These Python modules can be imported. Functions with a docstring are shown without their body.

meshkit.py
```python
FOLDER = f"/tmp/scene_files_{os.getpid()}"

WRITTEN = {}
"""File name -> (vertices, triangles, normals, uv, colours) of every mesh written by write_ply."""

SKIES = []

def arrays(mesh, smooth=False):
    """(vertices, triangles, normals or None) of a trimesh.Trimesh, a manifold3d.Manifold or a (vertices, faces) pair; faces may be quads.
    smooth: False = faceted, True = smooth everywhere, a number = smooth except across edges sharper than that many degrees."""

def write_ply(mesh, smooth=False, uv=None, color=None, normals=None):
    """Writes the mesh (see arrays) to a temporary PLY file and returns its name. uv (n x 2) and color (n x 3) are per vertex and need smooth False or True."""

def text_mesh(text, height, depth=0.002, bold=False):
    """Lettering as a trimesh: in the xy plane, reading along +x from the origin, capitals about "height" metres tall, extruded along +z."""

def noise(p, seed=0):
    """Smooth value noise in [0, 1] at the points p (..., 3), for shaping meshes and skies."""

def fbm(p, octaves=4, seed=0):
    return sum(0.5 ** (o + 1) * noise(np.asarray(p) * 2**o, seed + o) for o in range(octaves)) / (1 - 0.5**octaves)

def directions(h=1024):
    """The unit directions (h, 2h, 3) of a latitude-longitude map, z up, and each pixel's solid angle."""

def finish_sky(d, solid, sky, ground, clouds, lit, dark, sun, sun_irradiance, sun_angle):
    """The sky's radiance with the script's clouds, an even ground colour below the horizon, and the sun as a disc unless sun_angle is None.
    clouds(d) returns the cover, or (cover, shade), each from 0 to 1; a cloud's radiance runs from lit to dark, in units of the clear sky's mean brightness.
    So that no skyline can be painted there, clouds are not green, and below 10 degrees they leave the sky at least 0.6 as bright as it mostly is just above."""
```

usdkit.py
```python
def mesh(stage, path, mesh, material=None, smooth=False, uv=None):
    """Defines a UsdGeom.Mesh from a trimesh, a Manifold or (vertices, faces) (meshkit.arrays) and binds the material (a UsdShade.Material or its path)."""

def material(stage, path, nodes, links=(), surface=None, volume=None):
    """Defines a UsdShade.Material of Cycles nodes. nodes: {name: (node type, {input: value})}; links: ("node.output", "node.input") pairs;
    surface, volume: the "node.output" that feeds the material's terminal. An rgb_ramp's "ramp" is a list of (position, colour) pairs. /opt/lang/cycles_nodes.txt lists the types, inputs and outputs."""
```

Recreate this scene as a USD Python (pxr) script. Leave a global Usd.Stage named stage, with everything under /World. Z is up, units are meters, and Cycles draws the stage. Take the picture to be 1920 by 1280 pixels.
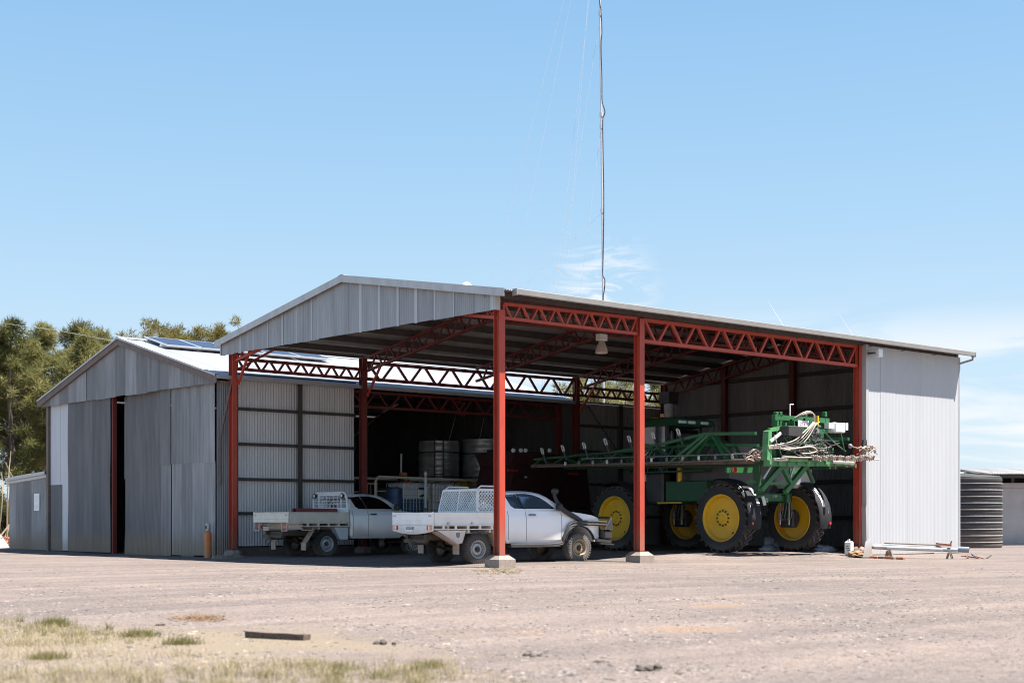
import math, random
import numpy as np, trimesh, usdkit, meshkit
from manifold3d import Manifold, CrossSection
from pxr import Usd, UsdGeom, UsdLux, UsdShade, Gf, Sdf, Vt

stage = Usd.Stage.CreateInMemory()
UsdGeom.SetStageUpAxis(stage, 'Z'); UsdGeom.SetStageMetersPerUnit(stage, 1.0)
UsdGeom.Xform.Define(stage, '/World'); UsdGeom.Scope.Define(stage, '/World/Looks')
rng = np.random.default_rng(7); random.seed(7)
PI = math.pi

# ------------------------------------------------------------------ camera, sky, sun
# World: x runs along the shed's open long side, y along its gable, the near corner post stands at the origin.
F, HZ, EYE = 2740.0, 975.0, 1.126           # focal length in photo pixels, horizon row, eye height
RX, RY = (0.7536, -0.6574), (0.6574, 0.7536)  # camera right / forward in (x, y)
CAM = np.array([-22.46, -26.19, EYE])
cam = UsdGeom.Camera.Define(stage, '/World/camera')
cam.AddTransformOp().Set(Gf.Matrix4d(RX[0], RX[1], 0, 0, 0, 0, 1, 0, -RY[0], -RY[1], 0, 0, CAM[0], CAM[1], CAM[2], 1))
cam.CreateHorizontalApertureAttr(36.0); cam.CreateVerticalApertureAttr(24.0)
cam.CreateFocalLengthAttr(36.0 * F / 1920)
cam.CreateVerticalApertureOffsetAttr((HZ - 640) / 1920 * 36.0)
cam.CreateFStopAttr(2.0); cam.CreateFocusDistanceAttr(37.0)
cam.CreateClippingRangeAttr(Gf.Vec2f(0.1, 20000))
cam.CreateExposureAttr(1.72)

SUN_H = np.array([0.64, -0.77]); SUN_E = math.radians(65.0)
SUN = np.array([SUN_H[0] * math.cos(SUN_E), SUN_H[1] * math.cos(SUN_E), math.sin(SUN_E)]); SUN /= np.linalg.norm(SUN)
sun = UsdLux.DistantLight.Define(stage, '/World/sun')
zx = SUN; xx = np.cross([0, 0, 1], zx); xx /= np.linalg.norm(xx); yx = np.cross(zx, xx)
sun.AddTransformOp().Set(Gf.Matrix4d(*xx, 0, *yx, 0, *zx, 0, 0, 0, 0, 1))
sun.CreateIntensityAttr(1.25); sun.CreateAngleAttr(0.53); sun.CreateColorAttr(Gf.Vec3f(1.0, 0.955, 0.89))
sun.GetPrim().CreateAttribute('inputs:normalize', Sdf.ValueTypeNames.Bool).Set(True)

sky = UsdLux.DomeLight.Define(stage, '/World/sky')
sky_mat = usdkit.material(stage, '/World/Looks/sky_air', {
    'sky': ('sky_texture', {'sky_type': 'single_scattering', 'sun_disc': False, 'sun_elevation': SUN_E,
                            'sun_rotation': math.atan2(SUN[0], SUN[1]), 'altitude': 200.0, 'air_density': 1.0, 'aerosol_density': 0.35, 'ozone_density': 1.6}),
    'tc': ('texture_coordinate', {}),
    'sep': ('separate_xyz', {}),
    'map': ('mapping', {'scale': (3.0, 3.0, 22.0)}),
    'n': ('noise_texture', {'scale': 1.7, 'detail': 7.0, 'roughness': 0.55, 'distortion': 0.6}),
    'cl': ('map_range', {'range_type': 'smoothstep', 'from_min': 0.40, 'from_max': 0.60, 'to_min': 0.0, 'to_max': 1.0, 'clamp': True}),
    'band': ('rgb_ramp', {'ramp': [(0.0, (1, 1, 1)), (0.06, (1, 1, 1)), (0.115, (0.75, 0.75, 0.75)), (0.14, (0.05, 0.05, 0.05)), (0.2, (0, 0, 0)), (1.0, (0, 0, 0))]}),
    'side': ('vector_math', {'math_type': 'dot_product', 'vector2': (0.93, 0.37, 0.0)}),
    'sr': ('map_range', {'range_type': 'smoothstep', 'from_min': 0.80, 'from_max': 0.93, 'to_min': 0.0, 'to_max': 1.0, 'clamp': True}),
    'm1': ('math', {'math_type': 'multiply'}), 'm2': ('math', {'math_type': 'multiply'}),
    # a small wisp above the roof
    'wd': ('vector_math', {'math_type': 'distance', 'vector2': (0.695, 0.703, 0.157)}),
    'wr': ('map_range', {'range_type': 'smoothstep', 'from_min': 0.048, 'from_max': 0.0, 'to_min': 0.0, 'to_max': 1.0, 'clamp': True}),
    'wmap': ('mapping', {'scale': (9.0, 9.0, 40.0)}),
    'wn': ('noise_texture', {'scale': 2.6, 'detail': 6.0, 'roughness': 0.6, 'distortion': 1.2}),
    'wc': ('map_range', {'range_type': 'smoothstep', 'from_min': 0.44, 'from_max': 0.66, 'to_min': 0.0, 'to_max': 1.0, 'clamp': True}),
    'm3': ('math', {'math_type': 'multiply'}), 'mx': ('math', {'math_type': 'maximum'}),
    'hz': ('rgb_ramp', {'ramp': [(0.0, (0.9, 0.9, 0.9)), (0.35, (0.85, 0.85, 0.85)), (0.75, (0.25, 0.25, 0.25)), (1.0, (0.15, 0.15, 0.15))]}),
    'hc': ('rgb_ramp', {'ramp': [(0.0, (3.35, 4.1, 4.65)), (0.10, (2.95, 3.9, 4.7)), (0.205, (2.15, 3.4, 4.6)), (0.335, (1.5, 2.85, 4.4)), (1.0, (0.9, 2.0, 3.8))]}), 'hm': ('mix_color', {'use_clamp': True}),
    'mix': ('mix_color', {'b': (4.7, 4.9, 5.1), 'use_clamp': True}),
    'bg': ('background_shader', {'strength': 0.061}),
}, [('tc.generated', 'sep.vector'), ('tc.generated', 'map.vector'), ('map.vector', 'n.vector'), ('n.fac', 'cl.value'),
    ('sep.z', 'band.fac'), ('tc.generated', 'side.vector1'), ('side.value', 'sr.value'),
    ('cl.result', 'm1.value1'), ('band.color', 'm1.value2'), ('m1.value', 'm2.value1'), ('sr.result', 'm2.value2'),
    ('tc.generated', 'wd.vector1'), ('wd.value', 'wr.value'), ('tc.generated', 'wmap.vector'), ('wmap.vector', 'wn.vector'), ('wn.fac', 'wc.value'),
    ('wr.result', 'm3.value1'), ('wc.result', 'm3.value2'), ('m2.value', 'mx.value1'), ('m3.value', 'mx.value2'),
    ('mx.value', 'mix.fac'), ('sep.z', 'hz.fac'), ('hz.color', 'hm.fac'), ('sep.z', 'hc.fac'), ('hc.color', 'hm.b'), ('sky.color', 'hm.a'), ('hm.result', 'mix.a'), ('mix.result', 'bg.color')], surface='bg.background')
UsdShade.MaterialBindingAPI.Apply(sky.GetPrim()).Bind(sky_mat)
sky.GetPrim().SetCustomDataByKey('kind', 'structure')

# ------------------------------------------------------------------ helpers
def V(*a): return np.array(a, float)
def ray(px):                                   # direction of a photo column per metre of depth
    r = (px - 960) / F
    return V(RX[0] * r + RY[0], RX[1] * r + RY[1])
def on_y(px, y):                               # x, depth where a photo column meets the wall plane y
    d = ray(px); t = (y - CAM[1]) / d[1]
    return CAM[0] + t * d[0], t
def on_x(px, x):
    d = ray(px); t = (x - CAM[0]) / d[0]
    return CAM[1] + t * d[1], t
def hz(py, t): return EYE + (HZ - py) * t / F
def pv(px, py, y):
    x, t = on_y(px, y); return V(x, y, hz(py, t))
def pu(px, py, x):
    y, t = on_x(px, x); return V(x, y, hz(py, t))
def pd(px, py, t):                             # a point at depth t
    d = ray(px); return V(CAM[0] + t * d[0], CAM[1] + t * d[1], hz(py, t))
def gd(px, t):                                 # ground spot at depth t
    p = pd(px, HZ, t); return V(p[0], p[1], ground_z(p[0], p[1]))
def sst(x, a, b):
    t = np.clip((np.asarray(x, float) - a) / (b - a), 0, 1); return t * t * (3 - 2 * t)
def ground_z(x, y):
    x = np.asarray(x, float); y = np.asarray(y, float)
    inside = sst(y, -1.1, 1.4) * sst(x, -0.6, 1.0) * (1 - sst(x, 20, 23))
    z = inside * (0.05 + 0.14 * sst(x, 3.0, 9.0))
    z = z + 0.03 * np.sin(x * 0.31 + 1.0) * np.sin(y * 0.27) * sst(np.hypot(x, y), 6, 16)
    return z

class MB:
    def __init__(self): self.v, self.f, self.n = [], [], 0
    def add(self, v, f):
        v = np.asarray(v, float); f = np.asarray(f, int)
        if f.shape[1] == 4: f = np.vstack([f[:, [0, 1, 2]], f[:, [0, 2, 3]]])
        self.v.append(v); self.f.append(f + self.n); self.n += len(v); return self
    def bx(self, x0, x1, y0, y1, z0, z1):
        v = [(x, y, z) for x in (x0, x1) for y in (y0, y1) for z in (z0, z1)]
        f = [(0, 1, 3, 2), (4, 6, 7, 5), (0, 4, 5, 1), (2, 3, 7, 6), (0, 2, 6, 4), (1, 5, 7, 3)]
        return self.add(v, f)
    def rbx(self, x0, x1, y0, y1, z0, z1, r=0.02):     # box with chamfered edges
        c = np.array([(x0 + x1) / 2, (y0 + y1) / 2, (z0 + z1) / 2]); s = np.array([x1 - x0, y1 - y0, z1 - z0]) / 2
        pts = []
        for sx in (-1, 1):
            for sy in (-1, 1):
                for sz in (-1, 1):
                    q = np.array([sx, sy, sz])
                    for k in range(3):
                        e = s - r; e[k] = s[k]; pts.append(c + q * e)
        return self.mani(Manifold.hull_points(np.array(pts)))
    def bar(self, p, q, w, h=None, up=(0, 0, 1)):
        p, q = np.asarray(p, float), np.asarray(q, float); h = w if h is None else h
        d = q - p; d /= np.linalg.norm(d) + 1e-12; up = np.asarray(up, float)
        if abs(d @ up) > 0.97: up = V(0, 1, 0) if abs(d[1]) < 0.9 else V(1, 0, 0)
        a = np.cross(d, up); a /= np.linalg.norm(a); b = np.cross(a, d)
        v = [P + sa * a * w / 2 + sb * b * h / 2 for P in (p, q) for sa in (-1, 1) for sb in (-1, 1)]
        return self.add(v, [(0, 1, 3, 2), (4, 6, 7, 5), (0, 4, 5, 1), (2, 3, 7, 6), (0, 2, 6, 4), (1, 5, 7, 3)])
    def tube(self, pts, r, n=8, smooth=0):
        p = np.asarray(pts, float)
        if smooth: p = spline(p, smooth)
        r = np.broadcast_to(np.asarray(r, float), (len(p),)) if np.ndim(r) == 0 or len(r) == len(p) else np.interp(np.linspace(0, 1, len(p)), np.linspace(0, 1, len(r)), r)
        t = np.gradient(p, axis=0); t /= np.linalg.norm(t, axis=1, keepdims=True) + 1e-12
        a = np.cross(t[0], V(0, 0, 1)); 
        if np.linalg.norm(a) < 0.2: a = np.cross(t[0], V(1, 0, 0))
        a /= np.linalg.norm(a); A = [a]
        for k in range(1, len(p)):
            a = A[-1] - t[k] * (A[-1] @ t[k]); A.append(a / (np.linalg.norm(a) + 1e-12))
        A = np.array(A); B = np.cross(t, A); g = np.arange(n) * 2 * PI / n
        v = p[:, None] + r[:, None, None] * (np.cos(g)[None, :, None] * A[:, None] + np.sin(g)[None, :, None] * B[:, None])
        i, j = np.meshgrid(np.arange(len(p) - 1), np.arange(n), indexing='ij')
        q = np.stack([i * n + j, i * n + (j + 1) % n, (i + 1) * n + (j + 1) % n, (i + 1) * n + j], -1).reshape(-1, 4)
        f = np.vstack([q[:, [0, 1, 2]], q[:, [0, 2, 3]]])
        vv = np.vstack([v.reshape(-1, 3), p[:1], p[-1:]]); m = len(p) * n
        j = np.arange(n); j2 = (j + 1) % n
        f = np.vstack([f, np.stack([j2, j, np.full(n, m)], 1), np.stack([(len(p) - 1) * n + j, (len(p) - 1) * n + j2, np.full(n, m + 1)], 1)])
        return self.add(vv, f)
    def cyl(self, p, q, r, n=16, r2=None): return self.tube([p, q], [r, r if r2 is None else r2], n)
    def lathe(self, prof, c=(0, 0, 0), axis=(0, 0, 1), n=32):   # prof: (radius, height along axis)
        ax = np.asarray(axis, float); ax /= np.linalg.norm(ax)
        a = np.cross(ax, V(0, 0, 1) if abs(ax[2]) < 0.9 else V(1, 0, 0)); a /= np.linalg.norm(a); b = np.cross(ax, a)
        pr = np.asarray(prof, float); g = np.arange(n) * 2 * PI / n
        v = np.asarray(c, float) + pr[:, 1][:, None, None] * ax + pr[:, 0][:, None, None] * (np.cos(g)[None, :, None] * a + np.sin(g)[None, :, None] * b)
        i, j = np.meshgrid(np.arange(len(pr) - 1), np.arange(n), indexing='ij')
        q = np.stack([i * n + j, i * n + (j + 1) % n, (i + 1) * n + (j + 1) % n, (i + 1) * n + j], -1).reshape(-1, 4)
        return self.add(v.reshape(-1, 3), q)
    def prism(self, pts, o, ex, ey, t):            # 2-D outline extruded by t along ex x ey
        ex, ey = np.asarray(ex, float), np.asarray(ey, float); ez = np.cross(ex, ey)
        pts = np.asarray(pts, float)
        if 0.5 * np.sum(pts[:, 0] * np.roll(pts[:, 1], -1) - np.roll(pts[:, 0], -1) * pts[:, 1]) < 0: pts = pts[::-1]
        m = Manifold.extrude(CrossSection([pts]), abs(t)).to_mesh(); v = np.array(m.vert_properties)[:, :3]
        if t < 0: v = v - [0, 0, abs(t)]
        return self.add(np.asarray(o, float) + v[:, :1] * ex + v[:, 1:2] * ey + v[:, 2:3] * ez, np.array(m.tri_verts))
    def mani(self, m):
        m = m.to_mesh(); return self.add(np.array(m.vert_properties)[:, :3], np.array(m.tri_verts))
    def sphere(self, c, r, s=2, sc=(1, 1, 1)):
        m = trimesh.creation.icosphere(s, r); return self.add(m.vertices * np.array(sc) + np.asarray(c, float), m.faces)
    def move(self, R=None, t=(0, 0, 0)):
        v = np.vstack(self.v)
        if R is not None: v = v @ np.asarray(R).T
        self.v = [v + np.asarray(t, float)]; self.f = [np.vstack(self.f)]; return self
    def mesh(self): return np.vstack(self.v), np.vstack(self.f)

def spline(p, k):                                  # Catmull-Rom through the points
    p = np.asarray(p, float); q = np.vstack([2 * p[0] - p[1], p, 2 * p[-1] - p[-2]]); out = []
    for i in range(1, len(q) - 2):
        for s in np.linspace(0, 1, k, endpoint=False):
            a, b, c, d = q[i - 1], q[i], q[i + 1], q[i + 2]
            out.append(0.5 * (2 * b + (c - a) * s + (2 * a - 5 * b + 4 * c - d) * s * s + (3 * b - a - 3 * c + d) * s ** 3))
    return np.array(out + [q[-2]])
def rotz(a): c, s = math.cos(a), math.sin(a); return np.array([[c, -s, 0], [s, c, 0], [0, 0, 1.0]])
def roty(a): c, s = math.cos(a), math.sin(a); return np.array([[c, 0, s], [0, 1, 0], [-s, 0, c]])
def rotx(a): c, s = math.cos(a), math.sin(a); return np.array([[1, 0, 0], [0, c, -s], [0, s, c]])

used = {}
def numbered(parent, name):
    k = (parent, name); n = used.get(k, 0); used[k] = n + 1
    return f'{parent}/{name}' if n == 0 else f'{parent}/{name}_{n:03d}'
def data(prim, label=None, cat=None, group=None, kind=None):
    for k, v in (('label', label), ('category', cat), ('group', group), ('kind', kind)):
        if v: prim.SetCustomDataByKey(k, v)
    return prim
def thing(name, label, cat, loc=(0, 0, 0), rz=0.0, group=None):
    x = UsdGeom.Xform.Define(stage, numbered('/World', name))
    x.AddTranslateOp().Set(Gf.Vec3d(*map(float, loc)))
    if rz: x.AddRotateZOp().Set(math.degrees(rz))
    return data(x.GetPrim(), label, cat, group)
def obj(name, mb, mat, parent=None, smooth=30, label=None):
    path = numbered(str(parent.GetPath()) if parent else '/World', name)
    m = usdkit.mesh(stage, path, mb.mesh() if isinstance(mb, MB) else mb, M[mat], smooth=smooth)
    if label: data(m.GetPrim(), label)
    return m.GetPrim()
def single(name, mb, mat, label, cat, group=None, smooth=30, kind=None):
    p = obj(name, mb, mat, None, smooth); data(p, label, cat, group, kind); return p
def holder(name, parent):
    return UsdGeom.Xform.Define(stage, numbered(str(parent.GetPath()), name)).GetPrim()
def dup(root, loc, rz=0.0, label=None):
    was = root.GetCustomData(); name = root.GetName().rsplit('_0', 1)[0]
    r = thing(name, label or was['label'], was['category'], loc, rz, was.get('group'))
    r.GetReferences().AddInternalReference(root.GetPath()); r.SetInstanceable(True)
    return r

# ------------------------------------------------------------------ materials
M = {}
def mat(name, c1, c2=None, rough=0.5, metal=0.0, scale=6.0, stretch=(1, 1, 1), bump=0.0, bscale=60.0, spec=0.5, rvar=0.0, dust=None, coat=0.0, rust=None, world=False):
    """c1..c2 blended by noise; rvar: brightness change from object to object; dust: (colour, z0, z1) dirt near the ground; rust: (colour, threshold, scale)"""
    c2 = c2 if c2 is not None else tuple(0.8 * x for x in c1)
    N = {'tc': ('geometry', {}) if world else ('texture_coordinate', {}), 'mp': ('mapping', {'scale': stretch}), 'n': ('noise_texture', {'scale': scale, 'detail': 6.0, 'roughness': 0.6}),
         'r': ('rgb_ramp', {'ramp': [(0.3, c1), (0.7, c2)]}), 'p': ('principled_bsdf', {'roughness': rough, 'metallic': metal, 'specular_ior_level': spec, 'coat_weight': coat, 'coat_roughness': 0.08})}
    src = 'tc.position' if world else 'tc.object'
    L = [(src, 'mp.vector'), ('mp.vector', 'n.vector'), ('n.fac', 'r.fac')]
    out = 'r.color'
    if rvar:
        N['oi'] = ('object_info', {}); N['rm'] = ('map_range', {'from_min': 0.0, 'from_max': 1.0, 'to_min': 1 - rvar, 'to_max': 1 + rvar}); N['hs'] = ('hsv', {})
        L += [('oi.random', 'rm.value'), ('rm.result', 'hs.value'), (out, 'hs.color')]; out = 'hs.color'
    if rust:
        N['rn'] = ('noise_texture', {'scale': rust[2], 'detail': 8.0, 'roughness': 0.7}); N['rr'] = ('map_range', {'range_type': 'smoothstep', 'from_min': rust[1], 'from_max': rust[1] + 0.14, 'to_max': 0.85, 'clamp': True}); N['rx'] = ('mix_color', {'b': rust[0]})
        L += [('mp.vector', 'rn.vector'), ('rn.fac', 'rr.value'), ('rr.result', 'rx.fac'), (out, 'rx.a')]; out = 'rx.result'
    if dust:
        N['sx'] = ('separate_xyz', {}); N['dn'] = ('noise_texture', {'scale': 3.0, 'detail': 5.0}); N['da'] = ('math', {'math_type': 'multiply_add', 'value2': -0.5 * (dust[2] - dust[1])})
        N['dr'] = ('map_range', {'range_type': 'smoothstep', 'from_min': dust[2], 'from_max': dust[1], 'to_min': 0.0, 'to_max': dust[3] if len(dust) > 3 else 0.8, 'clamp': True}); N['dx'] = ('mix_color', {'b': dust[0]})
        L += [(src, 'sx.vector'), (src, 'dn.vector'), ('dn.fac', 'da.value1'), ('sx.z', 'da.value3'), ('da.value', 'dr.value'), ('dr.result', 'dx.fac'), (out, 'dx.a')]; out = 'dx.result'
    L.append((out, 'p.base_color'))
    if bump:
        N['bn'] = ('noise_texture', {'scale': bscale, 'detail': 4.0}); N['b'] = ('bump', {'strength': bump, 'distance': 0.01})
        L += [(src, 'bn.vector'), ('bn.fac', 'b.height'), ('b.normal', 'p.normal')]
    M[name] = usdkit.material(stage, f'/World/Looks/{name}', N, L, surface='p.BSDF'); return M[name]

DUST = (0.40, 0.30, 0.22)
RUST = (0.16, 0.065, 0.03)
V1 = (1.0, 1.0, 0.12)
mat('galv_gable', (0.36, 0.37, 0.38), (0.26, 0.27, 0.28), 0.5, 0.2, 4.0, V1, rvar=0.06)
mat('galv_lap', (0.40, 0.41, 0.42), (0.36, 0.37, 0.38), 0.5, 0.2, 4.0, V1, rvar=0.1)  # paler gable grey, brightness of the lap edges put into the colour
mat('galv_old', (0.30, 0.305, 0.31), (0.18, 0.185, 0.19), 0.55, 0.15, 4.0, V1, rvar=0.27, dust=((0.27, 0.19, 0.12), 0.0, 0.8, 0.7), rust=(RUST, 0.72, 2.0))
mat('galv_dark', (0.17, 0.175, 0.18), (0.115, 0.115, 0.12), 0.55, 0.1, 4.0, V1, rvar=0.12, dust=((0.27, 0.19, 0.12), 0.0, 0.8, 0.7), rust=(RUST, 0.73, 2.0))
mat('galv_white', (0.50, 0.51, 0.53), (0.42, 0.43, 0.45), 0.5, 0.15, 2.0, V1, rvar=0.04, dust=((0.30, 0.22, 0.15), 0.0, 0.5, 0.6))
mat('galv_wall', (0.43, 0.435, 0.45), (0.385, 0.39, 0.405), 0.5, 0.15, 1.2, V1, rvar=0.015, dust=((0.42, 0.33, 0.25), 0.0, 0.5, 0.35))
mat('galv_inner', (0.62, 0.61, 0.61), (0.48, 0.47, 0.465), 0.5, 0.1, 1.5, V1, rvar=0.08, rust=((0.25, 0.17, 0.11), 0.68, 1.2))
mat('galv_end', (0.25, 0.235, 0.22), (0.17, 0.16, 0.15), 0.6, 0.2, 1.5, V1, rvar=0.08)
mat('galv_cave', (0.07, 0.068, 0.065), (0.045, 0.043, 0.04), 0.7, 0.1, 1.5, V1, rvar=0.15)  # much darker copy of the sheet colour, shade of the interior painted in
mat('roof_under', (0.34, 0.33, 0.32), (0.26, 0.25, 0.24), 0.55, 0.2, 1.5, (1, 0.2, 1), rvar=0.15)
mat('roof_old', (0.38, 0.39, 0.41), (0.31, 0.32, 0.34), 0.45, 0.3, 1.0, (1, 0.2, 1), rvar=0.05)
mat('flashing', (0.46, 0.45, 0.44), (0.36, 0.35, 0.345), 0.45, 0.35, 4.0, V1)
mat('gutter', (0.31, 0.30, 0.285), (0.25, 0.24, 0.23), 0.45, 0.2, 3.0)
mat('barge_old', (0.17, 0.13, 0.11), (0.11, 0.085, 0.075), 0.8, 0.0, 5.0)
mat('girt', (0.07, 0.06, 0.055), (0.05, 0.043, 0.04), 0.6, 0.2)
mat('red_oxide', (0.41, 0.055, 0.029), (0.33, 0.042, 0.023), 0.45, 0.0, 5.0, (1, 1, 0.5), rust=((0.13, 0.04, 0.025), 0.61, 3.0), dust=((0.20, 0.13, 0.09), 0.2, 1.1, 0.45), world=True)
mat('red_dark', (0.16, 0.024, 0.018), (0.11, 0.018, 0.014), 0.6, 0.0, 5.0, world=True)  # dark red; also red oxide of inner steel with shade painted in
mat('concrete', (0.27, 0.22, 0.185), (0.18, 0.145, 0.12), 0.9, 0.0, 9.0, bump=0.5, bscale=40)
mat('concrete_pale', (0.50, 0.47, 0.45), (0.40, 0.37, 0.36), 0.9, 0.0, 1.5, bump=0.2, bscale=30)
mat('white_paint', (0.86, 0.86, 0.87), (0.83, 0.83, 0.84), 0.28, 0.0, 3.0, coat=0.6, dust=(DUST, 0.42, 0.80, 0.40))
mat('silver_paint', (0.72, 0.74, 0.76), (0.68, 0.70, 0.72), 0.35, 0.25, 3.0, coat=0.5, dust=(DUST, 0.40, 0.9, 0.5))
mat('tray_white', (0.84, 0.82, 0.80), (0.76, 0.73, 0.69), 0.45, 0.0, 3.0, dust=(DUST, 0.45, 1.05, 0.6))
mat('tray_cream', (0.68, 0.62, 0.52), (0.58, 0.52, 0.42), 0.5, 0.0, 3.0, dust=(DUST, 0.35, 1.0, 0.7))
mat('rack_white', (0.72, 0.72, 0.70), (0.62, 0.61, 0.58), 0.4)
mat('cream_pipe', (0.62, 0.55, 0.44), (0.52, 0.45, 0.35), 0.5)
mat('mud_flap', (0.46, 0.36, 0.27), (0.36, 0.27, 0.2), 0.8)
mat('rubber', (0.022, 0.021, 0.021), (0.03, 0.028, 0.026), 0.8, 0, 8.0, dust=((0.15, 0.12, 0.095), -0.05, 0.35, 0.5))
mat('rubber_dusty', (0.075, 0.068, 0.063), (0.15, 0.13, 0.115), 0.9, 0, 5.0, bump=0.3, bscale=30)
mat('rubber_dim', (0.05, 0.045, 0.042), (0.085, 0.072, 0.062), 0.9, 0, 5.0)
mat('lug', (0.085, 0.062, 0.052), (0.05, 0.04, 0.036), 0.85, 0, 4.0)
mat('wheel_tan', (0.45, 0.34, 0.22), (0.36, 0.26, 0.16), 0.6, 0.2, 12.0)
mat('wheel_grey', (0.45, 0.45, 0.45), (0.34, 0.33, 0.32), 0.45, 0.4, 12.0)
mat('black', (0.018, 0.018, 0.019), (0.024, 0.024, 0.025), 0.5)
mat('black_steel', (0.030, 0.029, 0.029), (0.05, 0.046, 0.044), 0.5, 0.2, 6)
mat('chassis', (0.05, 0.037, 0.028), (0.12, 0.085, 0.06), 0.85, 0, 8)
mat('lamp_red', (0.42, 0.015, 0.012), (0.38, 0.012, 0.01), 0.25, coat=0.6)
mat('lamp_amber', (0.75, 0.20, 0.02), (0.7, 0.18, 0.02), 0.25, coat=0.6)
mat('lamp_clear', (0.75, 0.75, 0.75), (0.65, 0.65, 0.66), 0.2, coat=0.6)
mat('plate', (0.74, 0.73, 0.70), (0.70, 0.68, 0.66), 0.4)
mat('plate_ink', (0.05, 0.05, 0.06), None, 0.5)
mat('plate_purple', (0.16, 0.04, 0.22), None, 0.5)
mat('grey_mark', (0.20, 0.205, 0.22), None, 0.6)
mat('grey_pale', (0.55, 0.55, 0.56), (0.5, 0.5, 0.51), 0.5)
mat('red_steel', (0.19, 0.025, 0.03), (0.13, 0.02, 0.022), 0.5)
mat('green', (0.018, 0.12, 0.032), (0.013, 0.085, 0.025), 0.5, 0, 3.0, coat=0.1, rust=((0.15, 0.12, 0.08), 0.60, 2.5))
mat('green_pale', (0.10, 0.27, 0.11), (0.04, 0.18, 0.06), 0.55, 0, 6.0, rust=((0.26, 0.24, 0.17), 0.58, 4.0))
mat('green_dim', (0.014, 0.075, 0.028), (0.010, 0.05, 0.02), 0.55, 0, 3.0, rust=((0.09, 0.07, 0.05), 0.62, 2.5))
mat('dusty_brown', (0.17, 0.095, 0.06), (0.10, 0.06, 0.042), 0.85, 0, 4.0)
mat('yellow', (0.78, 0.44, 0.014), (0.68, 0.37, 0.014), 0.5, 0, 4.0, rust=((0.42, 0.28, 0.10), 0.64, 2.0), dust=((0.34, 0.24, 0.13), 0.2, 0.8, 0.3))
mat('yellow_dim', (0.52, 0.33, 0.03), (0.4, 0.25, 0.03), 0.55, 0, 4.0)
mat('orange', (0.62, 0.20, 0.05), (0.45, 0.13, 0.04), 0.6, 0, 6.0, dust=((0.42, 0.2, 0.1), 0.0, 0.5, 0.5))
mat('fender', (0.016, 0.017, 0.021), (0.026, 0.026, 0.03), 0.7, 0, 5.0, spec=0.2)
mat('sticker', (0.70, 0.69, 0.67), (0.55, 0.54, 0.52), 0.5, 0, 12)
mat('hose_cream', (0.50, 0.42, 0.34), (0.36, 0.28, 0.22), 0.6, 0, 12)
mat('hose_grey', (0.20, 0.19, 0.18), (0.13, 0.12, 0.12), 0.55, 0, 12)
mat('hose_black', (0.03, 0.03, 0.03), (0.05, 0.046, 0.044), 0.5, 0, 12)
mat('nozzle', (0.30, 0.17, 0.13), (0.48, 0.40, 0.34), 0.6, 0, 9)
mat('steel', (0.50, 0.49, 0.48), (0.40, 0.39, 0.38), 0.35, 0.7, 6)
mat('poly_grey', (0.10, 0.088, 0.083), (0.075, 0.066, 0.062), 0.5, 0, 2)
mat('poly_pale', (0.52, 0.51, 0.50), (0.44, 0.43, 0.42), 0.5, 0, 3)
mat('poly_black', (0.03, 0.028, 0.028), (0.022, 0.020, 0.020), 0.6, 0, 1.5, (1, 1, 0.1), dust=((0.16, 0.11, 0.08), 0.0, 1.0, 0.4))
mat('tank_band', (0.36, 0.34, 0.33), (0.28, 0.265, 0.26), 0.6)
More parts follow.
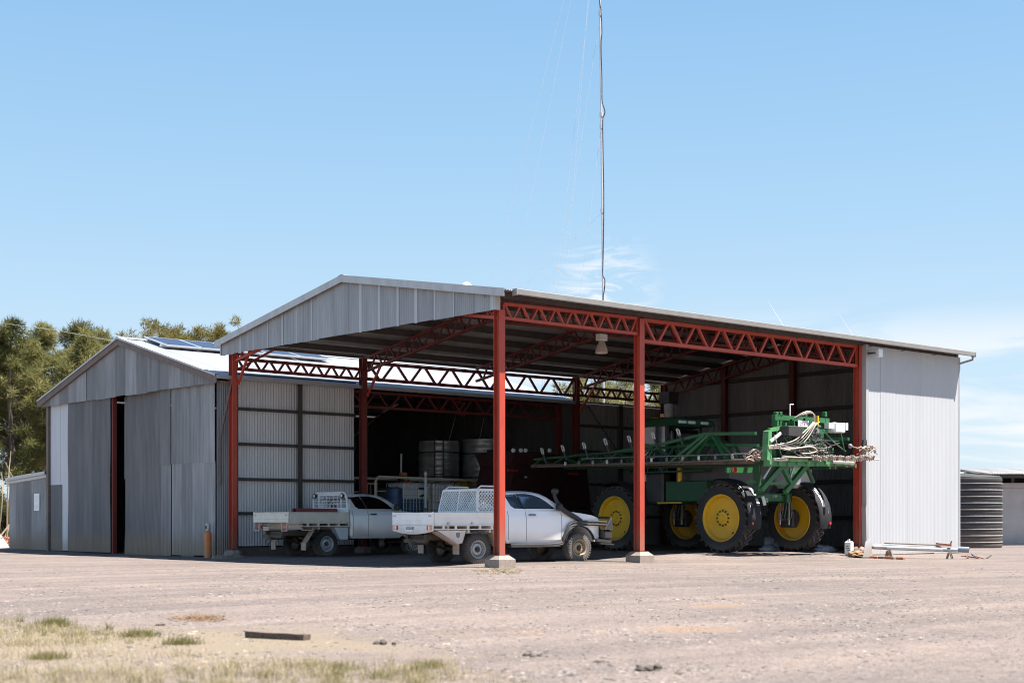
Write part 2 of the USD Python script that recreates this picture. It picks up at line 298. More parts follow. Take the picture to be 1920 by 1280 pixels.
mat('blue_poly', (0.035, 0.08, 0.17), (0.028, 0.065, 0.14), 0.4)
mat('blue_liquid', (0.05, 0.12, 0.22), (0.04, 0.10, 0.19), 0.35)
mat('ibc_white', (0.60, 0.61, 0.62), (0.52, 0.53, 0.54), 0.4)
mat('white_plastic', (0.70, 0.70, 0.69), (0.60, 0.60, 0.59), 0.4)
mat('white_cloth', (0.42, 0.42, 0.48), (0.34, 0.34, 0.41), 0.7, 0, 6)
mat('silo', (0.42, 0.41, 0.385), (0.32, 0.31, 0.29), 0.38, 0.5, 2.0, (1, 1, 0.3))
mat('harvester_red', (0.035, 0.006, 0.006), (0.02, 0.005, 0.005), 0.5)
mat('solar_cell', (0.012, 0.017, 0.045), (0.016, 0.022, 0.055), 0.28, 0.0, 1.0, spec=0.4)
mat('alu', (0.66, 0.66, 0.67), (0.58, 0.58, 0.59), 0.35, 0.6)
mat('lamp_bell', (0.50, 0.43, 0.36), (0.42, 0.36, 0.30), 0.4, 0.3)
mat('pipe_blue', (0.24, 0.265, 0.30), (0.19, 0.21, 0.24), 0.4, 0.35)
mat('wood', (0.42, 0.30, 0.20), (0.30, 0.2, 0.13), 0.85, 0, 3.0, (1, 8, 8), bump=0.3)
mat('wood_dark', (0.13, 0.09, 0.065), (0.05, 0.035, 0.028), 0.9, 0, 3.0, (2, 10, 10), bump=0.6)
mat('dung', (0.09, 0.07, 0.055), (0.04, 0.033, 0.028), 0.95, 0, 20, bump=0.6)
mat('brick_red', (0.42, 0.16, 0.09), (0.34, 0.12, 0.07), 0.9, 0, 8, rvar=0.2)
mat('straw_clump', (0.27, 0.165, 0.09), (0.18, 0.105, 0.06), 0.9, 0, 10)
mat('bark', (0.055, 0.043, 0.034), (0.10, 0.08, 0.062), 0.95, 0, 6, (1, 1, 0.2), bump=0.6, bscale=14)
mat('bark_pale', (0.34, 0.27, 0.19), (0.24, 0.19, 0.13), 0.9, 0, 6)
mat('cable_dull', (0.30, 0.30, 0.30), None, 0.6)
mat('wire', (0.60, 0.62, 0.64), None, 0.4, 0.3)
mat('mast_grey', (0.58, 0.58, 0.60), (0.5, 0.5, 0.52), 0.5, 0.4)
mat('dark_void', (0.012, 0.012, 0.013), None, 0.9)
mat('seat', (0.035, 0.035, 0.04), (0.05, 0.05, 0.055), 0.85)

def glass(name, tint, refl=1.5):
    M[name] = usdkit.material(stage, f'/World/Looks/{name}', {
        't': ('transparent_bsdf', {'color': tint}), 'g': ('glossy_bsdf', {'color': (0.95, 0.96, 1.0), 'roughness': 0.03}), 'f': ('fresnel', {'IOR': refl}), 'm': ('mix_closure', {})},
        [('f.fac', 'm.fac'), ('t.BSDF', 'm.closure1'), ('g.BSDF', 'm.closure2')], surface='m.closure')
glass('window_glass', (0.50, 0.56, 0.58)); glass('window_tinted', (0.10, 0.11, 0.115))

def leaf_mat(name, stops, scale=0.8, trans=0.45):
    M[name] = usdkit.material(stage, f'/World/Looks/{name}', {
        'tc': ('geometry', {}), 'n': ('noise_texture', {'scale': scale, 'detail': 3.0}), 'n2': ('noise_texture', {'scale': scale * 14, 'detail': 2.0}), 'ad': ('math', {'math_type': 'multiply_add', 'value2': 0.45}),
        'r': ('rgb_ramp', {'ramp': stops}), 'd': ('diffuse_bsdf', {'roughness': 0.8}), 't': ('translucent_bsdf', {}), 'm': ('mix_closure', {'fac': trans})},
        [('tc.position', 'n.vector'), ('tc.position', 'n2.vector'), ('n2.fac', 'ad.value1'), ('n.fac', 'ad.value3'), ('ad.value', 'r.fac'), ('r.color', 'd.color'), ('r.color', 't.color'), ('d.BSDF', 'm.closure1'), ('t.BSDF', 'm.closure2')], surface='m.closure')
leaf_mat('leaf_olive', [(0.42, (0.046, 0.054, 0.021)), (0.60, (0.130, 0.135, 0.050)), (0.78, (0.25, 0.235, 0.094)), (1.0, (0.36, 0.32, 0.15))], 0.55)
leaf_mat('leaf_dark', [(0.42, (0.030, 0.038, 0.016)), (0.7, (0.080, 0.086, 0.033)), (1.0, (0.17, 0.155, 0.06))], 0.55)
leaf_mat('leaf_gold', [(0.42, (0.075, 0.078, 0.025)), (0.66, (0.165, 0.145, 0.045)), (1.0, (0.30, 0.225, 0.09))], 0.5)
leaf_mat('grass_mix', [(0.40, (0.13, 0.14, 0.045)), (0.58, (0.29, 0.255, 0.125)), (0.72, (0.42, 0.35, 0.22)), (1.0, (0.50, 0.43, 0.30))], 0.9, 0.3)
leaf_mat('grass_green', [(0.40, (0.085, 0.105, 0.03)), (0.68, (0.19, 0.18, 0.065)), (1.0, (0.34, 0.29, 0.14))], 1.1, 0.35)
leaf_mat('straw', [(0.40, (0.27, 0.215, 0.14)), (0.7, (0.38, 0.31, 0.215)), (1.0, (0.46, 0.395, 0.29))], 1.5, 0.2)

M['ground'] = usdkit.material(stage, '/World/Looks/ground_gravel', {
    'g': ('geometry', {}),
    'n1': ('noise_texture', {'scale': 0.22, 'detail': 5.0, 'roughness': 0.6}),
    'st': ('mapping', {'scale': (0.10, 0.55, 1.0), 'rotation': (0, 0, 0.72)}), 'n5': ('noise_texture', {'scale': 1.0, 'detail': 5.0, 'roughness': 0.6}),
    'n2': ('noise_texture', {'scale': 2.4, 'detail': 6.0, 'roughness': 0.7}),
    'n3': ('noise_texture', {'scale': 30.0, 'detail': 4.0, 'roughness': 0.7}),
    'v1': ('voronoi_texture', {'scale': 42.0}), 'v2': ('voronoi_texture', {'scale': 16.0}),
    'r1': ('rgb_ramp', {'ramp': [(0.30, (0.116, 0.097, 0.090)), (0.5, (0.144, 0.120, 0.110)), (0.70, (0.170, 0.139, 0.123))]}),
    'r5': ('rgb_ramp', {'ramp': [(0.35, (0.92, 0.92, 0.93)), (0.65, (1.07, 1.05, 1.02))]}), 'm5': ('mix_color', {'blend_type': 'multiply', 'fac': 1.0}),
    'ct': ('vector_math', {'math_type': 'distance', 'vector2': (-9.0, -46.0, 0.0)}), 'cn': ('noise_texture', {'dimensions': '1D', 'scale': 0.9, 'detail': 4.0, 'roughness': 0.6}), 'cr': ('rgb_ramp', {'ramp': [(0.38, (0.87, 0.87, 0.88)), (0.52, (1.0, 1.0, 1.0)), (0.66, (1.10, 1.08, 1.06))]}), 'cm': ('mix_color', {'blend_type': 'multiply'}), 'cf': ('map_range', {'range_type': 'smoothstep', 'from_min': 0.28, 'from_max': 0.52, 'clamp': True}),
    'r2': ('rgb_ramp', {'ramp': [(0.3, (0.8, 0.8, 0.82)), (0.7, (1.14, 1.12, 1.08))]}), 'm2': ('mix_color', {'blend_type': 'multiply', 'fac': 0.8}),
    'r3': ('rgb_ramp', {'ramp': [(0.0, (0.35, 0.34, 0.34)), (0.3, (0.95, 0.95, 0.95)), (1.0, (1.55, 1.53, 1.52))]}), 'm3': ('mix_color', {'blend_type': 'multiply', 'fac': 0.95}),
    'on': ('noise_texture', {'scale': 0.42, 'detail': 4.0}), 'om': ('map_range', {'range_type': 'smoothstep', 'from_min': 0.64, 'from_max': 0.74, 'to_max': 0.6, 'clamp': True}), 'mo': ('mix_color', {'b': (0.21, 0.135, 0.085)}),
    'pm': ('mapping', {'mapping_type': 'texture', 'location': (-17.2, -13.6, 0.0), 'rotation': (0, 0, -0.85), 'scale': (3.1, 2.2, 1.0)}), 'pl': ('vector_math', {'math_type': 'length'}), 'pn': ('noise_texture', {'scale': 0.9, 'detail': 6.0, 'roughness': 0.65}), 'pa': ('math', {'math_type': 'multiply_add', 'value2': -2.6}), 'pr': ('map_range', {'range_type': 'smoothstep', 'from_min': 0.15, 'from_max': -0.75, 'to_max': 0.9, 'clamp': True}), 'px': ('mix_color', {'b': (0.185, 0.148, 0.105)}),
    'p': ('principled_bsdf', {'roughness': 0.95, 'specular_ior_level': 0.2}),
    'ba': ('math', {'math_type': 'multiply_add', 'value2': 0.7}), 'b': ('bump', {'strength': 0.9, 'distance': 0.018}),
}, [('g.position', 'n1.vector'), ('g.position', 'n2.vector'), ('g.position', 'n3.vector'), ('g.position', 'v1.vector'), ('g.position', 'v2.vector'), ('g.position', 'on.vector'), ('g.position', 'st.vector'), ('st.vector', 'n5.vector'),
    ('n1.fac', 'r1.fac'), ('n5.fac', 'r5.fac'), ('r1.color', 'm5.a'), ('r5.color', 'm5.b'), ('n2.fac', 'r2.fac'), ('g.position', 'ct.vector1'), ('ct.value', 'cn.w'), ('cn.fac', 'cr.fac'), ('n1.fac', 'cf.value'), ('cf.result', 'cm.fac'), ('m5.result', 'cm.a'), ('cr.color', 'cm.b'), ('cm.result', 'm2.a'), ('r2.color', 'm2.b'), ('v1.color', 'r3.fac'), ('m2.result', 'm3.a'), ('r3.color', 'm3.b'),
    ('on.fac', 'om.value'), ('om.result', 'mo.fac'), ('m3.result', 'mo.a'), ('g.position', 'pm.vector'), ('pm.vector', 'pl.vector1'), ('g.position', 'pn.vector'), ('pn.fac', 'pa.value1'), ('pl.value', 'pa.value3'), ('pa.value', 'pr.value'), ('pr.result', 'px.fac'), ('mo.result', 'px.a'), ('px.result', 'p.base_color'),
    ('v1.distance', 'ba.value1'), ('n3.fac', 'ba.value3'), ('ba.value', 'b.height'), ('b.normal', 'p.normal')], surface='p.BSDF')

# ------------------------------------------------------------------ ground
def ground_mesh():
    def axis(lo, hi, step, far):
        mid = np.arange(lo, hi + step / 2, step); out = []; d = step
        a, b = mid[0], mid[-1]; L, R = [], []
        while b < far: d *= 1.35; a -= d; b += d; L.append(a); R.append(b)
        return np.concatenate([L[::-1], mid, R])
    xs, ys = axis(-24, 30, 0.3, 3000), axis(-26, 34, 0.3, 3000)
    X, Y = np.meshgrid(xs, ys, indexing='ij')
    P = np.stack([X.ravel(), Y.ravel(), np.zeros(X.size)], 1)
    Z = ground_z(X, Y).ravel() + 0.018 * np.array(meshkit.fbm(P * 0.9)).ravel() * (np.hypot(X, Y).ravel() < 60)
    v = np.stack([X.ravel(), Y.ravel(), Z], 1); ny = len(ys)
    i, j = np.meshgrid(np.arange(len(xs) - 1), np.arange(ny - 1), indexing='ij')
    q = np.stack([i * ny + j, (i + 1) * ny + j, (i + 1) * ny + j + 1, i * ny + j + 1], -1).reshape(-1, 4)
    return v, np.vstack([q[:, [0, 1, 2]], q[:, [0, 2, 3]]])
data(obj('ground', ground_mesh(), 'ground', None, True), kind='structure')

# ------------------------------------------------------------------ corrugated sheets and trusses
def corr(o, da, dn, dt, w, t0, t1, pitch=0.0762, amp=0.009, seg=6, nt=1, phase=0.0):
    """one corrugated sheet: width w along da, corrugated along dn, running from t0(a) to t1(a) along dt"""
    n = max(2, int(round(w / pitch * seg))); a = np.linspace(0, w, n + 1)
    d = amp * np.cos(a / pitch * 2 * PI + phase)
    f0 = np.array([t0(x) if callable(t0) else t0 for x in a]); f1 = np.array([t1(x) if callable(t1) else t1 for x in a])
    rows = []
    for k in range(nt + 1):
        t = f0 + (f1 - f0) * k / nt
        rows.append(np.asarray(o, float) + a[:, None] * da + d[:, None] * dn + t[:, None] * dt)
    v = np.vstack(rows); m = n + 1
    i, j = np.meshgrid(np.arange(nt), np.arange(n), indexing='ij')
    q = np.stack([i * m + j, i * m + j + 1, (i + 1) * m + j + 1, (i + 1) * m + j], -1).reshape(-1, 4)
    return v, np.vstack([q[:, [0, 1, 2]], q[:, [0, 2, 3]]])
def sheets(parent, name, o, da, dn, dt, W, t0, t1, mat, sw=0.762, amp=0.013, pitch=0.0762, jit=0.004, label=None, drop=0.0, lap=0.05):
    o, da, dn, dt = (np.asarray(x, float) for x in (o, da, dn, dt))
    k = max(1, int(round(W / sw))); w = W / k
    for i in range(k):
        a0 = i * w; g = lambda t: (lambda a, t=t: (t(a + a0) if callable(t) else t))
        off = (0.003 if i % 2 else 0.0) + rng.uniform(0, jit * 0.4); tilt = dn + 0; lo = rng.uniform(-drop, drop)
        ww = min(w + lap, W - a0)
        if mat == 'galv_old' and k > 2 and rng.random() < 0.4: ww = w - rng.uniform(0.008, 0.022)
        mb = MB().add(*corr(o + da * a0 + dn * off, da, dn, dt + dn * rng.uniform(-jit, jit) * 0.25, ww, (lambda a, f=g(t0), lo=lo: f(a) + lo) if callable(t0) else t0 + lo, g(t1), pitch, amp, 8, 1, a0 / pitch * 2 * PI))
        obj(name, mb, mat, parent, True, label if i == 0 else None)
def truss(parent, name, A, B, C, D, n, chord=(0.09, 0.09), web=0.05, mat='red_oxide', ends=True):
    """top chord A-B, bottom chord C-D, n V-shaped pairs of webs"""
    A, B, C, D = (np.asarray(x, float) for x in (A, B, C, D))
    t = obj(name, MB().bar(A, B, chord[1], chord[0]), mat, parent, False)
    obj('bottom_chord', MB().bar(C, D, chord[1], chord[0]), mat, t, False)
    for k in range(n):
        s0, s1, s2 = k / n, (k + 0.5) / n, (k + 1) / n
        p0, p1, p2 = A + (B - A) * (s0 + 0.06 / n), C + (D - C) * s1, A + (B - A) * (s2 - 0.06 / n)
        obj('web', MB().bar(p0, p1 - (D - C) * 0.05 / n, web, web * 0.9), mat, t, False); obj('web', MB().bar(p1 + (D - C) * 0.05 / n, p2, web, web * 0.9), mat, t, False)
    if ends:
        obj('end_strut', MB().bar(A, C, web, web), mat, t, False); obj('end_strut', MB().bar(B, D, web, web), mat, t, False)
    return t

# ------------------------------------------------------------------ the open machinery shed
ROOF_R, ROOF_S, MID = 7.63, 0.172, 6.15
def roofz(y): return ROOF_R - abs(y - MID) * ROOF_S
sh = thing('machinery_shed', 'big open-sided steel shed with red posts and lattice trusses, grey corrugated gable', 'shed')
posts = [(0.0, 0.0, 0.31), (4.76, 0.0, 0.33), (14.22, 0.0, 0.36), (0.0, 12.29, 0.26), (4.76, 12.29, 0.3), (14.22, 12.29, 0.2), (18.9, 12.29, 0.15), (18.9, 0.0, 0.2)]
for i, (x, y, z) in enumerate(posts):
    top = 6.1 if x == 0 else roofz(y + 0.1) - 0.22
    if i == 1: top = 6.32
    p = MB().bx(x, x + 0.17, y, y + 0.016, z, top).bx(x, x + 0.17, y + 0.204, y + 0.22, z, top).bx(x + 0.078, x + 0.09, y + 0.016, y + 0.204, z, top)
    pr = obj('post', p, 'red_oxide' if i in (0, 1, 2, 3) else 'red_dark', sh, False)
    if i < 6:
        obj('base_plate', MB().bx(x - 0.06, x + 0.26, y - 0.06, y + 0.26, z - 0.012, z + 0.006), 'red_dark', pr, False)
    gz = float(ground_z(x, y)) - 0.15
    if i in (0, 1):
        b = MB(); lo, hi = -0.16, 0.36
        v = [(x + lo, y + lo, gz), (x + hi, y + lo, gz), (x + hi, y + hi, gz), (x + lo, y + hi, gz), (x + lo, y + lo, z - 0.11), (x + hi, y + lo, z - 0.11), (x + hi, y + hi, z - 0.11), (x + lo, y + hi, z - 0.11), (x - 0.06, y - 0.06, z - 0.012), (x + 0.24, y - 0.06, z - 0.012), (x + 0.24, y + 0.28, z - 0.012), (x - 0.06, y + 0.28, z - 0.012)]
        b.add(v, [(0, 1, 5, 4), (1, 2, 6, 5), (2, 3, 7, 6), (3, 0, 4, 7), (4, 5, 9, 8), (5, 6, 10, 9), (6, 7, 11, 10), (7, 4, 8, 11), (8, 9, 10, 11)])
        obj('footing', b, 'concrete', sh, False)
    elif i < 6:
        obj('footing', MB().mani(Manifold.hull_points(np.array([(x + 0.1 + 0.30 * math.cos(a) * s * (1 + 0.12 * math.sin(3 * a)), y + 0.1 + 0.27 * math.sin(a) * s, h) for s, h in ((1, gz), (0.92, z - 0.10), (0.7, z - 0.02)) for a in np.linspace(0.2, 0.2 + 2 * PI, 9)[:-1]]))), 'concrete', sh, False)
# eave lattice girders
truss(sh, 'eave_truss', (0.2, 0.1, 6.26), (4.76, 0.1, 6.33), (0.2, 0.1, 5.93), (4.76, 0.1, 5.93), 8, (0.07, 0.08), 0.05)
truss(sh, 'eave_truss', (4.96, 0.1, 6.31), (14.22, 0.1, 6.34), (4.96, 0.1, 5.76), (14.22, 0.1, 5.76), 9, (0.09, 0.1), 0.07)
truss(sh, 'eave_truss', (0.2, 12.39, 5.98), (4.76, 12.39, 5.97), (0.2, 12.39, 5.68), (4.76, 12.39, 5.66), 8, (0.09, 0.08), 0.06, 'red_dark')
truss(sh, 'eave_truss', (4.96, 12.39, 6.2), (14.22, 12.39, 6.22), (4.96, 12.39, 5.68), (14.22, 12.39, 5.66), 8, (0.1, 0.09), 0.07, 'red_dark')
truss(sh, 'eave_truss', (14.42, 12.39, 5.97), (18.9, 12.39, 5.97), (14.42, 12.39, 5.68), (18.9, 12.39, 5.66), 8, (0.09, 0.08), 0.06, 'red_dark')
# roof trusses across the shed, following the roof slope
for x in (0.1, 4.86, 9.55, 14.32, 19.0):
    for y0 in (0.12, 12.37):
        drop = 0.25; n = 9
        A, B = (x, y0, roofz(y0) - drop), (x, MID, ROOF_R - drop)
        C, D = (x, y0, roofz(y0) - drop - 0.42), (x, MID, ROOF_R - drop - 0.50)
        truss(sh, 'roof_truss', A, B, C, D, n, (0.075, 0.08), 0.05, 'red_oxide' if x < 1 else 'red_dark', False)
for y in (0.35, 1.4, 2.5, 3.6, 4.7, 5.8, 6.5, 7.6, 8.7, 9.8, 10.9, 11.95):
    obj('purlin', MB().bar((-0.15, y, roofz(y) - 0.13), (19.5, y, roofz(y) - 0.13), 0.07, 0.19), 'girt' if y > 1 else 'red_dark', sh, False)
for a, b in (((0.2, 12.3, 5.2), (0.2, 11.6, 6.2)), ((0.3, 12.4, 5.7), (1.5, 12.4, 6.35)), ((4.86, 12.2, 5.1), (4.86, 11.4, 6.1)), ((14.32, 12.2, 5.1), (14.32, 11.3, 6.1))):
    obj('brace', MB().bar(a, b, 0.06), 'red_oxide', sh, False)
for x0 in (4.9, 9.6):
    obj('roof_brace', MB().tube([(x0, 0.4, roofz(.4) - .28), (x0 + 4.6, 5.6, roofz(5.6) - .28)], 0.012, 5), 'steel', sh)
# roof sheets
cs = 1 / math.hypot(1, ROOF_S); 
for sgn, y0 in ((1, -0.53), (-1, 12.79)):
    L = abs(y0 - MID) / cs
    o = V(-0.28, y0, roofz(y0)); up = V(0, sgn * cs, ROOF_S * cs); nn = V(0, -sgn * ROOF_S * cs, cs)
    sheets(sh, 'roof_sheet', o, V(1, 0, 0), nn, up, 19.88, 0.0, L - 0.01, 'roof_under', jit=0.0, amp=0.012)
obj('ridge_cap', MB().add([(-0.3, MID - 0.22, ROOF_R - 0.01), (19.6, MID - 0.22, ROOF_R - 0.01), (-0.3, MID, ROOF_R + 0.045), (19.6, MID, ROOF_R + 0.045), (-0.3, MID + 0.22, ROOF_R - 0.01), (19.6, MID + 0.22, ROOF_R - 0.01)], [(0, 1, 3, 2), (2, 3, 5, 4)]), 'flashing', sh, False)
# gutter along the long eave, fascia board below
gp = [(y - 0.07, 6.36 + (z - 6.36) * 0.78 + 0.03) for y, z in [(-0.42, 6.50), (-0.44, 6.36), (-0.57, 6.36), (-0.585, 6.51), (-0.575, 6.52), (-0.565, 6.515), (-0.555, 6.38), (-0.455, 6.38), (-0.435, 6.50)]]
g = MB(); n = len(gp)
v = [(x, y, z) for x in (-0.02, 19.56) for y, z in gp]
g.add(v, [(i, (i + 1) % n, n + (i + 1) % n, n + i) for i in range(n)]); g.bx(-0.035, -0.02, -0.655, -0.49, 6.36, 6.52); g.bx(19.56, 19.575, -0.655, -0.49, 6.36, 6.52)
gu = obj('gutter', g, 'gutter', sh, 20)
for k in range(11): obj('gutter_bracket', MB().bar((0.9 + 1.7 * k, -0.50, 6.37), (0.9 + 1.7 * k, -0.06, 6.33), 0.03, 0.012), 'girt', gu, False)
g = MB(); v = [(x, -gy + 2 * MID, z) for x in (-0.02, 19.56) for gy, z in gp]
g.add(v, [(n + i, n + (i + 1) % n, (i + 1) % n, i) for i in range(n)]); obj('gutter', g, 'girt', sh, 20)
obj('fascia', MB().bx(0.0, 19.5, -0.06, -0.03, 6.36, 6.50), 'girt', sh, False)
obj('outrigger', MB().bar((19.44, -0.16, 6.18), (19.5, -0.56, 6.27), 0.05, 0.06), 'flashing', sh, False)
obj('outrigger', MB().bar((19.5, -0.58, 6.24), (19.5, -0.58, 6.37), 0.05, 0.05), 'flashing', sh, False)
# front gable: narrow corrugated sheets and a barge flashing
sheets(sh, 'gable_sheet', V(-0.16, 0.02, 0), V(0, 1, 0), V(-1, 0, 0), V(0, 0, 1), 12.62, 6.08, lambda a: roofz(a + 0.02) - 0.03, 'galv_gable', amp=0.012, drop=0.012)
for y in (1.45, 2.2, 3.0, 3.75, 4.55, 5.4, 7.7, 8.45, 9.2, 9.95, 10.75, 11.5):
    obj('lap_strip', MB().bx(-0.180, -0.172, y + rng.uniform(-0.05, 0.05), y + 0.085, 6.07, roofz(y) - 0.12), 'galv_lap', sh, False)  # pale flat strips standing for sky light caught on the lap edges
obj('corner_flashing', MB().bx(-0.185, -0.03, -0.055, 0.0, 6.08, 6.46).bx(-0.19, -0.175, 0.0, 0.12, 6.08, 6.46), 'flashing', sh, False)
obj('corner_flashing', MB().bx(-0.185, -0.03, 12.66, 12.70, 6.08, 6.42), 'flashing', sh, False)
for y0, y1 in ((-0.5, MID), (12.86, MID)):
    sg = 1 if y1 > y0 else -1
    b = MB(); z0, z1 = roofz(y0), roofz(MID)
    b.add([(-0.30, y0, z0 - 0.16), (-0.30, y1, z1 - 0.16), (-0.30, y0, z0 + 0.03), (-0.30, y1, z1 + 0.03), (-0.10, y0, z0 + 0.035), (-0.10, y1, z1 + 0.035), (-0.288, y0, z0 - 0.16), (-0.288, y1, z1 - 0.16), (-0.288, y0, z0 + 0.018), (-0.288, y1, z1 + 0.018)],
          [(0, 1, 3, 2), (2, 3, 5, 4), (0, 1, 7, 6), (6, 7, 9, 8), (0, 2, 8, 6)])
    obj('barge', b, 'flashing', sh, False)
# long side wall at the right, with the return flashing at its open edge
WX0, WX1 = 14.36, 19.42
sheets(sh, 'wall_sheet', V(WX0, -0.14, 0), V(1, 0, 0), V(0, -1, 0), V(0, 0, 1), WX1 - WX0, 0.09, 6.37, 'galv_wall', amp=0.003, drop=0.012, jit=0.003)
fl = MB()                                        # bent edge flashing, knocked about near the bottom
pts = [(0.32, 0.10), (0.9, 0.02), (1.5, -0.05), (1.62, 0.06), (2.4, 0.0), (6.4, 0.0)]
for (za, da_), (zb, db_) in zip(pts[:-1], pts[1:]):
    fl.add([(WX0 - 0.02 + da_ * .3, -0.155, za), (WX0 - 0.02 + db_ * .3, -0.155, zb), (WX0 - 0.02 + db_ * .3, 0.12 + db_, zb), (WX0 - 0.02 + da_ * .3, 0.12 + da_, za), (WX0 + 0.1, -0.16, za), (WX0 + 0.1, -0.16, zb)], [(0, 1, 2, 3), (0, 1, 5, 4)])
obj('edge_flashing', fl, 'flashing', sh, False)
obj('edge_flashing', MB().bx(WX1 - 0.03, WX1 + 0.02, -0.162, -0.1, 0.09, 6.37), 'galv_wall', sh, False)
for z in (1.2, 2.4, 3.6, 4.8, 5.8): obj('girt', MB().bx(14.42, 19.3, -0.12, -0.03, z, z + 0.12), 'girt', sh, False)
# rear gable wall, seen from inside
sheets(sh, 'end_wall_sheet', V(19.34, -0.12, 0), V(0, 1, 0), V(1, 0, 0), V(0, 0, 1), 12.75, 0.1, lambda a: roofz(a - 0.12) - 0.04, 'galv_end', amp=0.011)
for z in (1.15, 2.4, 3.6, 4.95, 6.2):
    obj('girt', MB().bx(19.18, 19.32, 0.2 if z < 6.1 else 1.2, 12.29 if z < 6.1 else 11.1, z, z + 0.13), 'girt', sh, False)
for y in (3.1, 6.2, 9.35): obj('mullion', MB().bx(19.0, 19.17, y, y + 0.2, 0.1, roofz(y) - 0.3), 'red_dark', sh, False)
# rear part of the long left wall with its gap under the eave
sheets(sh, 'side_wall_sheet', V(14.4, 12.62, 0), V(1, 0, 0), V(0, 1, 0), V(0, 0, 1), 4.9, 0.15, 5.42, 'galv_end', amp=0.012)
obj('wall_capping', MB().bx(14.36, 19.3, 12.56, 12.72, 5.43, 5.50), 'gutter', sh, False)
for z in (1.2, 2.4, 3.6, 4.55): obj('girt', MB().bx(14.45, 18.9, 12.5, 12.6, z, z + 0.1), 'girt', sh, False)
for x in (16.6,): obj('mullion', MB().bx(x, x + 0.16, 12.42, 12.49, 0.15, 5.42), 'girt', sh, False)
ch = MB()
for k in range(26):
    p = V(14.9, 12.4, 5.3) + (V(17.2, 12.4, 2.9) - V(14.9, 12.4, 5.3)) * k / 26; q = V(14.9, 12.4, 5.3) + (V(17.2, 12.4, 2.9) - V(14.9, 12.4, 5.3)) * (k + 0.7) / 26
    ch.bar(p, q, 0.035)
obj('bracing_chain', ch, 'black_steel', sh, False)

# white rooftop dome
p = (on_y(875, MID)[0],)
d = thing('roof_ventilator', 'small white domed ventilator on the ridge of the big open shed', 'roof vent', (p[0], MID, ROOF_R + 0.03))
obj('dome', MB().lathe([(0.15, 0.06), (0.16, 0.11), (0.15, 0.17), (0.11, 0.23), (0.055, 0.26), (0.0, 0.265)], n=20), 'white_plastic', d)
obj('collar', MB().lathe([(0.14, -0.05), (0.14, 0.07), (0.17, 0.07), (0.17, 0.05)], n=20), 'flashing', d)

# ------------------------------------------------------------------ the old closed shed on the left
OX, OR, OL, OM, OZ, OS = -0.2, 12.92, 24.95, 18.9, 7.16, 0.2635
def oldz(y): return OZ - abs(y - OM) * OS
os_ = thing('corrugated_shed', 'old grey corrugated iron shed with tall sliding doors and solar panels on its roof', 'shed')
# gable sheets
sheets(os_, 'gable_sheet', V(-0.36, 12.6, 0), V(0, 1, 0), V(-1, 0, 0), V(0, 0, 1), 12.6, 5.24, lambda a: oldz(a + 12.6) - 0.16, 'galv_old', drop=0.02, amp=0.017, pitch=0.09)
for y0, m in ((12.45, 'barge_old'), (25.35, 'barge_old')):
    z0 = oldz(y0)
    b = MB(); ya, yb = sorted((y0, OM))
    q = lambda y, dz: (0, y, oldz(y) + dz)
    pa = [(-0.47, y0, z0 - 0.22), (-0.47, OM, OZ - 0.22), (-0.47, OM, OZ + 0.01), (-0.47, y0, z0 + 0.01), (-0.43, y0, z0 - 0.22), (-0.43, OM, OZ - 0.22), (-0.43, OM, OZ + 0.01), (-0.43, y0, z0 + 0.01)]
    b.add(pa, [(0, 1, 2, 3), (4, 5, 6, 7), (0, 1, 5, 4), (3, 2, 6, 7), (0, 3, 7, 4)])
    obj('barge_board', b, m, os_, False)
    sg = 1 if y0 < OM else -1
    obj('barge_cap', MB().add([(-0.50, y0, z0 + 0.03), (-0.50, OM, OZ + 0.03), (-0.30, OM, OZ + 0.035), (-0.30, y0, z0 + 0.035), (-0.50, y0, z0 - 0.03), (-0.50, OM, OZ - 0.03)], [(0, 1, 2, 3), (0, 1, 5, 4)]), 'flashing', os_, False)
    obj('soffit', MB().add([(-0.43, y0, z0 - 0.21), (-0.43, OM, OZ - 0.21), (-0.34, OM, OZ - 0.21), (-0.34, y0, z0 - 0.21)], [(0, 1, 2, 3)]), 'barge_old', os_, False)
# front: right fixed wall in two rows, from the corner to the door
Y1, Y2, Y3, Y4 = 16.40, 19.01, 19.76, 23.19
sheets(os_, 'wall_sheet', V(OX, OR, 0), V(0, 1, 0), V(-1, 0, 0), V(0, 0, 1), Y1 - OR, 0.03, 2.93, 'galv_old', drop=0.03, amp=0.017, pitch=0.09)
sheets(os_, 'wall_sheet', V(OX - 0.02, OR, 0), V(0, 1, 0), V(-1, 0, 0), V(0, 0, 1), Y1 - OR, 2.88, 5.3, 'galv_old', drop=0.03, amp=0.017, pitch=0.09)
# sliding doors, each a sheeted leaf; the right one leans
def door(label, y0, y1, z0, z1, lean, mt, x):
    dd = obj('sliding_door', MB().bx(x + 0.03, x + 0.09, y0 + 0.02, y1 - 0.02, z0 + 0.15, z0 + 0.25).bx(x + 0.03, x + 0.09, y0 + 0.02, y1 - 0.02, 2.6, 2.7).bx(x + 0.03, x + 0.09, y0 + 0.02, y1 - 0.02, z1 - 0.3, z1 - 0.2), 'girt', os_, False, label)
    k = int(round((y1 - y0) / 0.7)); w = (y1 - y0) / k
    for i in range(k):
        v, f = corr(V(x + (0.003 if i % 2 else 0), y0 + i * w, 0), V(0, 1, 0), V(-1, 0, 0), V(0, 0, 1), min(w + 0.04, y1 - y0 - i * w), z0, z1, pitch=0.09, amp=0.017, seg=8, nt=6, phase=i * w / 0.09 * 2 * PI)
        v[:, 1] += lean * (v[:, 2] - z0) / (z1 - z0); v[:, 0] += 0.012 * np.sin(v[:, 2] * 1.7 + v[:, 1])
        obj('door_sheet', MB().add(v, f), mt, dd, True)
    return dd
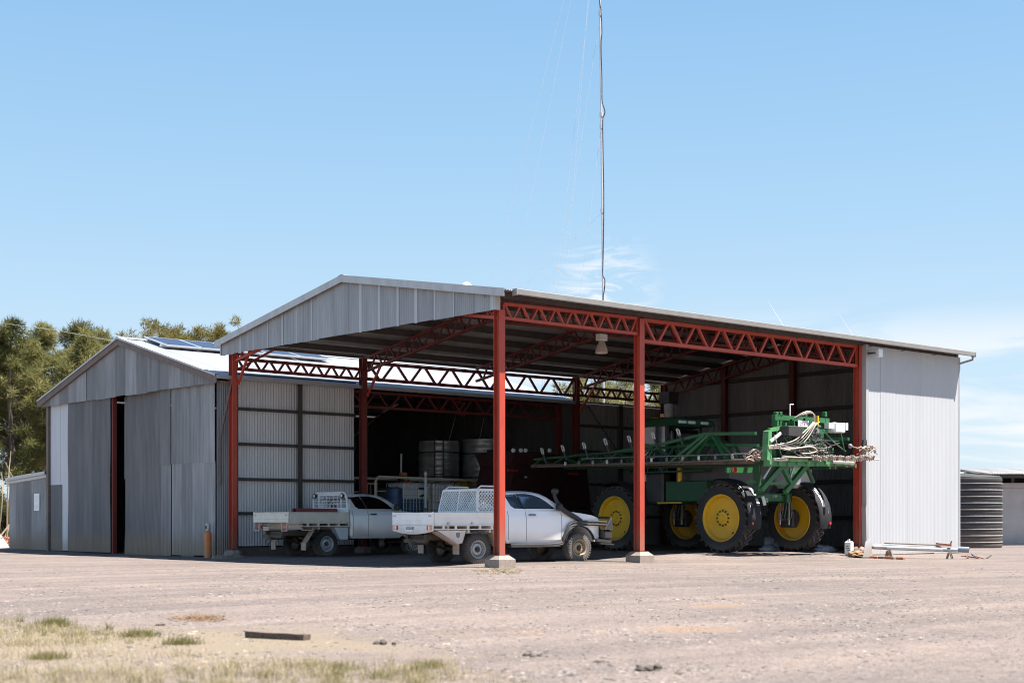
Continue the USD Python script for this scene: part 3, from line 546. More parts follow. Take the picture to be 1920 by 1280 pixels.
door('tall left sliding door of dull grey corrugated sheets', Y3 + 0.06, Y4, 0.04, 5.4, 0.0, 'galv_dark', OX - 0.07)
door('tall right sliding door, leaning slightly off its track', Y1 - 0.12, Y2 + 0.05, 0.0, 5.4, -0.18, 'galv_dark', OX + 0.06)
obj('door_post', MB().bx(OX - 0.04, OX + 0.1, Y3 - 0.05, Y3 + 0.06, 0.0, 5.3), 'red_dark', os_, False)
obj('corner_post', MB().bx(OX - 0.10, OX + 0.1, 24.8, 24.97, 0.0, 5.3), 'barge_old', os_, False)
# white flat sheets and the small side door below them
sheets(os_, 'white_sheet', V(OX - 0.01, Y4 - 0.03, 0), V(0, 1, 0), V(-1, 0, 0), V(0, 0, 1), 24.8 - Y4, lambda a: 0.05 if a < 0.62 else 2.4, 5.3, 'galv_white', amp=0.004, jit=0.002)
sd = obj('side_door', MB().bx(OX + 0.02, OX + 0.05, Y4 + 0.62, 24.8, 0.03, 2.42), 'girt', os_, False)
sheets(sd, 'door_sheet', V(OX + 0.01, Y4 + 0.62, 0), V(0, 1, 0), V(-1, 0, 0), V(0, 0, 1), 0.98, 0.04, 2.38, 'galv_dark', sw=0.5)
# side wall that faces into the open shed
sheets(os_, 'side_wall_sheet', V(OX, OR - 0.01, 0), V(1, 0, 0), V(0, -1, 0), V(0, 0, 1), 0.72, 0.05, 5.35, 'galv_old', sw=0.72)
sheets(os_, 'side_wall_sheet', V(0.52, OR - 0.05, 0), V(1, 0, 0), V(0, -1, 0), V(0, 0, 1), 4.3, 0.34, 5.52, 'galv_inner', pitch=0.095, amp=0.016, jit=0.002)
for z in (1.34, 2.38, 3.45, 4.52, 5.54): obj('girt', MB().bx(0.3, 4.8, OR - 0.18, OR - 0.08, z - 0.045, z + 0.045), 'girt', os_, False)
obj('mullion', MB().bx(2.58, 2.73, OR - 0.24, OR - 0.19, 0.3, 5.5), 'girt', os_, False)
obj('plinth', MB().bx(0.2, 4.85, OR - 0.04, OR + 0.04, -0.1, 0.3), 'barge_old', os_, False)
obj('downpipe', MB().tube([(-0.25, 12.66, 5.45), (0.15, 12.55, 5.38), (0.15, 12.5, 5.2)], 0.05, 8), 'red_dark', os_)
obj('corner_brace', MB().tube([(0.05, 12.4, 5.35), (-0.12, 12.8, 3.6), (-0.12, 12.8, 2.2)], 0.035, 6), 'barge_old', os_)
# roof
oc = 1 / math.hypot(1, OS)
for sg, y0 in ((1, 12.48), (-1, 25.32)):
    up = V(0, sg * oc, OS * oc); nn = V(0, -sg * OS * oc, oc)
    sheets(os_, 'roof_sheet', V(-0.48, y0, oldz(y0)), V(1, 0, 0), nn, up, 14.9, 0.0, abs(y0 - OM) / oc, 'roof_old', jit=0.0, amp=0.011)
obj('ridge_cap', MB().add([(-0.5, OM - 0.2, OZ - 0.02), (14.45, OM - 0.2, OZ - 0.02), (-0.5, OM, OZ + 0.05), (14.45, OM, OZ + 0.05), (-0.5, OM + 0.2, OZ - 0.02), (14.45, OM + 0.2, OZ - 0.02)], [(0, 1, 3, 2), (2, 3, 5, 4)]), 'roof_old', os_, False)
obj('gutter', MB().bx(-0.45, 14.4, 12.40, 12.47, 5.36, 5.47), 'roof_old', os_, False)
# the dark inside: girder of the opening, truss frames, far walls
truss(os_, 'truss', (4.95, 13.25, 5.34), (14.3, 13.25, 5.34), (4.95, 13.25, 4.86), (14.3, 13.25, 4.86), 9, (0.08, 0.08), 0.06, 'red_dark')
for x in (4.86, 9.55):
    truss(os_, 'truss', (x, 13.0, 5.15), (x, OM, 6.7), (x, 13.0, 4.75), (x, OM, 6.2), 7, (0.07, 0.07), 0.05, 'red_dark', False)
    truss(os_, 'truss', (x, 24.8, 5.15), (x, OM, 6.7), (x, 24.8, 4.75), (x, OM, 6.2), 7, (0.07, 0.07), 0.05, 'red_dark', False)
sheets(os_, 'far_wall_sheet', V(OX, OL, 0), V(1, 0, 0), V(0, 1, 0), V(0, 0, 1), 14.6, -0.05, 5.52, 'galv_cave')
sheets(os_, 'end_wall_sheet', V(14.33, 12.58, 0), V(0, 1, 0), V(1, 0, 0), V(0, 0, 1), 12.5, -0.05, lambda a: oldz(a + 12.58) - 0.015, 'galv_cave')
for x in (4.76, 14.1): obj('inner_post', MB().bx(x, x + 0.16, 13.15, 13.31, 0, 5.3), 'red_dark', os_, False)
for y in (13.6, 15.2, 16.8, 18.4, 19.5, 21.1, 22.7, 24.3): obj('purlin', MB().bx(-0.2, 14.3, y, y + 0.07, oldz(y) - 0.2, oldz(y) - 0.03), 'girt', os_, False)
# timber and tubes leaning just inside the doorway
for i, (a, b, r, m, lb) in enumerate((((0.35, 19.15, 0.0), (0.5, 19.85, 2.9), 0.03, 'poly_pale', 'thin pale pole leaning inside the gap of the sliding doors'), ((0.45, 18.9, 0.0), (0.6, 19.75, 2.6), 0.03, 'wood', 'brown timber pole leaning inside the gap of the sliding doors'))):
    single('leaning_pole', MB().cyl(a, b, r, 8), m, lb, 'pole')
single('offcut', MB().mani(Manifold.hull_points(np.array([(0.25, 19.2, 3.1), (0.25, 19.7, 3.25), (0.5, 19.2, 3.2), (0.5, 19.75, 3.4), (0.3, 19.3, 3.38), (0.4, 19.6, 3.5)]))), 'wood', 'broken piece of timber lodged high in the gap of the sliding doors', 'timber', smooth=False)
single('steel_sheet', MB().add([(0.02, 19.0, 2.7), (0.02, 19.42, 2.5), (0.0, 19.36, 5.25), (0.0, 18.9, 5.25), (0.03, 19.0, 2.7), (0.03, 19.42, 2.5), (0.01, 19.36, 5.25), (0.01, 18.9, 5.25)], [(0, 1, 2, 3), (4, 7, 6, 5), (0, 4, 5, 1), (3, 2, 6, 7)]), 'galv_dark', 'bent grey steel sheet hanging behind the gap of the sliding doors', 'sheet', smooth=False)

# lean-to against the old shed, with a paper notice
lt = thing('lean_to_shed', 'low grey corrugated lean-to at the left end of the old shed', 'lean-to')
sheets(lt, 'wall_sheet', V(OX - 0.05, 24.99, 0), V(0, 1, 0), V(-1, 0, 0), V(0, 0, 1), 3.46, 0.04, lambda a: 2.75 - 0.05 * a, 'galv_old', drop=0.015, amp=0.016, pitch=0.09)
sheets(lt, 'side_sheet', V(OX - 0.05, 28.45, 0), V(1, 0, 0), V(0, 1, 0), V(0, 0, 1), 6.0, 0.04, 2.55, 'galv_old')
for k, (dx, dz) in enumerate(((-0.10, 0.0), (-0.16, 0.12))):
    obj('fascia_strip', MB().add([(OX + dx, 24.98, 2.68 + dz), (OX + dx, 28.6, 2.50 + dz), (OX + dx, 28.6, 2.61 + dz), (OX + dx, 24.98, 2.79 + dz), (OX + dx + 0.08, 28.6, 2.63 + dz), (OX + dx + 0.08, 24.98, 2.81 + dz), (OX + dx + 0.05, 24.98, 2.67 + dz), (OX + dx + 0.05, 28.6, 2.49 + dz)], [(0, 1, 2, 3), (3, 2, 4, 5), (0, 1, 7, 6)]), 'flashing', lt, False)
sheets(lt, 'roof_sheet', V(OX - 0.15, 28.65, 2.64), V(1, 0, 0), V(0, 0.05, 1), V(0, -0.9987, 0.05), 6.3, 0.0, 3.66, 'roof_old', jit=0)
a = pu(64, 925, OX - 0.09); b = pu(74, 957, OX - 0.09)
nb = thing('paper_notice', 'white paper notice fixed to the low lean-to wall', 'notice', (a[0], a[1], b[2]))
W_, H_ = a[1] - b[1], a[2] - b[2]
obj('board', MB().bx(-0.006, 0.0, -W_, 0, 0, H_), 'plate', nb, False)
mk = MB()
for z in (0.12, 0.2, 0.27, 0.34): mk.bx(-0.009, -0.0065, -W_ * (0.86 if z != 0.34 else 0.7), -W_ * 0.14, z * H_, (z + 0.02) * H_)
obj('print', mk, 'grey_pale', nb, False)
em = MB().lathe([(0.075, 0), (0.095, 0), (0.095, 0.003), (0.075, 0.003), (0.075, 0)], (-0.0095, -W_ / 2, H_ * 0.72), (1, 0, 0), 24)
obj('emblem', em, 'grey_pale', nb, False)

# solar panels standing just off the old roof
for k in range(5):
    x0 = 0.35 + k * 1.29
    sp = thing('solar_panel', ['first dark solar panel, nearest the gable end of the old shed roof', 'second solar panel from the gable end of the old shed roof', 'third solar panel from the gable end of the old shed roof', 'fourth solar panel from the old gable, partly behind the big shed eave', 'fifth solar panel from the old gable, behind the big shed'][k], 'solar panel', (x0, 17.05, oldz(17.05) + 0.13), 0, 'solar panels on the old shed roof')
    up = V(0, oc, OS * oc) * 1.66; nn = V(0, -OS * oc, oc)
    def pan(a0, a1, t0, t1, n0, n1): return MB().add([V(a, 0, 0) + up * t + nn * q for a in (a0, a1) for t in (t0, t1) for q in (n0, n1)], [(0, 1, 3, 2), (4, 6, 7, 5), (0, 4, 5, 1), (2, 3, 7, 6), (0, 2, 6, 4), (1, 5, 7, 3)])
    obj('cell_sheet', pan(0.03, 1.23, 0.02, 0.98, 0, 0.036), 'solar_cell', sp, False)
    for q in ((0, 0.03, 0, 1), (1.23, 1.26, 0, 1), (0.03, 1.23, 0, 0.02), (0.03, 1.23, 0.98, 1)): obj('frame', pan(*q, -0.005, 0.04), 'alu', sp, False)
    for t in (0.2, 0.8): obj('rail', pan(-0.06, 1.29, t, t + 0.025, -0.09, -0.006), 'alu', sp, False)

# ------------------------------------------------------------------ utes
def wheel(parent, c, R, w, side, rim_mat, tyre_mat='rubber', rimR=0.215, lugs=True):
    """side: -1 when the outer face looks to -y"""
    h = holder('wheel', parent); ax = V(0, side, 0); c = V(*c)
    mb = MB().lathe([(rimR, -w / 2 + 0.02), (R - 0.07, -w / 2), (R - 0.02, -w / 2 + 0.03), (R, -w / 2 + 0.06), (R, w / 2 - 0.06), (R - 0.02, w / 2 - 0.03), (R - 0.07, w / 2), (rimR + 0.03, w / 2 - 0.005), (rimR, w / 2 - 0.02)], c, ax, 40)
    if lugs:
        for k in range(34):
            a = k / 34 * 2 * PI
            for s, off in ((1, 0), (-1, 0.09)):
                rad = V(math.cos(a + off), 0, math.sin(a + off)); tg = V(-rad[2], 0, rad[0])
                p = c + rad * (R - 0.004); mb.bar(p + ax * s * 0.03, p + ax * s * (w / 2 - 0.03) + tg * 0.015, 0.034, 0.022, up=rad)
                q = c + rad * (R - 0.045) + ax * s * (w / 2 - 0.004); mb.bar(q - rad * 0.03, q + rad * 0.035, 0.034, 0.014, up=ax)
    obj('tyre', mb, tyre_mat, h, 35)
    d = w / 2 - 0.035
    mb = MB().lathe([(rimR + 0.012, w / 2 - 0.012), (rimR + 0.006, w / 2 + 0.002), (rimR - 0.012, w / 2 - 0.004), (rimR - 0.02, d - 0.03), (rimR - 0.045, d - 0.055), (rimR - 0.075, d - 0.02), (0.085, d - 0.005), (0.075, d - 0.03), (0.0, d - 0.03)], c, ax, 36)
    obj('rim', mb, rim_mat, h, 25)
    mb = MB()
    for k in range(16):
        a = k / 16 * 2 * PI; rad = V(math.cos(a), 0, math.sin(a))
        p = c + rad * (rimR - 0.052) + ax * (d - 0.03); mb.cyl(p, p + ax * 0.006 + rad * 0, 0.014, 8)
    obj('rim_holes', mb, 'black', h)
    mb = MB().lathe([(0.05, d - 0.03), (0.048, d + 0.015), (0.03, d + 0.03), (0.0, d + 0.03)], c, ax, 16)
    for k in range(6):
        a = k / 6 * 2 * PI; p = c + V(math.cos(a), 0, math.sin(a)) * 0.066 + ax * (d - 0.03); mb.cyl(p, p + ax * 0.03, 0.011, 6)
    obj('hub_cap', mb, 'black_steel', h)

def hull_of(side, plan, front):
    """a solid from its side (x, z), plan (x, y) and front (y, z) outlines"""
    def ex(pts, R):
        p = np.asarray(pts, float)
        if 0.5 * np.sum(p[:, 0] * np.roll(p[:, 1], -1) - np.roll(p[:, 0], -1) * p[:, 1]) < 0: p = p[::-1]
        return p
    S = Manifold.extrude(CrossSection([ex(side, 0)]), 6.0).translate((0, 0, -3.0)).rotate((90, 0, 0))
    P = Manifold.extrude(CrossSection([ex(plan, 0)]), 6.0).translate((0, 0, -1))
    Fm = Manifold.extrude(CrossSection([ex(front, 0)]), 12.0).translate((0, 0, -4)).rotate((90, 0, 90))
    return S ^ P ^ Fm
def arc(cx, cz, r, a0, a1, n): return [(cx + r * math.cos(a), cz + r * math.sin(a)) for a in np.linspace(math.radians(a0), math.radians(a1), n)]
def wire_edges(poly, y, r, mb):
    pts = [(x, y, z) for x, z in poly]; mb.tube(pts + pts[:1], r, 6)

SIDE_BODY = ([(0.84, 0.62), (0.90, 0.53), (2.66, 0.53)] + arc(3.22, 0.46, 0.50, 165, 15, 12) + [(3.76, 0.55), (4.0, 0.58), (4.10, 0.72), (4.12, 0.95), (4.06, 1.08), (3.93, 1.17), (3.6, 1.245), (3.2, 1.30), (2.86, 1.335), (2.6, 1.36), (2.0, 1.37), (0.84, 1.385)])
PLAN_BODY = [(0.84, -0.86), (0.88, -0.90), (1.6, -0.918), (2.6, -0.915), (3.2, -0.91), (3.7, -0.87), (3.98, -0.75), (4.12, -0.45), (4.15, 0), (4.12, 0.45), (3.98, 0.75), (3.7, 0.87), (3.2, 0.91), (2.6, 0.915), (1.6, 0.918), (0.88, 0.90), (0.84, 0.86)]
FRONT_BODY = [(-0.86, 0.5), (-0.905, 0.62), (-0.918, 0.8), (-0.915, 1.02), (-0.895, 1.2), (-0.855, 1.33), (-0.80, 1.40), (0.80, 1.40), (0.855, 1.33), (0.895, 1.2), (0.915, 1.02), (0.918, 0.8), (0.905, 0.62), (0.86, 0.5)]
CAB_SIDE = [(0.86, 1.30), (0.88, 1.50), (0.97, 1.74), (1.05, 1.81), (1.25, 1.85), (1.55, 1.86), (1.85, 1.835), (2.08, 1.78), (2.25, 1.70), (2.55, 1.52), (2.86, 1.30)]
CAB_FRONT = [(-0.87, 1.25), (-0.845, 1.38), (-0.70, 1.74), (-0.66, 1.80), (-0.58, 1.845), (-0.4, 1.87), (0.4, 1.87), (0.58, 1.845), (0.66, 1.80), (0.70, 1.74), (0.845, 1.38), (0.87, 1.25)]
CAB_PLAN = [(0.8, -1), (2.3, -1), (2.75, -0.86), (2.9, -0.5), (2.93, 0), (2.9, 0.5), (2.75, 0.86), (2.3, 1), (0.8, 1)]
WIN_REAR = [(0.93, 1.745), (1.30, 1.775), (1.455, 1.40), (1.16, 1.405), (1.06, 1.47)]
WIN_FRONT = [(1.345, 1.78), (1.62, 1.785), (1.85, 1.755), (2.05, 1.69), (2.25, 1.575), (2.47, 1.40), (1.50, 1.40)]

def ute(label, loc, rz, white):
    t = thing('tray_ute', label, 'ute', loc, rz)
    paint = 'white_paint' if white else 'silver_paint'; tray = 'tray_white' if white else 'tray_cream'
    body = hull_of(SIDE_BODY, PLAN_BODY, FRONT_BODY)
    body = body - Manifold.cube((1.15, 1.5, 0.7), False).translate((1.3, -0.75, 0.75)) if False else body
    b = obj('body', MB().mani(body), paint, t, 32)
    # door seams, handles, sill
    for x, z0, z1 in ((1.485, 0.58, 1.37), (2.62, 0.62, 1.30), (0.93, 0.62, 1.36)):
        obj('door_seam', MB().mani((Manifold.cube((0.012, 2.2, z1 - z0)).translate((x - 0.006, -1.1, z0))) ^ (hull_of(SIDE_BODY, [(p[0], p[1] * 1.0015 + (0.002 if p[1] > 0 else -0.002)) for p in PLAN_BODY], [(p[0] * 1.0025, p[1]) for p in FRONT_BODY]) - Manifold.cube((6, 1.5, 2)).translate((-1, -0.75, 0)))), 'black', b, False)
    for sy in (-1, 1):
        obj('door_handle', MB().tube([(1.56, sy * 0.905, 1.245), (1.60, sy * 0.94, 1.25), (1.74, sy * 0.94, 1.25), (1.78, sy * 0.905, 1.245)], 0.016, 8), 'black', t)
        obj('mirror', MB().rbx(2.42, 2.56, sy * 0.98 - 0.10, sy * 0.98 + 0.10, 1.36, 1.54, 0.04).bar((2.5, sy * 0.8, 1.40), (2.5, sy * 0.92, 1.42), 0.05), 'black', t)
        obj('headlight', MB().mani(Manifold.hull_points(np.array([(3.74, sy * 0.86, 1.06), (3.98, sy * 0.72, 1.05), (3.72, sy * 0.855, 1.13), (3.93, sy * 0.68, 1.10), (4.07, sy * 0.55, 1.0), (4.05, sy * 0.5, 1.05), (3.9, sy * 0.8, 0.98)]))), 'lamp_clear', t)
    # cab with real openings
    cab = hull_of(CAB_SIDE, CAB_PLAN, CAB_FRONT)
    inner = hull_of([(0.92, 1.20), (0.94, 1.50), (1.02, 1.71), (1.08, 1.765), (1.25, 1.80), (1.55, 1.81), (1.85, 1.785), (2.05, 1.735), (2.22, 1.655), (2.52, 1.47), (2.75, 1.20)], CAB_PLAN, [(-0.84, 1.2), (-0.805, 1.38), (-0.655, 1.74), (-0.6, 1.79), (-0.4, 1.815), (0.4, 1.815), (0.6, 1.79), (0.655, 1.74), (0.805, 1.38), (0.84, 1.2)])
    def sideprism(poly): return Manifold.extrude(CrossSection([np.array(poly)[::-1] if np.cross(np.array(poly)[1] - np.array(poly)[0], np.array(poly)[2] - np.array(poly)[1]) < 0 else np.array(poly)]), 4.0).translate((0, 0, -2.0)).rotate((90, 0, 0))
    w1, w2 = sideprism(WIN_REAR), sideprism(WIN_FRONT)
    ws = Manifold.extrude(CrossSection([np.array([(-0.72, 1.40), (0.72, 1.40), (0.60, 1.70), (0.5, 1.725), (-0.5, 1.725), (-0.60, 1.70)])]), 1.0).rotate((90, 0, 90)).translate((2.12, 0, 0))
    rw = Manifold.extrude(CrossSection([np.array([(-0.62, 1.42), (0.62, 1.42), (0.55, 1.72), (-0.55, 1.72)])]), 0.4).rotate((90, 0, 90)).translate((0.75, 0, 0))
    shell = cab - inner - w1 - w2 - ws - rw
    obj('cab', MB().mani(shell), paint, t, 28)
    thin = hull_of([(x, z - 0.012) if z > 1.3 else (x, z) for x, z in CAB_SIDE], CAB_PLAN, [(y * 0.985, z - 0.008 if z > 1.5 else z) for y, z in CAB_FRONT]) - hull_of([(x * 0.9995, z - 0.02) if z > 1.3 else (x, z) for x, z in CAB_SIDE], [(x, y) for x, y in CAB_PLAN], [(y * 0.977, z - 0.014 if z > 1.5 else z) for y, z in CAB_FRONT])
    half = lambda sy: Manifold.cube((6, 3, 3)).translate((-1, 0 if sy > 0 else -3, 0))
    gm = 'window_glass' if white else 'window_tinted'
    for wv in (w1, w2):
        for sy in (-1, 1): obj('side_window', MB().mani(thin ^ wv ^ half(sy) ^ Manifold.cube((6, 0.5, 3)).translate((-1, 0.5 if sy > 0 else -1.0, 0))), gm, t)
    A = V(2.06, 0, 1.755); B = V(2.80, 0, 1.335); d_ = 0.012
    obj('windscreen', MB().add([(2.80, -0.78, 1.32), (2.84, 0, 1.32), (2.80, 0.78, 1.32), (2.09, 0.56, 1.75), (2.11, 0, 1.755), (2.09, -0.56, 1.75)], [(0, 1, 4, 5), (1, 2, 3, 4)]), 'window_glass', t, False)
    obj('rear_window', MB().add([(0.885, -0.62, 1.42), (0.885, 0.62, 1.42), (0.965, 0.55, 1.72), (0.965, -0.55, 1.72)], [(0, 1, 2, 3)]), gm, t, False)
    trim = MB(); bp = hull_of([(x, z + 0.004) for x, z in CAB_SIDE], CAB_PLAN, [(y * 1.004, z + 0.002) for y, z in CAB_FRONT]) ^ sideprism([(1.30, 1.778), (1.35, 1.782), (1.505, 1.39), (1.455, 1.39)]) 
    trim.mani(bp - Manifold.cube((6, 1.0, 3)).translate((-1, -0.5, 0)))
    obj('pillar_trim', trim, 'black', t, False)
    # inside: seats, wheel, dash
    st = MB()
    for y in (-0.38, 0.38): st.rbx(1.25, 1.75, y - 0.24, y + 0.24, 0.95, 1.12, 0.05); st.mani(Manifold.hull_points(np.array([(1.22 + a, y + b, c) for a in (0, 0.12) for b in (-0.22, 0.22) for c in (1.1,)] + [(1.08 + a, y + b, 1.55) for a in (0, 0.1) for b in (-0.18, 0.18)]))); st.rbx(1.05, 1.13, y - 0.12, y + 0.12, 1.56, 1.72, 0.03)
    obj('seats', st, 'seat', t); g = np.linspace(0, 2 * PI, 22)
    obj('steering_wheel', MB().tube([(2.05 + 0.08 * math.cos(a), -0.38 + 0.18 * math.sin(a), 1.34 + 0.16 * math.cos(a)) for a in g], 0.016, 6), 'black', t)
    obj('dashboard', MB().rbx(2.2, 2.66, -0.78, 0.78, 1.25, 1.40, 0.04), 'black', t)
    # chassis and running gear
    c = MB()
    for y in (-0.42, 0.42): c.bx(-1.25, 3.9, y - 0.045, y + 0.045, 0.62, 0.76)
    for x in (-1.15, -0.4, 0.5, 1.4, 2.6): c.bx(x, x + 0.08, -0.42, 0.42, 0.64, 0.74)
    obj('chassis', c, 'chassis', t, False)
    a = MB().cyl((0, -0.62, 0.39), (0, 0.62, 0.39), 0.05, 10).sphere((0, 0, 0.39), 0.15, 2); 
    for y in (-0.5, 0.5): a.bar((-0.7, y, 0.55), (0, y, 0.36), 0.06, 0.05); a.bar((0, y, 0.36), (0.7, y, 0.56), 0.06, 0.05); a.cyl((0.1, y * 0.7, 0.4), (-0.12, y * 0.8, 0.78), 0.035, 8)
    obj('rear_axle', a, 'chassis', t); obj('front_axle', MB().cyl((3.22, -0.62, 0.4), (3.22, 0.62, 0.4), 0.05, 10), 'chassis', t)
    obj('exhaust', MB().tube([(1.8, 0.3, 0.5), (0.6, 0.35, 0.52), (-0.5, 0.5, 0.62), (-1.1, 0.5, 0.58)], 0.035, 8, 4), 'chassis', t)
    obj('tow_hitch', MB().bx(-1.42, -0.95, -0.05, 0.05, 0.50, 0.58).bx(-1.3, -1.2, -0.48, 0.48, 0.55, 0.64).bar((-1.28, -0.4, 0.58), (-1.0, -0.42, 0.7), 0.06).sphere((-1.42, 0, 0.63), 0.035).tube([(-1.3, 0.25, 0.55), (-1.34, 0.28, 0.42), (-1.3, 0.2, 0.36), (-1.27, 0.1, 0.5)], 0.014, 6, 4), 'chassis', t)
    R = 0.39 if white else 0.375
    for x in (0.0, 3.22):
        for sy in (-1, 1):
            wheel(t, (x, sy * 0.78, R), R, 0.26, sy, ('wheel_tan' if x > 1 else 'wheel_grey') if white else 'wheel_grey', ('rubber_dusty' if x > 1 else 'rubber_dim') if white else 'rubber')
    # tray
    x0, x1, hw, dz = -1.33, 0.76, 0.93, 1.00
    fl = obj('tray_floor', MB().bx(x0 + 0.03, x1, -hw + 0.03, hw - 0.03, dz, dz + 0.04), tray, t, False)
    for y in (-hw, hw):
        sg = 1 if y > 0 else -1
        sb = MB(); prof = [(0, 0), (0.03, 0), (0.03, 0.10), (0.036, 0.105), (0.036, 0.155), (0.03, 0.16), (0.03, 0.26), (0.04, 0.265), (0.04, 0.295), (0, 0.30)]
        yy = y if sg > 0 else y
        pr = [(sg * (p[0] - 0.03), p[1]) for p in prof]
        sb.prism(pr, (x0 + 0.02, y, dz + 0.0), (0, 1, 0), (0, 0, 1), x1 - x0 - 0.02)
        obj('side_board', sb, tray, t, False)
        rb = MB().bx(x0 + 0.02, x1, y - 0.025, y + 0.025, dz - 0.03, dz - 0.004).bx(x0 + 0.02, x1, y - 0.02, y + 0.02, dz - 0.125, dz - 0.10)
        for k in range(6): xx = x0 + 0.25 + k * 0.36; rb.bx(xx, xx + 0.06, y - 0.02, y + 0.02, dz - 0.10, dz - 0.03)
        obj('tie_rail', rb, tray, t, False)
        for xx in (x0 + 0.4, x0 + 1.1, x0 + 1.8): obj('latch', MB().bx(xx, xx + 0.05, y + sg * 0.012, y + sg * 0.03, dz - 0.02, dz + 0.06), 'steel', t, False)
    tb = MB()
    pr = [(0, 0), (-0.03, 0), (-0.03, 0.10), (-0.036, 0.105), (-0.036, 0.15), (-0.03, 0.155), (-0.03, 0.26), (-0.042, 0.265), (-0.042, 0.295), (0, 0.30)]
    tb.prism([(p[0], p[1]) for p in pr], (x0, hw - 0.0, dz), (1, 0, 0), (0, 0, 1), 2 * hw)
    obj('tailgate', tb, tray, t, False)
    for sy in (-1, 1): obj('corner_post', MB().tube([(x0 - 0.01, sy * (hw - 0.01), dz - 0.02), (x0 - 0.01, sy * (hw - 0.01), dz + 0.31)], 0.02, 8), tray, t); obj('latch', MB().bx(x0 - 0.06, x0 - 0.03, sy * (hw - 0.12) - 0.04, sy * (hw - 0.12) + 0.04, dz + 0.2, dz + 0.235), 'steel', t, False)
    for xx in (-0.9, -0.3, 0.35): obj('cross_bearer', MB().bx(xx, xx + 0.06, -hw + 0.05, hw - 0.05, dz - 0.2, dz - 0.001), tray, t, False)
    if white:
        # rear lamp panel with a curved lower edge
        pl = [(-hw, 0.0), (hw, 0.0), (hw, -0.15), (0.55, -0.205), (0.2, -0.23), (-0.2, -0.23), (-0.55, -0.205), (-hw, -0.15)]
        obj('lamp_panel', MB().prism(pl, (x0 - 0.02, 0, dz - 0.006), (0, 1, 0), (0, 0, 1), 0.02), tray, t, False)
        for sy in (-1, 1):
            for k, m in ((0.84, 'lamp_amber'), (0.775, 'lamp_clear'), (0.71, 'lamp_red')):
                obj('tail_lamp', MB().rbx(x0 - 0.045, x0 - 0.019, sy * k - 0.032, sy * k + 0.032, dz - 0.125, dz - 0.025, 0.008), m, t, False)
        pn = obj('number_plate', MB().bx(x0 - 0.036, x0 - 0.020, -0.06, 0.31, dz - 0.175, dz - 0.045), 'plate', t, False)
        def letters(text, h, y, z, m, par):
            mm = meshkit.text_mesh(text, h, 0.004, True); v = np.array(mm.vertices)
            obj('lettering', (np.stack([x0 - 0.0362 - v[:, 2], y - v[:, 0], z + v[:, 1]], 1), np.array(mm.faces)), m, par, False)
        letters('XOZ·KIF', 0.066, 0.28, dz - 0.125, 'plate_ink', pn)
        letters('NEW SOUTH', 0.018, 0.235, dz - 0.165, 'grey_mark', pn) if False else None
        for sy in (-1, 1):
            # tapered storage box ahead of the tail, mud guard and flap behind the rear wheel
            bxp = [(-1.22, dz - 0.14), (-0.36, dz - 0.14), (-0.47, 0.55), (-0.60, 0.52)]
            tbx = obj('tool_box', MB().prism(bxp, (0, sy * 0.90 + (0.0 if sy < 0 else -0.28), 0), (1, 0, 0), (0, 0, 1), -0.28), tray, t, False)
            gp = MB().bar((-1.25, sy * 0.80, dz - 0.17), (-0.62, sy * 0.80, 0.505), 0.26, 0.018)
            obj('mud_guard', gp, 'mud_flap', t, False)
            obj('mud_flap', MB().bx(-0.60, -0.585, sy * 0.80 - 0.13, sy * 0.80 + 0.13, 0.27, 0.53), 'mud_flap', t, False)
            obj('mud_guard', MB().bar((0.42, sy * 0.80, 0.86), (0.60, sy * 0.80, 0.45), 0.26, 0.02), 'mud_flap', t, False)
        cr = [(-0.06, 0.05), (-0.03, 0.06), (0, 0.05), (0.03, 0.06), (0.06, 0.05), (0.055, -0.03), (0.03, -0.065), (0, -0.08), (-0.03, -0.065), (-0.055, -0.03)]
        obj('shield_mark', MB().prism(cr, (-0.60, -0.9015, dz - 0.25), (1, 0, 0), (0, 0, 1), 0.004), 'grey_mark', t, False)
        # bull bar, scrub rails, side steps, snorkel
        for sy in (-1, 1):
            for o in (0, 0.075):
                obj('scrub_rail', MB().tube([(0.95, sy * 0.95, 0.46 + o * .5), (2.45, sy * 0.97, 0.47 + o * .5), (2.62, sy * 0.98, 0.60 + o), (2.74, sy * 0.99, 0.82 + o), (2.92, sy * 0.98, 0.97 + o), (3.5, sy * 0.96, 1.0 + o), (4.1, sy * 0.92, 0.98 + o)], 0.032, 8, 5), 'black_steel', t)
            obj('side_step', MB().bx(0.95, 2.5, sy * 0.90 - 0.10, sy * 0.90 + 0.07, 0.43, 0.47), 'black_steel', t, False)
            fl_ = MB()
            for k in range(9):
                a0, a1 = math.radians(165 - k * 16.7), math.radians(165 - (k + 1) * 16.7)
                p, q = V(3.22 + 0.50 * math.cos(a0), 0, 0.46 + 0.50 * math.sin(a0)), V(3.22 + 0.50 * math.cos(a1), 0, 0.46 + 0.50 * math.sin(a1))
                fl_.bar(p + [0, sy * 0.90, 0], q + [0, sy * 0.90, 0], 0.09, 0.02)
            obj('wheel_flare', fl_, 'black', t)
        bb = MB().rbx(4.02, 4.34, -0.92, 0.92, 0.60, 0.86, 0.05).mani(Manifold.hull_points(np.array([(3.8, sy * 0.93, z) for sy in (-1, 1) for z in (0.55, 0.62)] + [(4.3, sy * 0.9, z) for sy in (-1, 1) for z in (0.50, 0.58)])))
        obj('bull_bar', bb, 'black_steel', t, False)
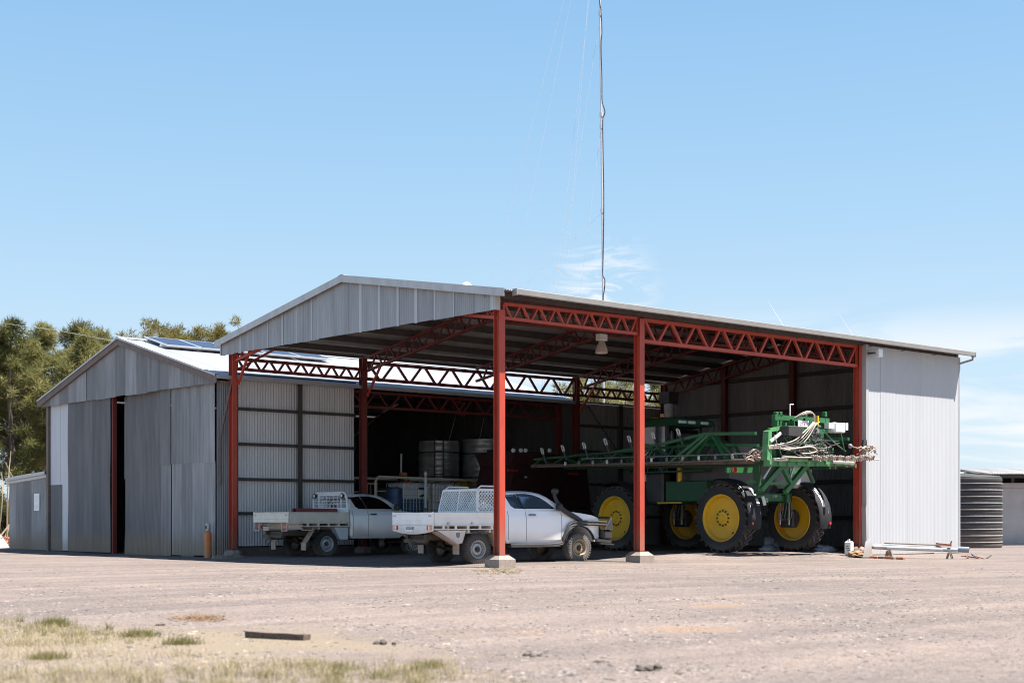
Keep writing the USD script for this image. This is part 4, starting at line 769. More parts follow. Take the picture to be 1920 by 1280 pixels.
        for sy in (-1, 1):
            obj('bull_bar_hoop', MB().tube([(4.05, sy * 0.93, 0.86), (4.22, sy * 0.93, 1.10), (4.26, sy * 0.88, 1.16), (4.24, sy * 0.5, 1.18), (4.22, 0, 1.19)], 0.035, 8, 4), 'black_steel', t)
            obj('bull_bar_gusset', MB().prism([(4.0, 0.86), (4.33, 0.86), (4.28, 1.17), (4.22, 1.17)], (0, sy * 0.93 + 0.012, 0), (1, 0, 0), (0, 0, 1), 0.024), 'black_steel', t, False)
            obj('bumper_step', MB().bar((3.85, sy * 0.93, 0.50), (4.32, sy * 0.92, 0.47), 0.12, 0.03), 'black_steel', t, False)
        obj('snorkel', MB().tube([(3.26, -0.91, 1.10), (3.10, -0.94, 1.16), (2.85, -0.945, 1.27), (2.66, -0.93, 1.38), (2.54, -0.885, 1.52), (2.46, -0.84, 1.68), (2.44, -0.82, 1.80)], [0.05, 0.062, 0.066, 0.06, 0.05, 0.046, 0.048], 10, 5), 'black', t)
        obj('snorkel_head', MB().rbx(2.36, 2.56, -0.90, -0.75, 1.78, 1.93, 0.045), 'black', t)
        # headboard and two roof bars
        obj('headboard', MB().tube([(0.74, -0.9, 1.3), (0.74, -0.86, 1.80), (0.74, -0.78, 1.88), (0.74, 0.78, 1.88), (0.74, 0.86, 1.80), (0.74, 0.9, 1.3)], 0.03, 8).bx(0.73, 0.75, -0.86, 0.86, 1.3, 1.42), tray, t)
    else:
        # rear lamps hung below the tray, steel step loops
        for sy in (-1, 1):
            obj('tail_lamp', MB().rbx(x0 - 0.02, x0 + 0.03, sy * 0.70 - 0.16, sy * 0.70 + 0.02, dz - 0.18, dz - 0.07, 0.01), 'lamp_red', t, False)
            lp = MB(); 
            for yy in (0.88, 0.60): lp.cyl((x0 - 0.03, sy * yy, dz - 0.02), (x0 - 0.03, sy * yy, dz - 0.24), 0.014, 6)
            lp.cyl((x0 - 0.03, sy * 0.88, dz - 0.24), (x0 - 0.03, sy * 0.60, dz - 0.24), 0.014, 6)
            obj('step_loop', lp, 'tray_cream', t)
            obj('mud_guard', MB().bar((-0.40, sy * 0.80, 0.86), (-0.72, sy * 0.80, 0.42), 0.24, 0.02), 'mud_flap', t, False); obj('mud_flap', MB().bx(-0.76, -0.74, sy * 0.80 - 0.12, sy * 0.80 + 0.12, 0.20, 0.42), 'mud_flap', t, False)
            obj('tool_box', MB().prism([(0.26, dz - 0.14), (0.74, dz - 0.14), (0.74, 0.50), (0.46, 0.50)], (0, sy * 0.90 + (0.0 if sy < 0 else -0.24), 0), (1, 0, 0), (0, 0, 1), -0.24), 'grey_pale', t, False)
            obj('side_loop', MB().tube([(x0, sy * 0.93, dz - 0.12), (x0 + 0.5, sy * 0.94, dz - 0.22), (x0 + 0.78, sy * 0.94, dz - 0.22), (x0 + 0.84, sy * 0.93, dz - 0.12)], 0.014, 6), 'tray_cream', t)
        obj('plate_bracket', MB().bx(x0 - 0.015, x0 + 0.0, 0.12, 0.42, dz - 0.24, dz - 0.12), 'mud_flap', t, False)
        hb = MB()
        hb.tube([(0.74, -0.90, 1.3), (0.72, -0.86, 1.72), (0.72, -0.80, 1.84), (0.72, -0.68, 1.88), (0.72, 0.68, 1.88), (0.72, 0.80, 1.84), (0.72, 0.86, 1.72), (0.74, 0.90, 1.3)], 0.034, 10)
        for y in (-0.58, 0.58): hb.cyl((0.73, y, 1.3), (0.72, y, 1.87), 0.024, 8)
        hb.bx(0.71, 0.745, -0.9, 0.9, 1.3, 1.44).bx(0.71, 0.74, -0.58, 0.58, 1.80, 1.85)
        h = obj('headboard', hb, 'rack_white', t)
        for k in range(5): yy = -0.58 + 1.16 * (k + 1) / 6; obj('grille_bar', MB().cyl((0.72, yy, 1.44), (0.72, yy, 1.82), 0.009, 6), 'rack_white', h)
        for z in (1.55, 1.64, 1.73): obj('grille_bar', MB().cyl((0.72, -0.86, z), (0.72, 0.86, z), 0.010, 6), 'rack_white', h)
        for sy in (-1, 1):
            l = obj('work_lamp', MB().lathe([(0.0, 0.05), (0.05, 0.045), (0.075, 0.0), (0.085, -0.03), (0.08, -0.035), (0.0, -0.03)], (0.66, sy * 0.72, 1.79), (1, 0, 0), 18), 'black', h)
            obj('work_lamp_lens', MB().lathe([(0.0, -0.033), (0.068, -0.037), (0.0, -0.04)], (0.66, sy * 0.72, 1.79), (1, 0, 0), 18), 'lamp_clear', h)
    return t
ute_w = ute('white extra-cab tray ute with black bull bar and snorkel behind the corner post', (0.70 + 0.78 * 0.087, 1.74 + 0.78, 0.02), math.radians(-5.0), True)
ute_s = ute('dusty silver tray ute with white ladder headboard beside the corrugated wall', (1.49, 9.58 + 0.80, float(ground_z(2.5, 10)) + 0.01), math.radians(0.5), False)

# dog cage on the white ute's tray, steel on the silver one
cg = thing('dog_cage', 'white steel mesh dog cage on the tray of the white ute', 'dog cage', (0.70 + 0.78 * 0.087, 1.74 + 0.78, 0.02), math.radians(-5.0))
cx0, cx1, cy, cz0, cz1, ins = 0.0, 0.70, 0.86, 1.31, 1.86, 0.10
P8 = lambda sx, sy, sz: V((cx0 + (0.08 if sz else 0) if sx < 0 else cx1), sy * (cy - (ins if sz else 0)), cz1 if sz else cz0)
fr = MB()
for sy in (-1, 1):
    for sx in (-1, 1): fr.bar(P8(sx, sy, 0), P8(sx, sy, 1), 0.05)
    fr.bar(P8(-1, sy, 0), P8(1, sy, 0), 0.05); fr.bar(P8(-1, sy, 1), P8(1, sy, 1), 0.05)
for sx in (-1, 1):
    for z in (0, 1): fr.bar(P8(sx, -1, z), P8(sx, 1, z), 0.055)
fr.bar((cx0, 0, cz0), (cx0 + 0.08, 0, cz1), 0.05)
obj('frame', fr, 'rack_white', cg, False)
obj('roof', MB().rbx(cx0 + 0.08, cx1, -cy + ins, cy - ins, cz1 + 0.01, cz1 + 0.04, 0.01), 'rack_white', cg, False)
def lattice(A, B, C, D, n, m, r):               # diamond mesh on the patch A-B (bottom), D-C (top)
    mb = MB(); f = lambda s, t: (A * (1 - s) + B * s) * (1 - t) + (D * (1 - s) + C * s) * t
    for sg in (1, -1):
        for k in range(-m, n + m):
            pts = []
            for t in np.linspace(0, 1, 2 * m + 1):
                s = (k + sg * t * m + (0 if sg > 0 else m)) / n
                if -1e-6 <= s <= 1 + 1e-6: pts.append(f(min(max(s, 0), 1), t))
            for a, b in zip(pts[:-1], pts[1:]): mb.bar(a, b, r, r * 0.6)
    return mb
for (ya, yb) in ((-1, 0), (0, 1)):
    A, B = V(cx0, ya * cy, cz0), V(cx0, yb * cy, cz0); C, D = V(cx0 + 0.08, yb * (cy - ins), cz1), V(cx0 + 0.08, ya * (cy - ins), cz1)
    obj('mesh_panel', lattice(A, B, C, D, 8, 6, 0.024), 'rack_white', cg, False)
for sy in (-1, 1): obj('mesh_panel', lattice(P8(-1, sy, 0), P8(1, sy, 0), P8(1, sy, 1), P8(-1, sy, 1), 7, 6, 0.024), 'rack_white', cg, False)
obj('roof_bar', MB().tube([(cx0 + 0.1, -0.72, cz1 + 0.03), (cx0 + 0.2, -0.72, cz1 + 0.10), (cx1 + 0.1, -0.72, cz1 + 0.10), (cx1 + 0.1, -0.72, cz1 + 0.02)], 0.02, 8), 'rack_white', cg); obj('roof_bar', MB().tube([(cx0 + 0.1, 0.72, cz1 + 0.03), (cx0 + 0.2, 0.72, cz1 + 0.10), (cx1 + 0.1, 0.72, cz1 + 0.10), (cx1 + 0.1, 0.72, cz1 + 0.02)], 0.02, 8), 'rack_white', cg)
zt = float(ground_z(2.5, 10)) + 0.01
for (xa, xb, y, z, w, m, lb) in ((0.55, 1.95, 9.75, 1.36, 0.11, 'red_steel', 'dark red steel channel lying highest on the silver ute tray, nearer the tailgate'), (1.0, 2.2, 10.05, 1.34, 0.08, 'wood_dark', 'dark brown beam lying on the silver ute tray against the headboard')):
    bm = MB().bx(xa, xb, y - w, y + w, z + zt - 0.07, z + zt - 0.055).bx(xa, xb, y - w, y - w + 0.015, z + zt - 0.055, z + zt + 0.05).bx(xa, xb, y + w - 0.015, y + w, z + zt - 0.055, z + zt + 0.05)
    single('steel_beam', bm, m, lb, 'beam', smooth=False)
bm = MB(); bm.bx(0.5, 2.2, 9.68, 10.3, 1.04 + zt, 1.285 + zt)
single('tray_load', bm, 'wood_dark', 'low stack of dark boards filling the silver ute tray', 'boards', smooth=False)

# ------------------------------------------------------------------ the self-propelled sprayer
SX, SY = 11.6, 1.6; SZ = 0.19                    # its own x runs forward (world +y), its y to its left (world -x)
def S(p): return V(p[1] - SY, SX - p[0], p[2] - SZ)
def sv(px, py, y): return S(pv(px, py, y))
sp = thing('crop_sprayer', 'tall green boom sprayer on four big yellow wheels, parked nose first in the shed', 'sprayer', (SX, SY, SZ), PI / 2)
def big_wheel(x, y, side):
    h = holder('wheel', sp); R, rr, w = 1.0, 0.675, 0.44; c = V(x, y, R); ax = V(0, side, 0)
    mb = MB().lathe([(rr, -w / 2 + 0.03), (0.80, -w / 2), (0.92, -w / 2 + 0.01), (0.955, -w / 2 + 0.05), (0.965, 0), (0.955, w / 2 - 0.05), (0.92, w / 2 - 0.01), (0.80, w / 2), (rr, w / 2 - 0.03)], c, ax, 56)
    obj('tyre', mb, 'rubber', h, 40)
    lg = MB()
    for k in range(26):
        for s, off in ((1, 0), (-1, PI / 26)):
            a = k / 26 * 2 * PI + off; rad = V(math.cos(a), 0, math.sin(a)); tg = V(-rad[2], 0, rad[0])
            a2 = a + 0.20; rad2 = V(math.cos(a2), 0, math.sin(a2))
            p = c + rad2 * 0.975 + ax * s * 0.0; q = c + rad * 0.972 + ax * s * (w / 2 - 0.02)
            lg.bar(p, q, 0.05, 0.06, up=rad); lg.bar(q - rad * 0.06 + ax * s * 0.012, q + rad * 0.025, 0.05, 0.03, up=ax)
    obj('tread_lugs', lg, 'lug', h, False)
    d = w / 2
    mb = MB().lathe([(rr + 0.01, d - 0.035), (rr + 0.012, d - 0.01), (rr - 0.01, d - 0.005), (rr - 0.03, d - 0.04), (rr - 0.05, d - 0.055), (rr - 0.075, d - 0.16), (rr - 0.10, d - 0.17), (0.26, d - 0.15), (0.24, d - 0.13), (0.19, d - 0.12), (0.18, d - 0.09), (0.10, d - 0.08), (0.09, d - 0.05), (0.0, d - 0.05)], c, ax, 56)
    mb.lathe([(rr + 0.01, -d + 0.035), (rr - 0.01, -d + 0.01), (rr - 0.05, -d + 0.05), (rr - 0.06, d - 0.18), (0.2, d - 0.19), (0, d - 0.19)][::-1], c, ax, 56)
    obj('rim', mb, 'yellow', h, 25)
    b = MB()
    for k in range(12):
        a = k / 12 * 2 * PI; p = c + V(math.cos(a), 0, math.sin(a)) * 0.215 + ax * (d - 0.135); b.cyl(p, p + ax * 0.045, 0.024, 8)
    obj('wheel_bolts', b, 'black', h); p = c + V(-0.36, 0, -0.43) + ax * (d - 0.18); obj('valve', MB().cyl(p, p + ax * 0.06, 0.03, 8), 'black', h)
for x in (0.0, 4.33):
    for sy in (1, -1): big_wheel(x, sy * 1.63, sy)
# frame, axles, legs
fr = MB()
for y in (-0.5, 0.5): fr.bx(-0.6, 5.4, y - 0.07, y + 0.07, 1.45, 1.70)
for x in (-0.5, 0.6, 2.1, 3.4, 5.2): fr.bx(x, x + 0.12, -0.43, 0.43, 1.5, 1.66)
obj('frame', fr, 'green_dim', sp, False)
for x in (0.0, 4.33):
    obj('axle_beam', MB().bx(x - 0.12, x + 0.12, -1.25, 1.25, 1.50, 1.74), 'green', sp, False)
    for sy in (1, -1):
        lg = MB().rbx(x - 0.11, x + 0.11, sy * 1.22 - 0.1, sy * 1.22 + 0.1, 1.0, 1.78, 0.02)
        leg = obj('wheel_leg', lg, 'green_dim', sp, False)
        mo = MB().rbx(x - 0.26, x + 0.26, sy * 1.26 - 0.16, sy * 1.26 + 0.1, 0.72, 1.22, 0.04).lathe([(0, -0.1), (0.24, -0.1), (0.27, 0.0), (0.27, 0.22), (0, 0.25)], (x, sy * 1.25, 1.0), (0, sy, 0), 24)
        obj('wheel_motor', mo, 'black_steel', leg)
        for dx in (-0.17, 0.17): obj('strut', MB().cyl((x + dx, sy * 1.08, 0.8), (x + dx, sy * 1.08, 1.5), 0.032, 10), 'steel', leg)
        hs = MB()
        for k in range(5): hs.tube([(x - 0.2 + 0.08 * k, sy * 1.05, 1.65), (x - 0.35 + 0.1 * k, sy * 0.98, 1.35 + 0.05 * rng.random()), (x - 0.3 + 0.12 * k, sy * 1.02, 1.0 + 0.1 * rng.random()), (x - 0.1 + 0.05 * k, sy * 1.12, 0.95)], 0.014, 6, 4)
        obj('hydraulic_hoses', hs, 'hose_grey', leg)
        # fender: an arched strip over the wheel, longer at its rear
        pts = []; a0, a1 = (196 if x == 0 else 160), (78 if x == 0 else 62)
        ang = np.radians(np.linspace(a0, a1, 16)); rr_ = 1.13
        v = []
        for a in ang:
            for yy, dr in ((-0.29, -0.03), (-0.24, 0.012), (0.0, 0.02), (0.24, 0.012), (0.29, -0.03)):
                v.append((x + (rr_ + dr) * math.cos(a), sy * 1.63 + yy, 1.0 + (rr_ + dr) * math.sin(a)))
        n = len(ang); f = [(i * 5 + j, i * 5 + j + 1, (i + 1) * 5 + j + 1, (i + 1) * 5 + j) for i in range(n - 1) for j in range(4)]
        v2 = [(a * 1 - (a - x) * 0.014, b, c - (c - 1.0) * 0.014) for a, b, c in v]
        fm = MB().add(v, f).add(v2, [q[::-1] for q in f])
        fn = obj('fender', fm, 'fender', sp, 40)
        if x == 0:
            st = MB()
            for ka, wa, ya, yb in ((122, 3, 0.17, 0.23), (131, 7, -0.24, -0.13), (138, 7, -0.2, -0.12), (144, 6, -0.26, -0.16), (151, 8, -0.24, -0.10), (128, 12, 0.19, 0.23), (160, 5, 0.2, 0.225), (170, 5, -0.20, -0.185)) if sy > 0 else ((126, 14, 0.0, 0.04), (132, 5, 0.06, 0.13), (137, 5, 0.08, 0.16), (143, 9, 0.02, 0.14), (151, 12, 0.0, 0.13), (165, 7, -0.1, -0.085)):
                aa = np.radians(np.linspace(ka, ka + wa, 4)); vv = []
                for a in aa:
                    for yy in (ya + 0.02 * rng.random(), yb - 0.02 * rng.random()): vv.append((x + (rr_ + 0.024) * math.cos(a), sy * 1.63 + yy, 1.0 + (rr_ + 0.024) * math.sin(a)))
                st.add(vv, [(2 * i, 2 * i + 1, 2 * i + 3, 2 * i + 2) for i in range(3)])
            obj('peeled_sticker', st, 'sticker', fn, False)
            a = math.radians(190); obj('reflector', MB().rbx(x + 1.16 * math.cos(a) - 0.02, x + 1.15 * math.cos(a), sy * 1.63 + 0.12 * sy, sy * 1.63 + 0.2 * sy, 0.81, 0.89, 0.006), 'lamp_red', fn, False)
# body: solution tank, engine, cab
obj('solution_tank', MB().mani(Manifold.hull_points(np.array([(a, b * s, c) for c, s in ((1.75, 0.75), (2.1, 1.0), (2.9, 1.0), (3.15, 0.8)) for a in (0.35, 2.45) for b in (-1.05, 1.05)]))), 'poly_grey', sp, False)
for sy in (1, -1):
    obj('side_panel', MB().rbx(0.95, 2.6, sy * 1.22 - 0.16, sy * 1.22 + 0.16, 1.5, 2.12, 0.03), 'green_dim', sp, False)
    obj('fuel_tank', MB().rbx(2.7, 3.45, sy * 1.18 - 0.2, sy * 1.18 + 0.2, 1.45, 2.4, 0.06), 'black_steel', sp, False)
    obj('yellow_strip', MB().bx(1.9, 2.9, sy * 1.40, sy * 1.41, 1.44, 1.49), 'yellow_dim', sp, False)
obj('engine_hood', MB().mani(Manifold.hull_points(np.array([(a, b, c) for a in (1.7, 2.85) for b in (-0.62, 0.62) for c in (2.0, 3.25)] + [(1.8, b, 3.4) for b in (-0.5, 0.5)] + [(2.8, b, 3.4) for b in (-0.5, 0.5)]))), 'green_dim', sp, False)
obj('exhaust_pipe', MB().cyl((2.2, -0.5, 3.3), (2.2, -0.5, 3.9), 0.07, 14), 'black_steel', sp)
cp = MB(); X0, X1, W0, W1, Z0, Z1 = 3.0, 4.3, 0.82, 0.76, 2.05, 3.86
for (a, a2) in ((X0, X0 + 0.1), (X1, X1 - 0.15), ((X0 + X1) / 2 - 0.15,) * 2):
    for sy in (1, -1): cp.bar((a, sy * W0, Z0), (a2, sy * W1, Z1), 0.09)
cp.rbx(X0 - 0.05, X1 + 0.05, -W0 - 0.04, W0 + 0.04, Z0 - 0.25, Z0 + 0.1, 0.04)
obj('cab_frame', cp, 'black', sp, False)
gl = MB()
for sy in (1, -1): gl.add([(X0, sy * W0 * 0.99, Z0), (X1, sy * W0 * 0.99, Z0), (X1 - 0.15, sy * W1 * 0.99, Z1), (X0 + 0.1, sy * W1 * 0.99, Z1)], [(0, 1, 2, 3)])
gl.add([(X0, -W0, Z0), (X0, W0, Z0), (X0 + 0.1, W1, Z1), (X0 + 0.1, -W1, Z1)], [(0, 1, 2, 3)]).add([(X1, -W0, Z0), (X1, W0, Z0), (X1 - 0.15, W1, Z1), (X1 - 0.15, -W1, Z1)], [(0, 1, 2, 3)])
obj('cab_glass', gl, 'window_tinted', sp, False)
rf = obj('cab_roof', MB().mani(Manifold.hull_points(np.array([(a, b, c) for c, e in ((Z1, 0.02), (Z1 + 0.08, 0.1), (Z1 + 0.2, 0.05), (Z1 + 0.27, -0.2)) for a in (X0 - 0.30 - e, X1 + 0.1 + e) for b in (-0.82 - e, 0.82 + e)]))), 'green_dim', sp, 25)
for yy in (0.62, 0.2, -0.4): obj('work_light', MB().rbx(X0 - 0.45, X0 - 0.38, yy - 0.16, yy + 0.16, Z1 + 0.05, Z1 + 0.14, 0.015), 'lamp_clear', rf, False)
obj('beacon', MB().lathe([(0, 0.12), (0.06, 0.10), (0.07, 0), (0, 0)], (X0 + 0.3, 0.75, Z1 + 0.27), (0, 0, 1), 14), 'lamp_amber', rf); obj('receiver', MB().lathe([(0, 0.1), (0.09, 0.09), (0.13, 0.03), (0.13, 0), (0, 0)], (X1, 0, Z1 + 0.25), (0, 0, 1), 16), 'yellow', rf)
obj('seat', MB().rbx(3.5, 4.0, -0.25, 0.25, 2.4, 2.55, 0.04).rbx(3.45, 3.58, -0.25, 0.25, 2.5, 3.2, 0.04), 'blue_poly', sp, False)
# walkway and handrails along the left side
obj('walkway', MB().bx(1.0, 3.7, 0.95, 1.45, 2.38, 2.43), 'green_dim', sp, False)
for a, b in ((1.9, 2.5), (2.7, 3.3)): obj('handrail', MB().tube([(a, 1.42, 2.43), (a, 1.42, 3.05), (a + 0.08, 1.42, 3.15), (b - 0.25, 1.42, 3.15), (b, 1.42, 2.43)], 0.02, 8), 'green', sp)
y0 = sv(1275, 846, 3.66); y1 = sv(1275, 903, 3.66)
obj('yellow_cylinder', MB().lathe([(0, y1[2]), (0.075, y1[2]), (0.075, y1[2] + 0.42), (0.06, y1[2] + 0.44), (0.06, y1[2] + 0.5), (0.075, y1[2] + 0.52), (0.075, y0[2] - 0.06), (0.04, y0[2]), (0, y0[2])], (y0[0], y0[1], 0), (0, 0, 1), 16), 'yellow', sp)
w = sv(1262, 805, 6.0); obj('blue_drum', MB().lathe([(0, -0.28), (0.15, -0.28), (0.16, -0.1), (0.155, 0), (0.16, 0.1), (0.15, 0.26), (0, 0.27)], (2.9, 1.15, 2.75), (0, 0, 1), 18), 'blue_poly', sp)
obj('rinse_tank', MB().mani(Manifold.hull_points(np.array([(a, b, c) for c, e in ((1.9, -0.12), (2.05, 0), (2.5, 0), (2.6, -0.1)) for a in (-0.35 - e, 0.5 + e) for b in (-1.95 - e, -1.15 + e)]))), 'poly_pale', sp, False)
# rear lamp bars and the trapezoid lift frame
for px0, px1, py, yy in ((1362, 1420, 881, 0.6), (1480, 1512, 883, 0.7)):
    a, b = sv(px0, py, yy), sv(px1, py, yy); lb = obj('lamp_bar', MB().bar(a, b, 0.06, 0.15), 'green', sp, False)
    c = a + (b - a) * (0.22 if px0 < 1400 else 0.6); obj('rear_lamp', MB().rbx(c[0] - 0.06, c[0] - 0.028, c[1] - 0.11, c[1] + 0.11, c[2] - 0.05, c[2] + 0.05, 0.01), 'lamp_red', lb, False)
def sbar(name, p, q, y, w, m, par=None, h=None, y2=None): return obj(name, MB().bar(sv(*p, y), sv(*q, y if y2 is None else y2), w, h), m, par or sp, False)
sbar('lift_arm', (1427, 918), (1466, 872), -0.25, 0.13, 'green', y2=-0.3); sbar('lift_arm', (1472, 922), (1512, 872), -0.25, 0.13, 'green', y2=-0.3); sbar('lift_arm', (1466, 874), (1483, 906), -0.28, 0.11, 'green')
sbar('lift_cross', (1440, 906), (1481, 906), -0.24, 0.08, 'green'); sbar('lift_cross', (1419, 930), (1463, 930), 0.1, 0.08, 'green_dim'); sbar('lift_post', (1420, 868), (1420, 925), 0.25, 0.16, 'green_dim'); sbar('lift_cross', (1402, 903), (1420, 903), 0.25, 0.1, 'green')
sbar('lift_arm', (1512, 874), (1525, 905), -0.2, 0.09, 'green_dim')
obj('ram', MB().cyl(sv(1431, 897, -0.3), sv(1447, 870, -0.32), 0.035, 10), 'steel', sp); obj('ram', MB().cyl(sv(1430, 930, -0.1), sv(1434, 946, -0.1), 0.045, 10), 'poly_pale', sp); obj('ram', MB().cyl(sv(1481, 897, -0.3), sv(1489, 873, -0.32), 0.03, 10), 'steel', sp)
obj('round_sign', MB().lathe([(0, 0.012), (0.12, 0.012), (0.13, 0), (0, 0)], sv(1496, 900, -0.26), (-1, 0, 0), 24), 'plate', sp, 25)
# centre rack: lower beam, side plate, upper frame
PL = -0.42
bm = obj('centre_beam', MB().bar(sv(1436, 868, PL), sv(1600, 868, PL), 0.16, 0.17), 'green_pale', sp, False)
for k in range(9): a = sv(1444 + k * 17.5, 866 + 1.5 * (k % 3), PL - 0.1); obj('bracket', MB().rbx(a[0] - 0.04, a[0] + 0.04, a[1] - 0.06, a[1] + 0.06, a[2] - 0.07, a[2] + 0.05, 0.01), 'green_pale', bm, False)
obj('hinge_tube', MB().cyl(sv(1450, 861, PL - 0.16), sv(1476, 861, PL - 0.16), 0.05, 12), 'steel', bm); obj('hinge_tube', MB().cyl(sv(1478, 861, PL - 0.16), sv(1512, 861, PL - 0.16), 0.065, 12), 'green_pale', bm); obj('hinge_tube', MB().cyl(sv(1560, 866, PL - 0.14), sv(1600, 868, PL - 0.14), 0.05, 12), 'steel', bm)
a, b, c, d = sv(1433, 862, PL), sv(1442, 862, PL), sv(1442, 806, PL), sv(1436, 808, PL)
obj('side_plate', MB().mani(Manifold.hull_points(np.array([p + V(dx, 0, 0) for p in (a, b, c, d) for dx in (-0.1, 0.1)]))), 'green_pale', sp, False)
up = obj('upper_frame', MB().bar(sv(1450, 782, PL + 0.2), sv(1552, 789, PL + 0.2), 0.12, 0.14), 'green', sp, False)
for px, p0, p1, w in ((1453, 777, 862, 0.13), (1462, 780, 808, 0.1), (1480, 786, 862, 0.12), (1505, 784, 862, 0.12), (1524, 788, 862, 0.1), (1547, 784, 812, 0.14)): obj('upright', MB().bar(sv(px, p0, PL + 0.2), sv(px, p1, PL + 0.2), w, 0.1), 'green', up, False)
obj('upper_rail', MB().bar(sv(1442, 806, PL), sv(1466, 802, PL), 0.1, 0.1), 'green_pale', up, False); obj('upper_rail', MB().bar(sv(1486, 806, PL + 0.1), sv(1550, 809, PL + 0.1), 0.1, 0.12), 'green', up, False)
for px in (1455, 1462, 1509, 1546): q = sv(px, 777, PL + 0.2); obj('lug', MB().rbx(q[0] - 0.06, q[0] + 0.06, q[1] - 0.05, q[1] + 0.05, q[2] - 0.06, q[2] + 0.08, 0.01), 'green', up, False)
for k in range(6): q = sv(1458 + 15 * k, 793 + (k % 2) * 4, PL); obj('rack_bracket', MB().mani(Manifold.hull_points(np.array([q + V(dx, dy, dz) for dx in (-0.02, 0.1) for dy, dz in ((-0.05, -0.08), (0.05, -0.08), (-0.03, 0.08), (0.03, 0.08))]))), 'green', up, False)
q = sv(1481, 758, PL + 0.3); q2 = sv(1481, 779, PL + 0.3); q3 = sv(1487, 758, PL + 0.3)
obj('stand_pipe', MB().tube([q2, q, q3], 0.022, 8), 'white_plastic', sp)
a, b = sv(1470, 817, PL - 0.2), sv(1497, 800, PL - 0.2)
obj('grey_box', MB().rbx(a[0] - 0.16, a[0] + 0.16, min(a[1], b[1]), max(a[1], b[1]), a[2], b[2], 0.015), 'black_steel', sp, False, 'dark grey box on the rack')
a, b = sv(1496, 799, PL - 0.16), sv(1516, 789, PL - 0.16)
pl = obj('number_plate', MB().bx(a[0] - 0.01, a[0] + 0.002, min(a[1], b[1]), max(a[1], b[1]), a[2], b[2]), 'plate', sp, False)
mm = meshkit.text_mesh('CTK', 0.10, 0.004, True); v = np.array(mm.vertices); s_ = 0.25 / np.ptp(v[:, 0])
obj('lettering', (np.stack([a[0] - 0.0102 - v[:, 2], a[1] - 0.07 - v[:, 0] * s_, a[2] + 0.025 + v[:, 1]], 1), np.array(mm.faces)), 'plate_purple', pl, False)
a, b = sv(1562, 810, PL + 0.05), sv(1582, 793, PL + 0.05)
lb = obj('light_box', MB().rbx(a[0] - 0.05, a[0] + 0.25, min(a[1], b[1]), max(a[1], b[1]), a[2], b[2], 0.02), 'white_plastic', sp, False)
obj('light_lens', MB().rbx(a[0] - 0.075, a[0] - 0.049, b[1] + 0.03, a[1] - 0.03, a[2] + 0.02, b[2] - 0.02, 0.005), 'lamp_clear', lb, False)
for q0, q1 in (((1551, 793), (1561, 803)), ((1583, 793), (1587, 806))): 
    a, b = sv(q0[0], q1[1], PL + 0.02), sv(q1[0], q0[1], PL + 0.02); obj('light_bracket', MB().bx(a[0] - 0.06, a[0] + 0.1, min(a[1], b[1]), max(a[1], b[1]), a[2], b[2]), 'white_plastic', lb, False)
# valve block and hoses
vb = MB()
for k in range(26):
    q = sv(1512 + 26 * rng.random(), 800 + 46 * rng.random(), PL - 0.05 - 0.15 * rng.random()); s = rng.uniform(0.02, 0.06, 3)
    vb.rbx(q[0] - s[0], q[0] + s[0], q[1] - s[1], q[1] + s[1], q[2] - s[2], q[2] + s[2], 0.008) if k % 2 else vb.cyl(q - V(0, s[1], 0), q + V(0, s[1], s[2]), 0.035, 10)
data(obj('valve_block', vb, 'hose_grey', sp, False), kind='stuff')
def hose(pts, r, m): 
    P = [sv(px, py, PL - dy) for px, py, dy in pts]; obj('hose', MB().tube(P, r, 8, 6), m, sp)
for k in range(4): hose([(1441, 836 + 1.6 * k, .1), (1470 + 2 * k, 831 + 2.6 * k, .25), (1490 + 3 * k, 825 + 3 * k, .32 - .03 * k), (1506 + 3 * k, 811 + 3 * k, .34 - .03 * k), (1520 + 3 * k, 797, .3), (1527 + 3 * k, 788 + k, .2)], 0.018, 'hose_cream' if k != 2 else 'hose_grey')
for k in range(3): hose([(1490, 783 + k, .05), (1505, 774 + 2 * k, .2), (1518, 771 + 2 * k, .25), (1526 + k, 778, .28), (1526 + 2 * k, 790, .25)], 0.018, 'hose_cream' if k < 2 else 'hose_black')
hose([(1466, 838, .1), (1474, 842, .3), (1500, 839, .35), (1520, 837, .32), (1531, 843, .3), (1533, 850, .25)], 0.024, 'hose_cream'); hose([(1494, 842, .2), (1504, 849, .3), (1520, 849, .3), (1531, 846, .3)], 0.018, 'hose_cream')
hose([(1463, 840, .2), (1480, 843, .2), (1520, 846, .2), (1523, 842, .2)], 0.03, 'hose_cream')
for px0, py0, px1, py1, m in ((1510, 812, 1556, 850, 'green'), (1542, 806, 1586, 846, 'green'), (1548, 812, 1580, 842, 'hose_grey'), (1577, 812, 1584, 846, 'green')): hose([(px0, py0, .2), ((px0 + px1) / 2, (py0 + py1) / 2 + 2, .25), (px1, py1, .2)], 0.015, m)
for k in range(10):
    a = (1500 + 50 * rng.random(), 800 + 30 * rng.random()); b = (1500 + 90 * rng.random(), 832 + 20 * rng.random()); c_ = ((a[0] + b[0]) / 2 + rng.normal() * 12, (a[1] + b[1]) / 2 + 8)
    hose([(*a, .1), (*c_, .25), (*b, .15)], 0.013, ('hose_grey', 'hose_black', 'hose_cream')[k % 3])
for k in range(22):
    a = (1448 + 70 * rng.random(), 795 + 40 * rng.random()); b = (a[0] + rng.uniform(15, 70), 825 + 30 * rng.random()); c_ = ((a[0] + b[0]) / 2 + rng.normal() * 10, max(a[1], b[1]) + rng.uniform(-4, 8))
    hose([(*a, .12), (*c_, .3), (*b, .18)], rng.uniform(0.010, 0.018), ('hose_black', 'hose_grey', 'hose_black', 'green_dim')[k % 4])
